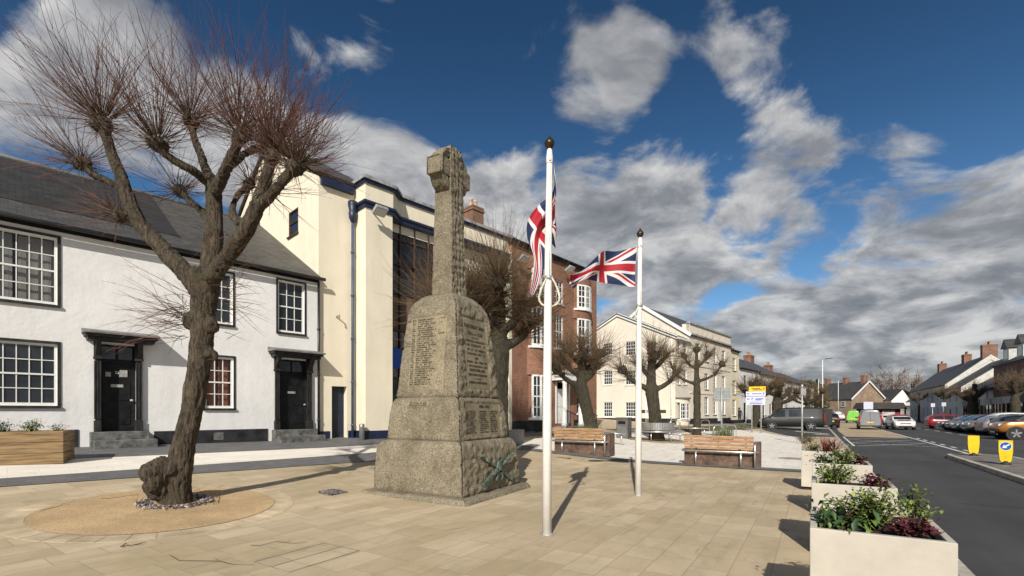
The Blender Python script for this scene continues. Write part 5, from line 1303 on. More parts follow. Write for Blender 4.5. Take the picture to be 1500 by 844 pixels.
def limbs_mesh(name, limbs, knobs, m, parent, voxel, disp, rng, sides=12):
    mb = MB()
    for path, rad in limbs:
        K = len(path)*5; P_, R_ = [], []
        for i in range(K+1): P_.append(catmull(path, i/K)); R_.append(interp(i/K*(len(rad)-1), list(enumerate(rad))))
        mb.tube(P_, R_, sides, wob=.10)
    for c, r in knobs:
        for k in range(7):
            e = Vector((rng.gauss(0, 1), rng.gauss(0, 1), rng.gauss(.1, .8))).normalized()
            q = Vector(c)+e*r*.55; rr = r*rng.uniform(.35, .6)
            mb.lathe([(0.01, -rr), (rr*.7, -rr*.7), (rr, 0), (rr*.7, rr*.7), (.01, rr)], q, 8)
        mb.lathe([(0.01, -r*.8), (r*.6, -r*.55), (r*.8, 0), (r*.6, r*.55), (.01, r*.8)], c, 10)
    o = mb.build(name, m, parent)
    r = o.modifiers.new('r', 'REMESH'); r.mode = 'VOXEL'; r.voxel_size = voxel; r.use_smooth_shade = True
    s = o.modifiers.new('s', 'SMOOTH'); s.iterations = 3; s.factor = .5
    bake(o)
    if disp:
        me = o.data; nm = [v.normal.copy() for v in me.vertices]; cs = [v.co.copy() for v in me.vertices]
        for q, n_, v in zip(cs, nm, me.vertices):
            n = abs(noise.fractal(Vector((q.x*13, q.y*13, q.z*2.0)), .9, 2.1, 4))*-1.1+.3+noise.fractal(Vector((q.x*3.5, q.y*3.5, q.z*2.5)), 1, 2, 2)*.4
            v.co = q + n_*disp*n
    return o
rng = random.Random(11)
# --- the big lime at the left
g = gp(258, 736); YT = g.y
tree = thing('pollarded_tree', g, 'large pollarded lime with a burr at its foot and a wide spray of reddish twigs', 'tree')
def tp(px, py, dy=0.0):
    p = at(px, py, YT+dy); return p-g
S_ = YT/F
limbs = [
 ([tp(258, 748), tp(258, 715), tp(268, 660), tp(281, 600), tp(291, 540), tp(297, 480), tp(300, 430), tp(303, 395)], [0.254, 0.212, 0.163, 0.154, 0.155, 0.165, 0.191, 0.221]),
 ([tp(295, 430), tp(268, 396), tp(236, 362), tp(207, 330), tp(188, 292), tp(173, 250), tp(160, 214), tp(152, 190)], [0.153, 0.141, 0.124, 0.109, 0.098, 0.083, 0.074, 0.077]),
 ([tp(178, 278), tp(160, 266), tp(140, 258), tp(126, 246)], [0.058, 0.052, 0.051, 0.058]),
 ([tp(300, 420, .1), tp(312, 360, .15), tp(314, 310, .2), tp(312, 275, .2), tp(303, 255, .1)], [0.153, 0.138, 0.124, 0.118, 0.089]),
 ([tp(306, 268, .2), tp(282, 250, -.1), tp(256, 236, -.25), tp(236, 220, -.35)], [0.077, 0.068, 0.058, 0.064]),
 ([tp(306, 262, .2), tp(296, 232, .35), tp(287, 208, .4), tp(280, 186, .4)], [0.077, 0.058, 0.052, 0.058]),
 ([tp(314, 282, .1), tp(330, 250, -.1), tp(341, 226, -.2), tp(350, 206, -.25)], [0.094, 0.083, 0.077, 0.070]),
 ([tp(338, 240, -.1), tp(358, 226, .2), tp(376, 218, .4), tp(390, 216, .5)], [0.070, 0.058, 0.052, 0.058]),
 ([tp(308, 410, -.1), tp(335, 374, -.25), tp(360, 338, -.35), tp(376, 304, -.4), tp(386, 276, -.4), tp(396, 240, -.4)], [0.141, 0.118, 0.112, 0.103, 0.089, 0.077]),
 ([tp(376, 306, -.4), tp(398, 285, -.6), tp(415, 264, -.75), tp(430, 248, -.8)], [0.083, 0.070, 0.064, 0.070]),
 ([tp(352, 330, -.2), tp(340, 312, .1), tp(346, 290, .4), tp(362, 274, .6)], [0.064, 0.052, 0.047, 0.052]),
 ([tp(312, 330, .1), tp(296, 310, .5), tp(280, 296, .8), tp(268, 284, .9)], [0.070, 0.058, 0.052, 0.058]),
]
knobs = [(tp(150, 184), 0.178), (tp(121, 241), 0.145), (tp(176, 318), 0.128), (tp(232, 213, -.35), 0.145), (tp(279, 178, .4), 0.153), (tp(352, 199, -.25), 0.145), (tp(392, 214, .5), 0.136), (tp(398, 230, -.4), 0.162), (tp(432, 246, -.8), 0.162), (tp(366, 268, .6), 0.111), (tp(265, 280, .9), 0.136), (tp(237, 690, -.12), .30), (tp(229, 702, -.25), .20), (tp(236, 716, -.1), .26), (tp(284, 472, -.05), .17), (tp(310, 478, -.05), .14), (tp(308, 520, 0), .12)]
limbs_mesh('trunk', limbs, knobs, BARK, tree, .02, .034, rng, 18)
specs = []
def spray(c, n, L0, L1, bias, spread=1.0, r=.0074, zmin=-.25, pull=.45):
    for _ in range(n):
        for _t in range(30):
            d = Vector((rng.gauss(0, 1), rng.gauss(0, 1), rng.gauss(.35, .8))).normalized()*spread*1.15+Vector(bias)
            d.normalize()
            if d.z > zmin: break
        q = Vector(c)+d*.14
        specs.append((q, d, rng.uniform(L0, L1)*(.75+.25*max(0, d.z)), r*rng.uniform(.6, 1.15), pull*rng.uniform(.2, 1.5), .55))
spray(tp(150, 178), 143, 0.68, 2.15, (-.30, 0, .35))
spray(tp(121, 238), 66, 0.55, 1.7, (-.6, -.1, .15), zmin=-.35)
spray(tp(172, 312), 43, 0.31, 1.25, (-.8, -.3, -.1), zmin=-.6, pull=.1)
spray(tp(232, 210, -.35), 90, 0.61, 2.1, (-.15, -.2, .45))
spray(tp(279, 174, .4), 105, 0.61, 2.1, (.0, .1, .6))
spray(tp(352, 195, -.25), 124, 0.61, 2.15, (.15, -.1, .55))
spray(tp(392, 210, .5), 105, 0.55, 1.9, (.35, .2, .4))
spray(tp(400, 226, -.4), 124, 0.55, 1.9, (.35, -.15, .45))
spray(tp(434, 243, -.8), 105, 0.49, 1.65, (.55, -.2, .3), zmin=-.35)
spray(tp(366, 264, .6), 34, 0.36, 1.2, (.3, .5, .1), zmin=-.5, pull=.2)
spray(tp(262, 280, .9), 41, 0.43, 1.5, (-.3, .6, .2), zmin=-.4)
spray(tp(388, 280, -.45), 41, 0.31, 1.2, (.6, -.3, -.1), zmin=-.6, pull=.1)
for k in range(52):                                      # young shoots on the trunk
    d = Vector((-1+rng.gauss(0, .3), rng.gauss(-.1, .5), rng.gauss(.05, .28))); specs.append((tp(270+rng.gauss(0, 4), 460+rng.gauss(0, 16), -.1), d, rng.uniform(.5, 1.25), .006, -.15, .3))
for k in range(30):
    d = Vector((1+rng.gauss(0, .3), rng.gauss(-.2, .5), rng.gauss(.0, .3))); specs.append((tp(330+rng.gauss(0, 4), 440+rng.gauss(0, 22), -.1), d, rng.uniform(.4, 1.0), .0055, -.2, .3))
for k in range(26):
    d = Vector((rng.gauss(0, .6), -1, rng.gauss(.0, .4))); specs.append((tp(300+rng.gauss(0, 18), 450+rng.gauss(0, 26), -.3), d, rng.uniform(.2, .6), .005, -.1, .4))
for k in range(30):
    d = Vector((rng.gauss(.3, .8), rng.gauss(-.5, .5), rng.gauss(.1, .4))); specs.append((tp(340+rng.gauss(0, 14), 375+rng.gauss(0, 22), -.3), d, rng.uniform(.3, .9), .005, .0, .4))
for c_, r_ in knobs[:11]:
    for k in range(70): d = Vector((rng.gauss(0, 1), rng.gauss(0, 1), rng.gauss(.2, .8))).normalized(); specs.append((Vector(c_)+d*r_*.8, d, rng.uniform(.08, .4), .006, .2, .6))
make_twigs('crown', specs, TWIG, tree, rng)
# round bed and pebbles at its foot
def disc(name, c, r, m, lift, lab, n=64, kind='structure', wob=0):
    def f(a, b):
        t = 2*math.pi*a; rr = r*b*(1+wob*math.sin(5*t)); return c.x+rr*math.cos(t), c.y+rr*math.sin(t)
    return sheet(name, f, n, 10, m, lift, kind, lab)
def ring(name, c, r0, r1, m, lift, lab, n=64):
    return sheet(name, lambda a, b: (c.x+(r0+(r1-r0)*b)*math.cos(2*math.pi*a), c.y+(r0+(r1-r0)*b)*math.sin(2*math.pi*a)), n, 2, m, lift, 'structure', lab)
bc = gp(241, 743)
disc('ground', bc, 1.54, RESIN, .008, 'round bed of orange resin bound gravel around the lime tree')
# curved stone edging laid in short setts
mb = MB(); K = 38
for k in range(K):
    a0, a1 = 2*math.pi*(k+.03)/K, 2*math.pi*(k+.97)/K; P_ = []
    for (r_, a_) in ((1.55, a0), (1.55, a1), (1.84, a1), (1.84, a0)):
        x, y = bc.x+r_*math.cos(a_), bc.y+r_*math.sin(a_); P_.append((x, y, gz(x, y)))
    mb.hexa([(p[0], p[1], p[2]-.05) for p in P_]+[(p[0], p[1], p[2]+.004) for p in P_])
tag(mb.build('kerb', mat('edging_setts', (.50, .40, .265), .8, .18, 1.4, .1, 20)), 'curved ring of stone setts edging the round bed', kind='structure')
def pebbles(name, c, r0, r1, n, m, lab, size=.028, sq=False):
    mb = MB(); rg = random.Random(n)
    for _ in range(n):
        a = rg.uniform(0, 2*math.pi); r_ = math.sqrt(rg.uniform(r0*r0, r1*r1)); x, y = c.x+r_*math.cos(a), c.y+r_*math.sin(a)
        if sq: x, y = xy(*(Vector(sd(c.x, c.y))+Vector((rg.uniform(-r1, r1), rg.uniform(-r1, r1)))))
        s = size*rg.uniform(.6, 1.3); q = Vector((x, y, gz(x, y)+s*.3+.01))
        vs = [q+Vector((s*rg.uniform(.8, 1.2)*dx, s*rg.uniform(.7, 1.2)*dy, s*.6*dz)) for dx, dy, dz in ((1, 0, 0), (0, 1, 0), (-1, 0, 0), (0, -1, 0), (0, 0, 1), (0, 0, -1), )]
        mb.cur = rg.randrange(len(m)); mb.add(vs, [(0, 1, 4), (1, 2, 4), (2, 3, 4), (3, 0, 4), (1, 0, 5), (2, 1, 5), (3, 2, 5), (0, 3, 5)], True)
    return tag(mb.build(name, m, fix=False), lab, kind='stuff')
PB = [mat('pebble_grey', (.22, .19, .19), .8, .3, 9), mat('pebble_pale', (.42, .36, .34), .8, .2, 9), mat('pebble_dark', (.09, .08, .085), .8, .3, 9)]
pebbles('pebbles', g, .32, .53, 430, [PB[0], PB[2], PB[1], PB[2]], 'grey and mauve pebbles round the foot of the lime tree')
dc = gp(487, 722); pebbles('pebbles', dc, 0, .20, 420, [PB[0], PB[2]], 'dark pebbles filling a square drain opening in the paving', .022, sq=True)
mb = MB(); specs = []
for k in range(90):
    a = rng.uniform(0, 6.28); r_ = rng.uniform(.42, .62); x, y = g.x+r_*math.cos(a)+.06, g.y+r_*math.sin(a); specs.append((Vector((x, y, gz(x, y)))-g, Vector((rng.gauss(0, .4), rng.gauss(0, .4), 1)), rng.uniform(.08, .24), .004, -.2, .5))
make_twigs('basal_shoots', specs, TWIG, tree, rng, nseg=4)  # leafless young shoots round the foot of the trunk
STALK_ = mat('dry_twig', (.10, .07, .042), .8, .3)
# fallen twigs lying about
for (x0, y0, x1, y1, r_, lab) in ((60, 750, 108, 736, .0035, 'short dark fallen twig lying on the round gravel bed'), (360, 803, 458, 793, .0035, 'long curved fallen twig lying on the paving near the access cover'), (247, 815, 360, 833, .0035, 'kinked fallen twig lying on the paving in front'), (178, 800, 205, 800, .006, 'short black fallen twig lying in front of the round bed'), (213, 748, 245, 741, .003, 'thin fallen twig lying beside the tree pebbles'), (152, 731, 198, 727, .003, 'thin fallen twig lying on the gravel left of the trunk')):
    a, b = gp(x0, y0), gp(x1, y1); P_ = []
    for k in range(6):
        q = a.lerp(b, k/5)+Vector((rng.gauss(0, .02), rng.gauss(0, .05), 0)); q.z = gz(q.x, q.y)+r_+.012; P_.append(q)
    mb = MB(); mb.tube(P_, [r_, r_, r_*.9, r_*.8, r_*.6, r_*.4], 5)
    br_ = P_[3]+Vector((rng.gauss(0, .12), .1, .012)); mb.tube([P_[3], br_], r_*.5, 4)
    tag(mb.build('fallen_twig', STALK_), lab, 'twig', 'fallen twigs on the ground')

def pollard(g, H, r, label, m_bark, m_twig, seed, ntw, tl, limbs_n=5, spread=1.5, voxel=.06, knob=.2, group='pollarded trees along the street', lean=(0, 0), fork=.62, name='pollarded_tree', layout=None, tr=.010, sides=3, tupr=.5):
    rg = random.Random(seed); t = thing(name, g, label, 'tree', group)
    fz = H*fork; top = Vector((lean[0], lean[1], fz))
    lm = [([Vector((0, 0, -.1)), Vector((0, 0, fz*.15)), Vector((lean[0]*.4, lean[1]*.4, fz*.5)), top], [r*1.35, r*1.1, r*.95, r*1.0])]; kn = []
    lay = layout or [(2*math.pi*k/limbs_n+rg.uniform(-.3, .3), rg.uniform(.6, 1.0)*spread, H*rg.uniform(.85, 1.05)) for k in range(limbs_n)]+[(rg.uniform(0, 6), .15, H*1.08)]
    lead = max(lay, key=lambda q: q[2]-q[1]*.6); lt = Vector((math.cos(lead[0])*lead[1]+lean[0], math.sin(lead[0])*lead[1]+lean[1], lead[2]))
    for (a, d_, z) in lay:
        e = Vector((math.cos(a)*d_+lean[0], math.sin(a)*d_+lean[1], z))
        f_ = 0 if (a, d_, z) == lead else max(0, min(.75, (z-.45*d_-.25-fz)/max(.1, lt.z-fz)))
        top = Vector((lean[0], lean[1], fz)).lerp(lt, f_); mid_ = top.lerp(e, .55)+Vector((math.cos(a)*d_*.12, math.sin(a)*d_*.12, -.16*d_+rg.gauss(0, .06)))
        lm.append(([top-Vector((0, 0, .15)), mid_, e], [r*.52, r*.36, r*.26] if f_ or (a, d_, z) != lead else [r*.98, r*.62, r*.3])); kn.append((e, knob*rg.uniform(.8, 1.2)))
        kn.append((mid_+Vector((rg.gauss(0, .08), rg.gauss(0, .08), .08)), knob*.62))
    limbs_mesh('trunk', lm, kn, m_bark, t, voxel, voxel*.55, rg, 10)
    specs = []; per = int(ntw*2.6)//len(kn)
    for c, kr in kn:
        for _ in range(per):
            out = Vector((c.x-lean[0], c.y-lean[1], 0)); out = out*(.45/max(out.length, .3))
            d = Vector((rg.gauss(0, .8), rg.gauss(0, .8), rg.gauss(tupr, .7)))+out
            if d.z < -.5: d.z *= -.5
            d.normalize(); specs.append((c+d*kr*.6, d, tl*(.14+.95*rg.random()**1.5), tr*rg.uniform(.7, 1.1), .4, .3))
    make_twigs('crown', specs, m_twig, t, rg, sides, 5)
    return t
def ground_at(px, Y):
    X = (px-CX)/F*Y; return Vector((X, Y, gz(X, Y)))
pollard(ground_at(727, 17.0), 5.6, .42, 'dense pollarded tree standing behind the stone memorial', BARK2, TWIG2, 21, 1150, 2.4, layout=[(3.1, 1.75, 5.2), (2.2, 1.2, 6.0), (-.2, .9, 5.0), (.5, 1.4, 4.6), (-1.5, .9, 5.7), (1.5, .6, 6.2), (3.7, 2.1, 4.7), (-2.4, 1.2, 5.3)], fork=.62, knob=.27, tr=.0095, lean=(.05, 0))
pollard(ground_at(868, 21.5), 3.9, .29, 'bushy pollarded tree in front of the brick house porch', BARK2, TWIG2, 22, 560, 1.5, layout=[(3.0, .85, 3.7), (.1, .75, 3.4), (.4, 1.0, 4.0), (2.5, .75, 4.2), (-1.5, .5, 3.9), (1.3, .3, 4.5), (3.2, 1.15, 3.3)], fork=.62, lean=(-.5, 0), knob=.24, tr=.0095)
pollard(ground_at(962, 24.2), 4.0, .32, 'mossy pollarded tree with a round steel seat at its foot', BARK2, TWIG2, 23, 420, 1.5, layout=[(3.1, 1.45, 3.5), (2.8, .6, 3.8), (.1, 1.25, 3.4), (.35, .85, 4.3), (1.5, .2, 4.7), (-1.4, .5, 4.2)], fork=.60, lean=(-.25, 0), knob=.23, tr=.010)
pollard(ground_at(1021, 29.2), 4.6, .22, 'slim pollarded tree in front of the cream row left of the grey sign', BARK2, TWIG2, 24, 260, 1.3, layout=[(3.1, 1.4, 4.1), (.0, 1.5, 4.3), (.3, .8, 4.9), (1.5, .1, 5.2), (2.9, .7, 4.8)], fork=.6, knob=.22, tr=.011)
pollard(ground_at(1108, 46), 3.9, .36, 'broad pollarded tree just behind the yellow topped direction sign', BARK2, TWIG2, 25, 380, 1.5, limbs_n=6, spread=1.7, knob=.34, tr=.015, fork=.6)
pollard(ground_at(1138, 50), 4.2, .50, 'thick trunked pollarded tree behind the dark van', BARK2, TWIG2, 26, 340, 1.6, limbs_n=6, spread=2.0, knob=.34, tr=.015, fork=.6)
pollard(ground_at(1183, 66), 4.3, .38, 'bare pollarded tree near the end of the white terrace', BARK2, TWIG2, 27, 260, 1.7, limbs_n=6, spread=2.4, knob=.3, tr=.018, fork=.5)
pollard(ground_at(1196, 82), 3.9, .30, 'small brown pollarded tree close to the street lamp', BARK2, TWIG2, 28, 240, 1.8, limbs_n=5, spread=1.8, knob=.3, tr=.022, fork=.55)
for px, Y, H, r_, sd_, lab, nt_ in ((1425, 57, 4.4, .50, 31, 'stout pollarded tree behind the parked silver cars', 260), (1487, 45, 4.3, .38, 32, 'pollarded tree in front of the brown brick shop', 280), (1384, 68, 4.3, .2, 33, 'slim bare tree in front of the long grey house', 220), (1346, 86, 4.6, .18, 34, 'young tree in front of the far end of the grey house', 200)):
    pollard(Vector(((px-CX)/F*Y, Y, -.02)), H, r_, lab, BARK2, TWIG2, sd_, nt_, 1.3, limbs_n=5, spread=1.4, knob=.28, tr=.014, fork=.6)
# taller free grown trees far behind
def bare_tree(g, H, W_, label, seed):
    rg = random.Random(seed); t = thing('bare_tree', g, label, 'tree', 'bare winter trees beyond the street')
    lm = [([Vector((0, 0, -.2)), Vector((0, 0, H*.25)), Vector((.1, 0, H*.55)), Vector((.2, 0, H*.8))], [H*.03, H*.024, H*.016, H*.006])]; specs = []
    for k in range(16):
        z = H*rg.uniform(.22, .7); a = rg.uniform(0, 6.28); L_ = W_*rg.uniform(.5, 1)*(1.1-.5*z/H)
        e = Vector((math.cos(a)*L_, math.sin(a)*L_, z+H*rg.uniform(.15, .32))); s_ = Vector((0, 0, z)); mid_ = s_.lerp(e, .5)+Vector((0, 0, -.02*H))
        lm.append(([s_, mid_, e], [H*.010, H*.006, H*.003]))
        for q in range(20):
            p = s_.lerp(e, rg.uniform(.3, 1)); specs.append((p, Vector((rg.gauss(0, .6)+math.cos(a)*.4, rg.gauss(0, .6)+math.sin(a)*.4, rg.gauss(.6, .5))), H*rg.uniform(.1, .24), H*.0035, .3, .4))
    limbs_mesh('trunk', lm, [], BARK2, t, H*.012, 0, rg, 7); make_twigs('crown', specs, TWIG3, t, rg, 3, 4); return t
for px, Y, H, W_, sd_, lab in ((1290, 165, 16, 5, 41, 'tall bare tree left of the pair behind the stone gable'), (1306, 160, 18, 6, 42, 'tallest bare reddish tree behind the stone gable'), (1335, 170, 17, 6, 43, 'bare spreading tree behind the white cottage'), (1352, 175, 14, 5, 44, 'bare tree above the roof of the long grey house')):
    bare_tree(Vector(((px-CX)/F*Y, Y, -.5)), H, W_, lab, sd_)
LEAF_D = mat('evergreen_leaves', (.035, .05, .016), .8, .4, 1.2); LEAF_B = mat('bronze_evergreen_leaves', (.075, .065, .02), .8, .4, 1.2)
def evergreen(g, H, W_, m, label, seed, conical):
    rg = random.Random(seed); t = thing('evergreen_tree', g, label, 'tree')
    mb = MB(); mb.tube([(0, 0, -.3), (0, 0, H*.5), (0, 0, H*.95)], [W_*.09, W_*.06, .03], 8); mb.build('trunk', BARK2, t)
    mb = MB()
    for _ in range(2600):
        z = H*rg.uniform(.12, 1); rr = W_*(1-z/H)**.8 if conical else W_*math.sin(math.pi*min(.97, (z/H)*.85+.1))**.6
        a = rg.uniform(0, 6.28); rr *= (rg.uniform(.35, 1.08)**.5)*(1+.28*noise.noise(Vector((math.cos(a)*2, math.sin(a)*2, z*.6+seed))))
        c = Vector((rr*math.cos(a), rr*math.sin(a), z)); s = rg.uniform(.16, .42)*W_/3
        u = Vector((rg.gauss(0, 1), rg.gauss(0, 1), rg.gauss(.2, .7))).normalized(); v = u.orthogonal().normalized()*s*.55
        mb.quad(c-u*s, c+v, c+u*s, c-v)
    mb.build('crown', m, t, fix=False); return t
evergreen(ground_at(1178, 108)-Vector((0, 0, 1)), 9.5, 4.6, LEAF_B, 'rounded bronze green evergreen behind the end of the white terrace', 51, False)
evergreen(ground_at(1197, 112)-Vector((0, 0, 1)), 10.2, 2.6, LEAF_D, 'narrow dark conifer beside the street lamp', 52, True)
# ------------------------------------------------------------------ benches, bins, planters, signs
def at_ground(px, py, dz=0): q = gp(px, py); q.z += dz; return q
def make_bench(loc, rz, label):
    t = thing('park_bench', loc, label, 'bench', 'timber benches facing away across the square', rz)
    # local x along the bench, viewer side is -y (we see its back)
    for x in (-.62, .62):
        mb = MB(); mb.tube([(x, -.28, -.05), (x, -.28, .43)], .032, 10); mb.build('leg', STEEL, t)
    mb = MB(); mb.tube([(-1.02, .30, .43), (-1.06, -.05, .43), (-1.02, -.24, .43), (-.9, -.30, .43), (.9, -.30, .43), (1.02, -.24, .43), (1.06, -.05, .43), (1.02, .30, .43)], .03, 10); mb.build('seat_rail', STEEL, t)
    for k in range(4):
        z = .48+k*.108; y = -.20-.035*k
        mb = MB(); mb.obox((0, y, z+.045), (.96, 0, 0), Vector((0, .018, 0)), Vector((0, -.010, .045))); mb.build('back_slat', WOOD, t, bevel=.008)
    for k in range(5):
        y = -.16+k*.115; mb = MB(); mb.box(-.97, .97, y, y+.095, .43, .468); mb.build('seat_slat', WOOD, t, bevel=.008)
    for x in (-.75, .0, .75):
        mb = MB(); mb.bar((x, -.165, .42), (x, -.29, .90), .05, .012); mb.build('back_bracket', STEEL, t)
    mb = MB(); mb.box(-.98, .92, -.16, .42, -.08, .40); 
    for k in range(3): mb.box(-.985, .925, -.165, .425, .02+k*.125, .03+k*.125)
    mb.build('timber_block', WOOD_D, t, bevel=.01)
    mb = MB(); mb.box(.93, 1.10, -.12, .38, -.05, .72); mb.build('end_panel', WOOD_D, t, bevel=.008)
    mb = MB(); mb.tube([(.99, -.30, -.05), (.99, -.30, .62), (1.0, -.2, .70), (1.0, .3, .70)], .028, 8); mb.build('armrest', STEEL, t)
    for x in (-.6, .6):
        mb = MB(); mb.box(x-.025, x+.025, -.262, -.225, .52, .56); mb.build('fixing', STEEL, t)
    return t
bz = -math.atan2(.53, .848)
p = gp(1055, 684); b_ = make_bench(p+Vector((.10, .30, .02)), bz, 'wooden slatted bench nearer the white planters, steel legs towards the viewer')
q = gp(849, 666); c_ = copy_tree(b_); c_.location = q+Vector((.10, .28, .03)); c_['label'] = 'wooden slatted bench between the two flagpoles, in front of the porch tree'
# litter bin
g = gp(914, 642); t = thing('litter_bin', g, 'square grey litter bin with a slot beside the mossy pollarded tree', 'bin', rz=R(-35))
mb = MB(); mb.box(-.30, .30, -.28, .28, -.05, .98); mb.build('body', GREYBIN, t, bevel=.02)
mb = MB(); mb.box(-.33, .33, -.31, .31, .98, 1.05); mb.build('lid', GREYBIN, t, bevel=.015)
mb = MB(); mb.box(-.19, .19, -.286, -.27, .72, .86); mb.build('slot', BLACK, t)
mb = MB(); mb.box(-.24, .24, -.288, -.275, .08, .62); mb.build('door', mat('bin_panel', (.15, .145, .14), .5, .1), t, bevel=.01)
# round steel seat about the tree
g = gp(962, 645); t = thing('round_seat', g, 'curved steel slatted seat wrapped round the mossy tree trunk', 'seat')
def arc(r, z, a0, a1, n=24): return [(r*math.cos(R(a0+(a1-a0)*k/n)), r*math.sin(R(a0+(a1-a0)*k/n)), z) for k in range(n+1)]
mb = MB()
for k in range(34):
    a = R(170+k*5.2); c, s = math.cos(a), math.sin(a); mb.obox((.84*c, .84*s, .70), Vector((c, s, 0))*.012, Vector((-s, c, 0))*.03, (0, 0, .18))
mb.build('backrest', STEEL, t)
mb = MB()
for r_ in (.88, .98, 1.08, 1.18, 1.28): mb.tube(arc(r_, .46, 120, 420, 40), .028, 6)
mb.build('seat', STEEL, t)
for a in (190, 240, 290, 345, 40):
    mb = MB(); mb.tube([(1.1*math.cos(R(a)), 1.1*math.sin(R(a)), -.05), (1.1*math.cos(R(a)), 1.1*math.sin(R(a)), .45)], .028, 8); mb.build('leg', STEEL, t)
disc('ground', g, 1.5, mat('tree_pit_buff', (.36, .28, .18), .9, .25, 4), .014, 'buff gravel ring round the mossy pollarded tree')
disc('ground', gp(1021, 638), .9, MATS['tree_pit_buff'], .014, 'buff gravel ring round the slim pollarded tree')
disc('ground', gp(1160, 672), .42, MATS['tree_pit_buff'], .014, 'small round buff patch in the pale paving')
mb = MB(); x = gp(1172, 672); 
# straight steel perch seats
def perch(px, py, ln, rz, lab):
    t = thing('perch_seat', gp(px, py), lab, 'seat', 'steel perch seats', rz)
    mb = MB()
    for y in (-.14, -.05, .05, .14): mb.tube([(-ln/2, y, .5), (ln/2, y, .5)], .026, 6)
    mb.build('seat', STEEL, t)
    for x in (-ln*.36, ln*.36):
        mb = MB(); mb.tube([(x, 0, -.05), (x, 0, .5)], .035, 8); mb.build('leg', STEEL, t)
perch(1012, 640, 2.0, R(-30), 'steel rail seat left of the slim pollarded tree'); perch(897, 652, 1.1, R(-30), 'short steel rail seat just right of the bench between the flagpoles')
# cycle stands
st = None
for (px, py, lab) in ((1003, 632, 'steel cycle hoop behind the round steel seat'), (1033, 632, 'steel cycle hoop just right of the slim tree'), (1053, 645, 'left of the two steel cycle hoops by the tall green grass'), (1071, 644, 'right of the two steel cycle hoops by the tall green grass'), (988, 634, 'steel cycle hoop leaning against the line of the cream wall corner')):
    g = gp(px, py)
    if st is None:
        st = thing('cycle_stand', g, lab, 'cycle stand', 'steel cycle stands', R(20))
        mb = MB(); mb.tube([(-.36, 0, -.1), (-.36, 0, .62), (-.30, 0, .74), (-.18, 0, .80), (.18, 0, .80), (.30, 0, .74), (.36, 0, .62), (.36, 0, -.1)], .028, 10); mb.build('hoop', STEEL, st)
        for x in (-.36, .36):
            mb = MB(); mb.lathe([(.07, .0), (.07, .012), (.03, .014)], (x, 0, 0), 12); mb.build('base_plate', STEEL, st)
    else:
        c = copy_tree(st); c.location = g; c['label'] = lab
# grey block and ash bin near the walls
g = gp(752, 650); t = thing('stone_block', g, 'grey granite block standing just right of the war memorial', 'block', rz=R(-32))
mb = MB(); mb.box(-.16, .16, -.6, .6, -.1, .52); mb.build('block', mat('grey_granite_block', (.28, .265, .25), .8, .15, 12, .15, 40), t, bevel=.012)
mb = MB(); mb.box(-.175, .175, -.62, .62, .52, .56); mb.build('cap', MATS['grey_granite_block'], t, bevel=.01)
g = gp(530, 645); t = thing('ash_bin', g, 'small round silver ash bin beside the navy door', 'bin')
mb = MB(); mb.lathe([(.1, -.05), (.1, .5), (.105, .51), (.105, .55), (.095, .57)], (0, 0, 0), 16); mb.build('body', STEEL, t)
mb = MB(); mb.lathe([(.108, .57), (.108, .61), (.06, .64)], (0, 0, 0), 16); mb.build('lid', GALV, t)
# access cover lines in the paving
def gquad(mb, pts, lift=.006):
    mb.quad(*[(q[0], q[1], gz(q[0], q[1])+lift) for q in pts])
s_, d_ = sd(*gp(452, 815).xy); mb = MB(); 
for (a, b, c, d) in ((s_-.45, s_+.45, d_-.32, d_-.305), (s_-.45, s_+.45, d_+.305, d_+.32), (s_-.45, s_-.435, d_-.32, d_+.32), (s_+.435, s_+.45, d_-.32, d_+.32), (s_-.44, s_+.44, d_-.006, d_+.006)): gquad(mb, [xy(a, c), xy(b, c), xy(b, d), xy(a, d)])
t = tag(mb.build('access_cover', mat('blue_grey_joint', (.34, .30, .25), .7, .2)), 'recessed paved access cover outlined by thin grey metal lines in the foreground', 'access cover')
# small square drain grating near the lime tree is filled with pebbles; metal strip by bench
mb = MB(); q = gp(823, 671); mb.box(-.3, .3, -.06, .06, -.02, .01); o = mb.build('drain_cover', mat('rust_grating', (.15, .08, .05), .8, .3, 8)); o.location = q; o.rotation_euler = (0, 0, bz); tag(o, 'small rusty drain cover in front of the bench between the flagpoles', 'drain cover')

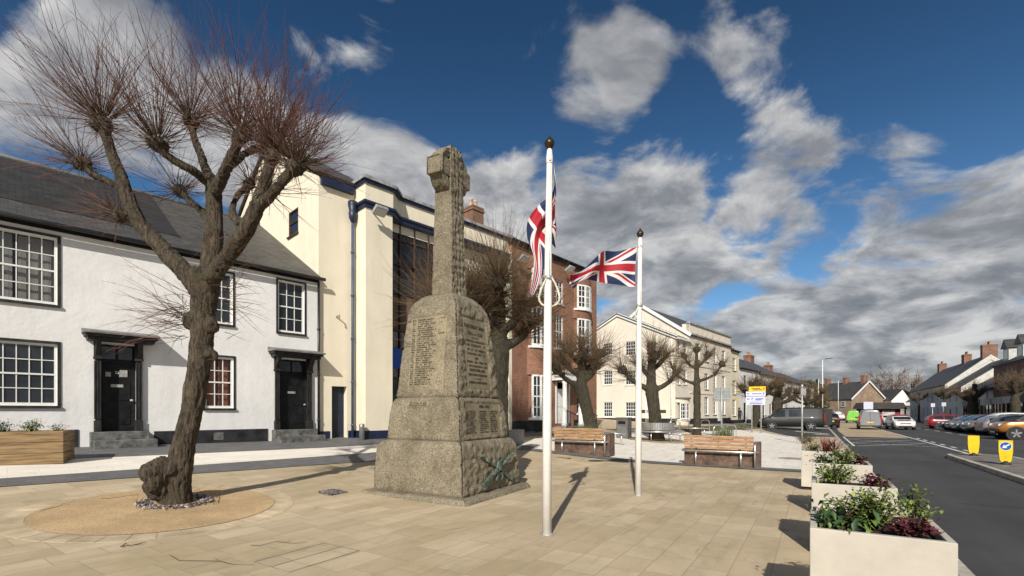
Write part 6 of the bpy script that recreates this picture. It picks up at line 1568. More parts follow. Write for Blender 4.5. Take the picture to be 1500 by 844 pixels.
# ------------------------------------------------------------------ leaves and shrubs
def leaf_mat(name, c, var=.35):
    m = mat(name, c, .5, var, 6.0, spec=.5); return m
L_GREEN = leaf_mat('mid_green_leaf', (.12, .18, .035)); L_LIGHT = leaf_mat('light_green_leaf', (.25, .31, .07)); L_DARK = leaf_mat('dark_green_leaf', (.04, .085, .025)); L_BURG = leaf_mat('burgundy_leaf', (.075, .02, .024)); L_RED = leaf_mat('red_leaf', (.17, .03, .035)); L_BLADE = leaf_mat('blade_leaf', (.085, .115, .035))
STALK = mat('brown_stalk', (.08, .05, .03), .8, .3)
def shrub(name, loc, label, group, mats, n, rx, ry, h, leaf, rg, droop=.2, stems=10, name2='leaves', cat='plant', wide=.45, base=.05):
    t = thing(name, loc, label, cat, group)
    mb = MB(); tips = []
    for k in range(stems):
        a = rg.uniform(0, 6.28); r_ = rg.uniform(.2, 1)
        e = Vector((rx*r_*math.cos(a), ry*r_*math.sin(a), h*(1-.45*r_*r_)*rg.uniform(.75, 1.1))); m_ = Vector((e.x*.35, e.y*.35, e.z*.55)); tips.append((Vector((0, 0, -.03)), m_, e))
        mb.tube([(0, 0, -.03), m_, e], [.008, .005, .003], 4)
    mb.build('stems', STALK, t)
    mb = MB()
    for k in range(n):
        s, m_, e = rg.choice(tips); u = rg.uniform(.3, 1.0); p = s*(1-u)**2+m_*2*u*(1-u)+e*u*u if u <= 1 else e
        sp_ = leaf*.75; p = p+Vector((rg.gauss(0, sp_), rg.gauss(0, sp_), rg.gauss(0, sp_*.7)))
        if p.z < base: p.z = base+rg.random()*.03
        d = Vector((rg.gauss(0, 1)+p.x*2, rg.gauss(0, 1)+p.y*2, rg.gauss(.35-droop, .6))).normalized(); sd2 = d.cross(Vector((0, 0, 1)))
        if sd2.length < .05: sd2 = Vector((1, 0, 0))
        sd2.normalize(); up = sd2.cross(d); L_ = leaf*rg.uniform(.6, 1.25); W_ = L_*wide
        mid_ = p+d*L_*.5-up*L_*.04; end = p+d*L_-Vector((0, 0, L_*droop))
        mb.cur = rg.randrange(len(mats))
        mb.add([p, mid_+sd2*W_*.5+up*L_*.08, end, mid_-sd2*W_*.5+up*L_*.08, mid_], [(0, 1, 4), (1, 2, 4), (2, 3, 4), (3, 0, 4)], True)
    mb.build(name2, mats, t, fix=False); return t
def grass_clump(name, loc, label, group, n, r, h, m, rg, w_=.02, lean=.25, cat='plant'):
    t = thing(name, loc, label, cat, group); mb = MB()
    for k in range(n):
        a = rg.uniform(0, 6.28); q = Vector((math.cos(a), math.sin(a), 0))*r*math.sqrt(rg.random()); d = Vector((rg.gauss(0, lean), rg.gauss(0, lean), 1)).normalized(); hh = h*rg.uniform(.55, 1.1)
        s = d.cross(Vector((rg.gauss(0, 1), rg.gauss(0, 1), 0))).normalized()*w_
        m_ = q+d*hh*.55; e = q+d*hh+Vector((d.x, d.y, -.1))*hh*.25
        mb.add([q-s*.6, q+s*.6, m_+s*.5, m_-s*.5, e], [(0, 1, 2, 3), (3, 2, 4)])
    mb.build('blades', m, t, fix=False); return t
rg = random.Random(5)
# ------------------------------------------------------------------ cream planters along the kerb
PW = .77
def make_planter(loc, label, rz):
    t = thing('cream_planter', loc, label, 'planter', 'cream planters along the kerb', rz)
    h0, h1, th = .06, .80, .045; a = PW/2
    mb = MB()
    mb.box(-a, a, -a, -a+th, h0, h1); mb.box(-a, a, a-th, a, h0, h1); mb.box(-a, -a+th, -a+th, a-th, h0, h1); mb.box(a-th, a, -a+th, a-th, h0, h1); mb.box(-a+th, a-th, -a+th, a-th, h0, h0+.04)
    mb.build('box', PLANTER, t, bevel=.006)
    mb = MB(); mb.box(-a+th-.002, a-th+.002, -a+th-.002, a-th+.002, .5, .745); mb.build('soil', SOIL, t)
    for x in (-.28, .28):
        for y in (-.28, .28):
            mb = MB(); mb.box(x-.05, x+.05, y-.05, y+.05, -.02, .06); mb.build('foot', TRIM, t)
    return t
pl0 = None; PLoc = []
specs_ = [(3.94+.38, 'nearest cream planter with a bushy green shrub and burgundy leaves'), (6.44+.38, 'cream planter second from the viewer, light green shrub beside dark red leaves'), (9.0+.38, 'cream planter third from the viewer, mostly hidden by green shrubs'), (11.7+.38, 'farthest cream planter with red cordyline blades and low mixed leaves')]
for k, (s, lab) in enumerate(specs_):
    x, y = xy(s, -.36 if k < 3 else -.16); loc = Vector((x, y, max(0, gz(x, y))))
    if pl0 is None: t = pl0 = make_planter(loc, lab, -TH)
    else: t = copy_tree(pl0); t.location = loc; t['label'] = lab
    PLoc.append(loc)
def inpl(k, dx, dy, z=.745):                              # dx across the road direction (right +), dy along it
    q = PLoc[k] - RN*dx + RU*dy; return Vector((q.x, q.y, PLoc[k].z+z))
GP = 'plants in the cream planters'
shrub('hellebore', inpl(0, -.20, -.05), 'broad dark leaved hellebore at the left of the nearest planter', GP, [L_DARK, L_GREEN], 150, .24, .24, .20, .10, rg, .35, 12, wide=.38)
shrub('leafy_shrub', inpl(0, -.16, .10), 'rosette of bright green leaves behind the hellebore in the nearest planter', GP, [L_GREEN, L_LIGHT], 150, .13, .13, .20, .075, rg, .1, 9, wide=.36)
shrub('bushy_shrub', inpl(0, .02, .08), 'tall bushy yellow green shrub in the nearest planter', GP, [L_LIGHT, L_GREEN], 1200, .24, .22, .34, .038, rg, .1, 18, wide=.6)
shrub('bushy_shrub', inpl(0, .26, .26), 'airy green shrub at the back right corner of the nearest planter', GP, [L_LIGHT, L_GREEN], 380, .12, .1, .30, .038, rg, .1, 9, wide=.6)
shrub('burgundy_plant', inpl(0, .20, -.12), 'mound of burgundy leaves at the right of the nearest planter', GP, [L_BURG, L_BURG, L_RED], 380, .15, .15, .14, .045, rg, .15, 10, wide=.8)
shrub('bushy_shrub', inpl(1, -.16, .0), 'spreading light green shrub in the second planter', GP, [L_LIGHT, L_GREEN], 1100, .27, .25, .25, .042, rg, .1, 18, wide=.6)
shrub('burgundy_plant', inpl(1, .20, -.05), 'mound of dark red leaves in the second planter', GP, [L_BURG, L_BURG, L_RED], 380, .16, .18, .16, .045, rg, .15, 10, wide=.8)
shrub('hellebore', inpl(2, -.22, .0), 'low dark plant at the left of the third planter', GP, [L_DARK, L_GREEN], 110, .16, .16, .18, .09, rg, .3, 10)
shrub('bushy_shrub', inpl(2, .05, .05), 'rounded light green shrub in the third planter', GP, [L_LIGHT, L_GREEN], 900, .25, .24, .29, .044, rg, .1, 16, wide=.6)
shrub('burgundy_plant', inpl(2, .26, .0), 'small dark red plant in the third planter', GP, [L_BURG, L_RED], 160, .1, .14, .15, .05, rg, .15, 8, wide=.8)
grass_clump('cordyline', inpl(3, .12, .0), 'clump of pinkish red blades in the farthest planter', GP, 110, .12, .40, L_RED, rg, .014, .45)
shrub('leafy_shrub', inpl(3, -.2, .0), 'low mixed green and brown plant in the farthest planter', GP, [L_GREEN, L_BURG, L_LIGHT], 300, .2, .2, .2, .055, rg, .2, 12)
# low bed of shrubs along the road beyond the planters
for k in range(12):
    x, y = xy(17+k*1.7, .15+.3*rg.random() if k < 10 else .6); 
    shrub('low_shrub', Vector((x, y, gz(x, y))), ['low brownish shrub in the roadside bed beyond the planters', 'low green brown shrub in the roadside bed beyond the planters'][k % 2], 'low shrubs along the roadside bed', [[L_BURG, STALK], [L_GREEN, STALK]][k % 2], 160, .5, .4, .30, .075, rg, .2, 14) if k > 6 else None
grass_clump('tall_grass', gp(1060, 648), 'clump of stiff green blades by the cycle hoops', 'tall grass clumps', 170, .5, .95, L_BLADE, rg, .022, .10)
grass_clump('tall_grass', ground_at(863, 20.6), 'clump of stiff green blades behind the bench at the porch tree', 'tall grass clumps', 170, .5, .95, L_BLADE, rg, .022, .10)
for k in range(26):
    x, y = hb(20+k*1.15, -1.6-2.0*rg.random()); grass_clump('bed_plant', Vector((x, y, gz(x, y)+.02)), 'small scrubby tuft in the bare bed in front of the cream building', 'tufts in the bare bed', 30, .3, .28, [L_BLADE, L_GREEN][k % 2], rg, .02, .5)
# ------------------------------------------------------------------ timber planter at the left
u = HU; g = gp(93, 681); t = thing('timber_planter', (g.x, g.y, g.z), 'long low planter of oak sleepers at the left edge', 'planter', rz=math.atan2(HU.y, HU.x)-R(14))
Lp, Wp, hp = 3.2, 1.05, .72
for k in range(3):
    z0_, z1_ = .03+k*hp/3, .03+(k+1)*hp/3-.006
    mb = MB(); mb.box(-Lp, 0, 0, .1, z0_, z1_); mb.box(-Lp, 0, Wp-.1, Wp, z0_, z1_); mb.box(-.1, .002, .1, Wp-.1, z0_, z1_); mb.box(-Lp, -Lp+.1, .1, Wp-.1, z0_, z1_); mb.build('sleeper', OAK, t, bevel=.01)
mb = MB(); mb.box(-Lp+.1, -.1, .1, Wp-.1, .3, .68); mb.build('soil', SOIL, t)
for x in (-.3, -1.6, -2.9):
    mb = MB(); mb.box(x-.1, x+.1, .02, Wp-.02, -.1, .03); mb.build('bearer', OAK, t)
Mt = t.matrix_basis if False else Matrix.Translation(g) @ Matrix.Rotation(math.atan2(HU.y, HU.x)-R(14), 4, 'Z')
for (x, y, lab, ms, h_, n) in ((-.62, .45, 'bushy green plant nearest the end of the timber planter', [L_GREEN, L_LIGHT], .34, 300), (-1.1, .6, 'green plant in the middle of the timber planter', [L_GREEN, L_DARK], .3, 260), (-.2, .5, 'thin dry plant at the right end of the timber planter', [L_GREEN, STALK], .26, 60), (-1.6, .4, 'dark leaved plant at the left of the timber planter', [L_DARK], .4, 300)):
    shrub('leafy_plant', Mt @ Vector((x, y, .68)), lab, 'plants in the timber planter', ms, n, .26, .22, h_, .07, rg, .15, 12)

# ------------------------------------------------------------------ signs, lamp posts, bollards
g = gp(1107, 634); t = thing('direction_sign', g, 'road direction sign with a yellow panel above white panels on two posts', 'sign', rz=R(-25))
k_ = g.y/F
for x in (-.25, .35):
    mb = MB(); mb.tube([(x, .05, -.1), (x, .05, 3.2)], .045, 8); mb.build('post', GALV, t)
SW = mat('sign_white', (.58, .60, .70), .4, .03); SB = mat('sign_symbol_blue', (.03, .05, .35), .5, .05)
mb = MB(); mb.box(-.56, .80, -.02, .0, 3.02, 3.42); mb.build('yellow_panel', YEL, t)
pn_ = []
for (x0, x1, z0_, z1_) in ((-.80, .80, 2.60, 3.0), (-.80, .78, 2.12, 2.56), (-.80, .76, 1.84, 2.10)):
    mb = MB(); mb.box(x0, x1, -.02, .0, z0_, z1_); pn_.append(mb.build('white_panel', SW, t))
XZ = lambda x, z, y=-.023: Matrix(((1, 0, 0, x), (0, 0, -1, y), (0, 1, 0, z), (0, 0, 0, 1)))
text_obj('parking_symbol', 'P', .30, SB, XZ(-.28, 2.34), pn_[1], bold=True)
for k, (z, x0, x1) in enumerate(((3.25, -.35, .35), (3.13, -.25, .5), (2.80, -.3, .45), (2.36, -.02, .6), (2.26, -.02, .5), (1.97, -.5, .5))):
    mb = MB(); x = x0
    while x < x1:
        wd = rg.uniform(.05, .09); mb.box(x, x+wd*.75, -.0235, -.0205, z-.04, z+.04*rg.choice((1, 1, 1.5))); x += wd
    mb.build('lettering', BLACK if k < 2 else SB, t, fix=False)
def arrow(mb, x, z, s, dx, dz, y=-.0235):
    d = Vector((dx, 0, dz)).normalized(); n = Vector((-d.z, 0, d.x)); c = Vector((x, y, z))
    mb.quad(c-d*s+n*s*.18, c-d*s-n*s*.18, c+d*s*.2-n*s*.18, c+d*s*.2+n*s*.18); mb.quad(c+d*s, c+d*s*.05+n*s*.6, c+d*s*.05-n*s*.6)
mb = MB(); arrow(mb, .66, 3.22, .13, .3, 1); mb.build('arrow', BLACK, t); mb = MB(); arrow(mb, .64, 2.82, .12, .5, 1); arrow(mb, -.6, 2.34, .14, -1, 0); arrow(mb, -.62, 2.8, .12, -1, .2); mb.build('arrow', SB, t)
for o_ in [c for c in t.children_recursive if c.name.split('.')[0] != 'post']:
    o_.data.transform(Matrix.Translation((0, 0, .49)) @ Matrix.Diagonal((.80, 1, .84, 1)))
g = gp(1057, 643); t = thing('traffic_sign', g, 'back of a grey rectangular road sign on a single post', 'sign', rz=R(-28)); h_ = EYE+(HY-568)*g.y/F-g.z; h0 = EYE+(HY-588)*g.y/F-g.z
mb = MB(); mb.tube([(0, 0, -.1), (0, 0, h_+.05)], .045, 8); mb.build('post', GALV, t)
mb = MB(); mb.box(-.43, .43, .05, .07, h0, h_); mb.build('panel', mat('sign_back_grey', (.24, .26, .255), .5, .08), t, bevel=.01)
for z in (h0+.14, h_-.14): mb = MB(); mb.box(-.40, .40, .03, .05, z-.02, z+.02); mb.build('rail', GALV, t)
g = gp(1175, 650); t = thing('sign_post', g, 'slender pale post at the road edge just behind the farthest planter', 'post'); h_ = EYE+(HY-565)*g.y/F-g.z
mb = MB(); mb.tube([(0, 0, -.1), (0, 0, h_)], .04, 10); mb.build('shaft', GALV, t); mb = MB(); mb.lathe([(.048, h_-.02), (.048, h_+.02), (.02, h_+.05)], (0, 0, 0), 10); mb.build('cap', PAINT_W, t)
mb = MB(); mb.box(-.10, .16, -.06, -.045, h_-.5, h_-.15); mb.build('plate', mat('sign_back_grey2', (.3, .3, .29), .5, .1), t)
def lamp_post(px, Y, ytop, label, zb=0):
    g = Vector(((px-CX)/F*Y, Y, zb)); H = EYE+(HY-ytop)*Y/F-zb
    t = thing('street_lamp', g, label, 'street lamp', 'street lamps'); mb = MB(); mb.tube([(0, 0, -.2), (0, 0, 1.3)], .10, 10); mb.tube([(0, 0, 1.3), (0, 0, H)], [.07, .05], 10); mb.build('post', PAINT_OFF, t)
    mb = MB(); mb.tube([(0, 0, H), (.5, -.2, H+.12)], .035, 8); mb.build('arm', GALV, t); mb = MB(); mb.obox((.75, -.3, H+.16), Vector((.45, -.17, .06)), Vector((.06, .16, 0)), (0, 0, .05)); mb.build('lamp_head', TRIM, t, bevel=.02); return t
lamp_post(1205, 74, 527, 'tall pale street lamp at the left of the far road')
lamp_post(1228, 110, 558, 'thin distant lamp post in front of the stone cottage row', -.1)
lamp_post(1199, 95, 556, 'pale lamp column beside the conifer, left of the tall lamp')
for (px, Y, yt, lab) in ((1382, 62, 594, 'short pale post with a small white plate among the parked cars'), (1366, 66, 595, 'short pale post behind the red parked car')):
    g = Vector(((px-CX)/F*Y, Y, -.02)); t = thing('parking_sign', g, lab, 'sign', 'parking signs behind the cars'); H = EYE+(HY-yt)*Y/F
    mb = MB(); mb.tube([(0, 0, -.1), (0, 0, H)], .05, 8); mb.build('post', GALV, t); mb = MB(); mb.box(-.28, .28, -.07, -.05, H-.1, H+.4); mb.build('plate', SW, t)
# traffic island with two keep left bollards
def island(a, b):
    s = 12+a*13.4; e = max(0, (s-24.2)/1.2); w_ = .95*math.sqrt(max(0, 1-e*e)); c = -5.22; return xy(s, c-w_+2*w_*b)
mb = MB(); n = 40; ring_ = []
for k in range(n+1): q = island(k/n, 0); ring_.append(q)
for k in range(n+1): q = island(1-k/n, 1); ring_.append(q)
mb.prism([(x, y, -.16) for x, y in ring_], (0, 0, .16)); tag(mb.build('kerb', KERB, bevel=.02), 'pale kerbed traffic island in the middle of the road', kind='structure')
mb = MB(); 
for k in range(n):
    f0, f1 = k/n*.97, (k+1)/n*.97
    def ins(f, b): p, q = Vector(island(f, 0)), Vector(island(f, 1)); d = (q-p); L_ = d.length; return (p+d*(b if L_ < .4 else ((.16/L_) if b == 0 else 1-.16/L_)))
    a, b, c, d = ins(f0, 0), ins(f1, 0), ins(f1, 1), ins(f0, 1); mb.quad((*a, .006), (*b, .006), (*c, .006), (*d, .006))
tag(mb.build('pavement', mat('island_top', (.17, .155, .14), .85, .25, 2.5)), 'grey paved top of the traffic island', kind='structure')
def bollard(px, py, label, front, rz):
    Y = EYE*F/(py-HY); g = Vector(((px-CX)/F*Y, Y, .0)); t = thing('traffic_bollard', g, label, 'bollard', 'yellow bollards on the traffic island', rz)
    mb = MB(); mb.lathe([(.13, 0), (.13, .04), (.09, .06), (.08, .12)], (0, 0, 0), 14); mb.build('base', TRIM, t)
    pr = [(x*.80, .08+(z-.10)*.86) for x, z in [(-.13, .10), (.13, .10), (.17, .18), (.205, .50), (.205, .86), (.19, .88), (-.19, .88), (-.205, .86), (-.205, .50), (-.17, .18)]]
    mb = MB(); mb.prism([(x, -.055, z) for x, z in pr], (0, .12, 0)); mb.build('casing', mat('dark_bollard_edge', (.10, .045, .01), .5, .1), t, bevel=.012)
    for y in (-.062, .068):
        mb = MB(); mb.prism([(x*.94, y-.004, z*.985+.008) for x, z in pr], (0, .008, 0)); fc = mb.build('face_panel', YEL, t)
        if y < 0 and front:
            mb = MB(); M_ = 28; mb.prism([(.132*math.cos(2*math.pi*k/M_), y-.008, .57+.132*math.sin(2*math.pi*k/M_)) for k in range(M_)], (0, .004, 0)); mb.cur = 1
            mb.prism([(.120*math.cos(2*math.pi*k/M_), y-.011, .57+.120*math.sin(2*math.pi*k/M_)) for k in range(M_)], (0, .003, 0)); dsc = mb.build('keep_left_disc', [PAINT_W, mat('sign_disc_blue', (.01, .10, .42), .4, .03)], fc)
            mb = MB(); arrow(mb, .0, .57, .10, -1, -.75, y-.0125); mb.build('arrow', PAINT_W, dsc)
            mb = MB(); mb.lathe([(.012, -.002), (.012, .002)], (0, 0, 0), 8); rr_ = mb.build('reflector', TAIL, fc); rr_.data.transform(Matrix.Translation((0, y-.006, .24)) @ Matrix.Rotation(R(90), 4, 'X'))
    return t
bollard(1426, 668, 'plain yellow bollard on the far end of the traffic island', False, R(-40)); bollard(1473, 681, 'yellow bollard with a blue keep left arrow disc', True, R(-42))
# ------------------------------------------------------------------ vehicles
def paint(name, c, metal=.3, rough=.28):
    if name in MATS: return MATS[name]
    m = bpy.data.materials.new(name); MATS[name] = m; nt, N, L, b = nodes_of(m)
    tc = N.new('ShaderNodeTexCoord'); n = noise_tex(nt, tc.outputs['Object'], 3, 5, .6); r = ramp(N, [(.35, tuple(x*.85 for x in c)), (.65, c)]); L.new(n, r.inputs[0]); L.new(r.outputs[0], b.inputs['Base Color'])
    b.inputs['Metallic'].default_value = metal; b.inputs['Roughness'].default_value = rough; b.inputs['Coat Weight'].default_value = .1 if rough > .5 else .45; b.inputs['Coat Roughness'].default_value = .08; return m
SHAPES = {  # x from rear to front: (x, sill, belt, roof)
 'hatch': (dict(L=4.05, W=.88, wb=(-1.22, 1.28), wr=.315), [(-2.02, .52, .80, .80), (-1.98, .34, .93, .99), (-1.78, .24, .95, 1.30), (-1.45, .22, .95, 1.43), (-.5, .21, .93, 1.49), (.25, .21, .91, 1.45), (.62, .21, .91, 1.27), (1.12, .21, .95, .96), (1.65, .22, .85, .86), (1.93, .28, .70, .71), (2.03, .42, .55, .56)]),
 'estate': (dict(L=4.6, W=.90, wb=(-1.35, 1.4), wr=.325), [(-2.30, .50, .82, .82), (-2.27, .32, .95, 1.02), (-2.05, .24, .97, 1.38), (-1.7, .22, .96, 1.47), (-.5, .21, .94, 1.51), (.2, .21, .92, 1.47), (.65, .21, .92, 1.28), (1.2, .21, .96, .97), (1.85, .22, .86, .87), (2.18, .28, .70, .71), (2.30, .42, .55, .56)]),
 'suv': (dict(L=4.5, W=.92, wb=(-1.32, 1.38), wr=.36), [(-2.25, .55, .95, .95), (-2.20, .38, 1.08, 1.15), (-2.0, .32, 1.10, 1.52), (-1.7, .3, 1.10, 1.64), (-.4, .3, 1.07, 1.69), (.3, .3, 1.05, 1.64), (.72, .3, 1.05, 1.42), (1.15, .3, 1.08, 1.10), (1.85, .3, 1.0, 1.01), (2.15, .36, .82, .83), (2.25, .46, .6, .61)]),
 'van': (dict(L=5.0, W=.97, wb=(-1.45, 1.55), wr=.34), [(-2.50, .46, 1.12, 1.80), (-2.46, .32, 1.14, 1.90), (-2.3, .30, 1.15, 1.95), (-1.0, .28, 1.15, 1.96), (.2, .28, 1.12, 1.95), (.85, .28, 1.10, 1.88), (1.25, .28, 1.10, 1.62), (1.72, .28, 1.14, 1.17), (2.2, .30, 1.0, 1.01), (2.43, .34, .82, .83), (2.50, .46, .6, .61)]),
 'pickup': (dict(L=5.3, W=.95, wb=(-1.55, 1.85), wr=.39), [(-2.65, .65, 1.08, 1.08), (-2.62, .48, 1.15, 1.16), (-1.2, .42, 1.15, 1.16), (-.95, .40, 1.15, 1.22), (-.75, .40, 1.15, 1.74), (-.3, .40, 1.14, 1.82), (.35, .40, 1.13, 1.80), (.75, .40, 1.13, 1.58), (1.25, .40, 1.15, 1.17), (2.2, .42, 1.08, 1.09), (2.52, .46, .95, .96), (2.65, .58, .72, .73)])}
def vehicle(kind, name, cat, label, pos, heading, m, group=None, roofm=None, stripes=None, doors_open=False, plate_back=PLATE_Y, glass_side=True, extra=None, light_front=False):
    d, st = SHAPES[kind]; W_ = d['W']; wr = d['wr']
    t = thing(name, pos, label, cat, group, heading)       # local +x is the front
    # denser stations, so the surface is smooth
    fine = []
    for (a, b) in zip(st, st[1:]):
        for k in range(3): q = k/3; fine.append(tuple(x+(y-x)*q for x, y in zip(a, b)))
    fine.append(st[-1]); L_ = d['L']; vs = []; n = len(fine)
    def sec(x, zb, zt, zr):
        e = abs(x)/(L_/2); w_ = W_*(1-.16*max(0, (e-.78)/.22)**2); g_ = max(0, zr-zt)
        tw = w_*(.97-.26*min(1, g_/.6)) if g_ > .03 else w_*.93
        h = [(0, zb), (w_*.86, zb), (w_*.97, zb+.10), (w_, zb+(zt-zb)*.55), (w_*.975, zt-.03), (w_*.955, zt), (tw+(w_*.955-tw)*.12, zt+g_*.86), (tw*.93, zr-.015*(g_ > .03)), (tw*.55, zr+.015), (0, zr+.022)]
        return h
    S = [sec(*q) for q in fine]; Kh = len(S[0])
    for (x, *_), h in zip(fine, S):
        for (y, z) in h: vs.append((x, y, z))
        for (y, z) in h[-2:0:-1]: vs.append((x, -y, z))
    K = 2*Kh-2; mb = MB()
    mb.add(vs, [(i*K+k, i*K+(k+1) % K, (i+1)*K+(k+1) % K, (i+1)*K+k) for i in range(n-1) for k in range(K)], True)
    mb.f.append(list(range(K))); mb.m.append(0); mb.f.append([(n-1)*K+k for k in range(K)]); mb.m.append(0)
    if roofm:
        for fi, f_ in enumerate(mb.f):
            if all(mb.v[i][2] > (1.30 if stripes else 1.36) for i in f_): mb.m[fi] = 1
    mb.build('body', [m, roofm or m], t)
    # glass
    xs = [q[0] for q in st]; gi = [i for i in range(len(st)) if st[i][3]-st[i][2] > .25]
    def P(x, y, z): return (x, y, z)
    def srf(x, f_):                                        # y and z on the side glass at fraction f_ of the height
        q = [interp(x, [(s[0], s[k]) for s in st]) for k in (1, 2, 3)]; h = sec(x, *q); a, b = h[5], h[6]; return a[0]+(b[0]-a[0])*f_+.006, a[1]+(b[1]-a[1])*f_
    x0, x1 = xs[gi[0]]+.12, xs[gi[-1]]+.28
    cuts = [(x0, x0+(x1-x0)*.34), (x0+(x1-x0)*.37, x0+(x1-x0)*.66), (x0+(x1-x0)*.69, x1)]
    if kind == 'van': cuts = ([(x0+(x1-x0)*.42, x0+(x1-x0)*.66)] if glass_side else [])+[(x0+(x1-x0)*.74, x1-.15)]
    if kind == 'pickup': cuts = [(x0-.05, x0+(x1-x0)*.42), (x0+(x1-x0)*.46, x1)]
    for sg in (-1, 1):
        for (a, b) in cuts:
            mb = MB(); N_ = 5
            pts = [[(a+(b-a)*k/N_, *srf(a+(b-a)*k/N_, f_)) for k in range(N_+1)] for f_ in (.06, .94)]
            for k in range(N_): mb.quad(*[(p[0], p[1]*sg, p[2]) for p in (pts[0][k], pts[0][k+1], pts[1][k+1], pts[1][k])])
            mb.build('side_window', CARGLASS, t)
    def screen(nm, ia, ib, inset=.1):
        (xa, _, ba, ra), (xb, _, bb, rb) = st[ia], st[ib]; dx, dz = xb-xa, rb-ra; ln = math.hypot(dx, dz); nx, nz = (-dz/ln*.02, dx/ln*.02) if dx*1 > 0 else (dz/ln*.02, -dx/ln*.02)
        if nz < 0: nx, nz = -nx, -nz
        wa = sec(xa, st[ia][1], ba, ra)[7][0]*.95; wb_ = W_*.80
        mb = MB(); mb.quad((xa+dx*.08+nx, -wa, ra+dz*.08+nz+.02), (xa+dx*.08+nx, wa, ra+dz*.08+nz+.02), (xb-dx*.1+nx, wb_, rb-dz*.1+nz+.02), (xb-dx*.1+nx, -wb_, rb-dz*.1+nz+.02)); mb.build(nm, CARGLASS, t)
    fi = max(gi)
    screen('windscreen', fi if kind != 'van' else fi-1, fi+1)
    if kind in ('hatch', 'estate', 'suv'): screen('rear_window', 3, 1)
    elif kind == 'pickup': screen('rear_window', 4, 3)
    # wheels with arches
    for x in d['wb']:
        for sg in (-1, 1):
            y = sg*(W_-.07)
            def cyl(r, a, b, nn=22): 
                mb = MB(); pr = [(r*math.cos(2*math.pi*k/nn), r*math.sin(2*math.pi*k/nn)) for k in range(nn)]; mb.prism([(x+p, a, wr+q) for p, q in pr], (0, b-a, 0)); return mb
            cyl(wr*1.19, y-.10*sg, y+.075*sg).build('wheel_arch', TRIM, t)
            wh = cyl(wr, y-.12*sg, y+.09*sg).build('wheel', TYRE, t, bevel=.02)
            mb = cyl(wr*.66, y+.05*sg, y+.093*sg); rm = mb.build('rim', TRIM, wh)
            mb = MB()
            for k in range(5): a = 2*math.pi*k/5+.3; mb.obox((x+wr*.33*math.cos(a), y+.1*sg, wr+wr*.33*math.sin(a)), Vector((math.cos(a), 0, math.sin(a)))*wr*.33, (0, .012, 0), Vector((-math.sin(a), 0, math.cos(a)))*wr*.10)
            mb.build('spokes', RIM, rm)
    xf = L_/2; zt_f = st[-2][2]; zt_r = st[1][2]
    for sg in (-1, 1):
        mb = MB(); mb.obox((xf-.13, sg*W_*.66, zt_f-.02), (.11, -.02*sg, 0), (0, W_*.17, 0), (-.02, 0, .07)); mb.build('headlight', HEAD, t, bevel=.02)
        if kind == 'van': mb = MB(); mb.box(-xf-.005, -xf+.06, min(sg*W_*.84, sg*W_*.95), max(sg*W_*.84, sg*W_*.95), .75, 1.45); mb.build('tail_light', TAIL, t, bevel=.01)
        else: mb = MB(); mb.obox((-xf+.045, sg*W_*.72, zt_r-.05), (.06, 0, 0), (0, W_*.12, 0), (0, 0, .10)); mb.build('tail_light', TAIL, t, bevel=.02)
        xm = st[fi][0]+.42; mb = MB(); mb.obox((xm, sg*(W_+.07), st[fi][2]+.08), (.05, 0, 0), (0, .1, 0), (0, 0, .065)); mb.build('door_mirror', TRIM, t, bevel=.02)
    mb = MB(); mb.box(xf-.04, xf+.012, -.26, .26, .42, .53); mb.build('front_plate', PLATE_W, t)
    mb = MB(); mb.box(-xf-.012, -xf+.03, -.26, .26, .62 if kind != 'van' else .66, .73 if kind != 'van' else .77); mb.build('rear_plate', plate_back, t)
    mb = MB(); mb.box(xf-.1, xf+.004, -W_*.5, W_*.5, .56, .66); mb.box(xf-.08, xf-.0, -W_*.6, W_*.6, .3, .40); mb.build('grille', TRIM, t)
    mb = MB(); mb.box(-xf+.01, -xf+.12, -W_*.8, W_*.8, .34, .5); mb.build('bumper', TRIM if kind in ('van', 'pickup') else m, t, bevel=.02)
    if kind == 'van':
        mb = MB(); mb.box(-xf-.008, -xf+.02, -.012, .012, .5, 1.75); mb.build('door_seam', TRIM, t)
        for sg in (-1, 1): mb = MB(); mb.box(-2.2, .3, min(sg*W_*.985, sg*W_*1.004), max(sg*W_*.985, sg*W_*1.004), .92, .945); mb.build('side_moulding', TRIM, t)
    if stripes:
        mb = MB()
        mb.add([(1.16, -.5, .985), (1.16, .5, .985), (1.66, .46, .90), (1.66, -.46, .90)], [(0, 1, 2, 3)])
        mb.build('red_trim', stripes, t)
    return t
P_DARK = paint('dark_grey_paint', (.011, .0115, .012), 0, .55); P_SILV = paint('silver_paint', (.40, .41, .43), .6); P_WHITE = paint('white_paint', (.70, .70, .68), 0); P_LIME = paint('lime_paint', (.22, .60, .10), 0); P_RED = paint('red_paint', (.27, .012, .022), .1); P_OR = paint('copper_orange_paint', (.50, .20, .045), .45); P_BLK = paint('black_car_paint', (.012, .012, .014), .2); P_GRN = paint('grey_green_paint', (.15, .17, .15), .4); P_BLUE = paint('dark_blue_paint', (.02, .03, .05), .3); P_BEIGE = paint('warm_grey_paint', (.20, .185, .16), .4)
HD = lambda deg: R(90-deg)                                 # compass degrees -> rotation about z
def on_road(px, py, z=-.125): Y = (EYE-z)*F/(py-HY); return Vector(((px-CX)/F*Y, Y, z))
def on_side(px, Y, lift=.012): q = ground_at(px, Y); q.z += lift; return q
vp = on_side(1158, 43.5); v_ = vehicle('van', 'parked_van', 'van', 'dark grey panel van with an open rear door parked at the junction', vp, HD(-66), P_DARK)
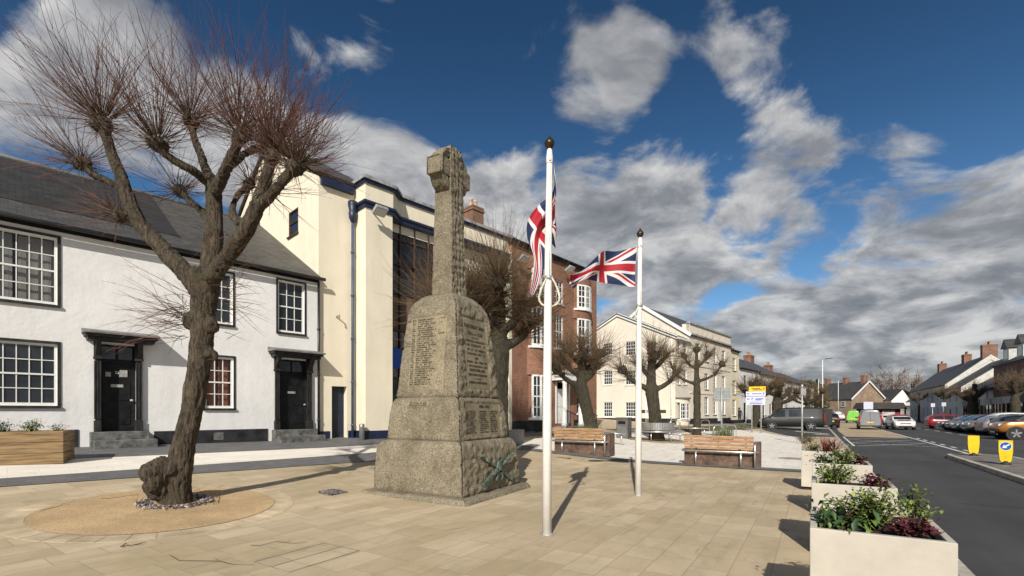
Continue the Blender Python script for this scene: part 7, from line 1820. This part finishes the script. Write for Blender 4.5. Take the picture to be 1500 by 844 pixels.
mb = MB(); mb.box(-3.35, -2.5, -.98, -.93, .42, 1.85); od = mb.build('open_rear_door', P_DARK, v_, bevel=.02); mb = MB(); mb.box(-3.3, -2.95, -.995, -.982, .62, .74); mb.build('number_plate', PLATE_Y, od)
vehicle('hatch', 'parked_car', 'car', 'dark hatchback parked just beyond the dark grey van', on_side(1210, 52), HD(20), P_BLK, 'cars stopped on the far road')
vehicle('van', 'moving_van', 'van', 'silver grey van driving away down the middle of the road', on_road(1273, 628.5), HD(34), P_SILV, 'vehicles on the road', glass_side=False)
vehicle('van', 'moving_van', 'van', 'lime green van driving away beyond the silver van', on_road(1250, 619.5), HD(36), P_LIME, 'vehicles on the road', glass_side=False)
vehicle('van', 'moving_van', 'van', 'white van coming towards the viewer on the far road', on_road(1226, 615.5), HD(200), P_WHITE, 'vehicles on the road', glass_side=False)
vehicle('hatch', 'moving_car', 'car', 'white hatchback with red roof and red bonnet trim coming towards the viewer', on_road(1318, 629), HD(206), P_WHITE, 'vehicles on the road', roofm=P_RED, stripes=P_RED)
vehicle('hatch', 'moving_car', 'car', 'white car behind the red roofed hatchback', on_road(1300, 622.5), HD(205), P_WHITE, 'vehicles on the road')
vehicle('hatch', 'moving_car', 'car', 'red car half hidden between the silver van and the white car', on_road(1292, 617.5), HD(206), P_RED, 'vehicles on the road')
# striped portable toilet like load board above the silver van is a roadside panel
g = on_road(1272, 617); t = thing('roadside_board', g, 'pale board on two posts seen just above the silver van', 'sign', rz=R(-30)); mb = MB(); mb.box(-.75, .75, -.03, .03, 2.3, 3.75); mb.build('board', SW, t, bevel=.01)
for x in (-.5, .5):
    mb = MB(); mb.tube([(x, .05, 0), (x, .05, 3.5)], .04, 8); mb.build('post', GALV, t)
# row parked nose to the road on the right
row = [(43.2, 'pickup', 'parked_pickup', 'pickup', 'copper orange pickup truck parked nearest the viewer at the right', P_OR, 0, .55), (47.6, 'hatch', 'parked_car', 'car', 'black hatchback parked between the orange pickup and the silver car', P_BLK, 1, -.5), (50.2, 'hatch', 'parked_car', 'car', 'silver hatchback parked tail out beside the black hatchback', P_SILV, 1, -.3), (52.9, 'suv', 'parked_car', 'car', 'warm grey tall car with a pale roof in the parked row', P_BEIGE, 0, 0), (55.7, 'hatch', 'parked_car', 'car', 'dark blue car parked beside the grey green car', P_BLUE, 0, .1), (58.6, 'hatch', 'parked_car', 'car', 'grey green car parked next to the dark blue one', P_GRN, 0, 0), (62.0, 'estate', 'parked_car', 'car', 'dark estate car with roof rails in the parked row', P_BLK, 0, 0), (67.2, 'hatch', 'parked_car', 'car', 'red car at the far end of the parked row', P_RED, 1, .2)]
for (s, kd, nm, ct, lab, m_, rev, off) in row:
    L_ = SHAPES[kd][0]['L']; x, y = xy(s, -10.3-L_/2+off); h_ = math.degrees(TH)-90 + (180 if rev else 0) - 6
    vehicle(kd, nm, ct, lab, Vector((x, y, -.126)), HD(h_), m_, 'cars parked along the right kerb', roofm=P_WHITE if kd == 'suv' else None)

# ------------------------------------------------------------------ person by the terrace
def person(loc, rz, label):
    t = thing('person', loc, label, 'person', rz=rz)
    V = {'pel': (0, 0, .95, .14), 'spi': (0, .0, 1.15, .15), 'che': (0, .0, 1.36, .17), 'nec': (0, .0, 1.50, .065), 'hed': (0, -.02, 1.60, .085), 'hed2': (0, -.02, 1.70, .095),
         'lh': (-.10, 0, .88, .11), 'lk': (-.11, -.10, .50, .075), 'la': (-.12, -.02, .09, .05), 'lt': (-.12, -.16, .04, .045), 'rh': (.10, 0, .88, .11), 'rk': (.11, .02, .50, .075), 'ra': (.12, .22, .12, .05), 'rt': (.12, .10, .04, .045),
         'ls': (-.20, 0, 1.42, .07), 'le': (-.26, .06, 1.14, .05), 'lw': (-.25, -.06, .90, .038), 'lf': (-.25, -.09, .80, .035), 'rs': (.20, 0, 1.42, .07), 're': (.26, -.02, 1.14, .05), 'rw': (.25, -.12, .91, .038), 'rf': (.25, -.16, .82, .035)}
    E_ = [('pel', 'spi'), ('spi', 'che'), ('che', 'nec'), ('nec', 'hed'), ('hed', 'hed2'), ('pel', 'lh'), ('lh', 'lk'), ('lk', 'la'), ('la', 'lt'), ('pel', 'rh'), ('rh', 'rk'), ('rk', 'ra'), ('ra', 'rt'), ('che', 'ls'), ('ls', 'le'), ('le', 'lw'), ('lw', 'lf'), ('che', 'rs'), ('rs', 're'), ('re', 'rw'), ('rw', 'rf')]
    ks = list(V); me = bpy.data.meshes.new('body'); me.from_pydata([V[k][:3] for k in ks], [(ks.index(a), ks.index(b)) for a, b in E_], []); o = bpy.data.objects.new('body', me); col.objects.link(o); o.parent = t
    o.modifiers.new('skin', 'SKIN'); 
    for k, sv in zip(ks, me.skin_vertices[0].data): sv.radius = (V[k][3], V[k][3]*.85); sv.use_root = (k == 'pel')
    s = o.modifiers.new('sub', 'SUBSURF'); s.levels = 1; s.render_levels = 1; o.modifiers['skin'].use_smooth_shade = True; bake(o)
    o.data.materials.clear(); 
    for m_ in (mat('dark_coat', (.02, .02, .024), .85, .2), mat('dark_trousers', (.03, .03, .04), .85, .2), mat('skin_tone', (.45, .28, .2), .6, .05)): o.data.materials.append(m_)
    for p_ in o.data.polygons: z = p_.center.z; p_.material_index = 2 if z > 1.52 or (z < .87 and abs(p_.center.x) > .22 and z > .7) else (0 if z > .80 else 1)
    mb = MB(); mb.lathe([(.02, 1.80), (.07, 1.79), (.10, 1.74), (.105, 1.66), (.095, 1.60)], (0, .01, 0), 14); mb.build('hair', mat('dark_hair', (.03, .02, .015), .8, .2), t)
person(ground_at(1083, 54.5), R(150), 'person in dark clothes walking along the footway by the white terrace')
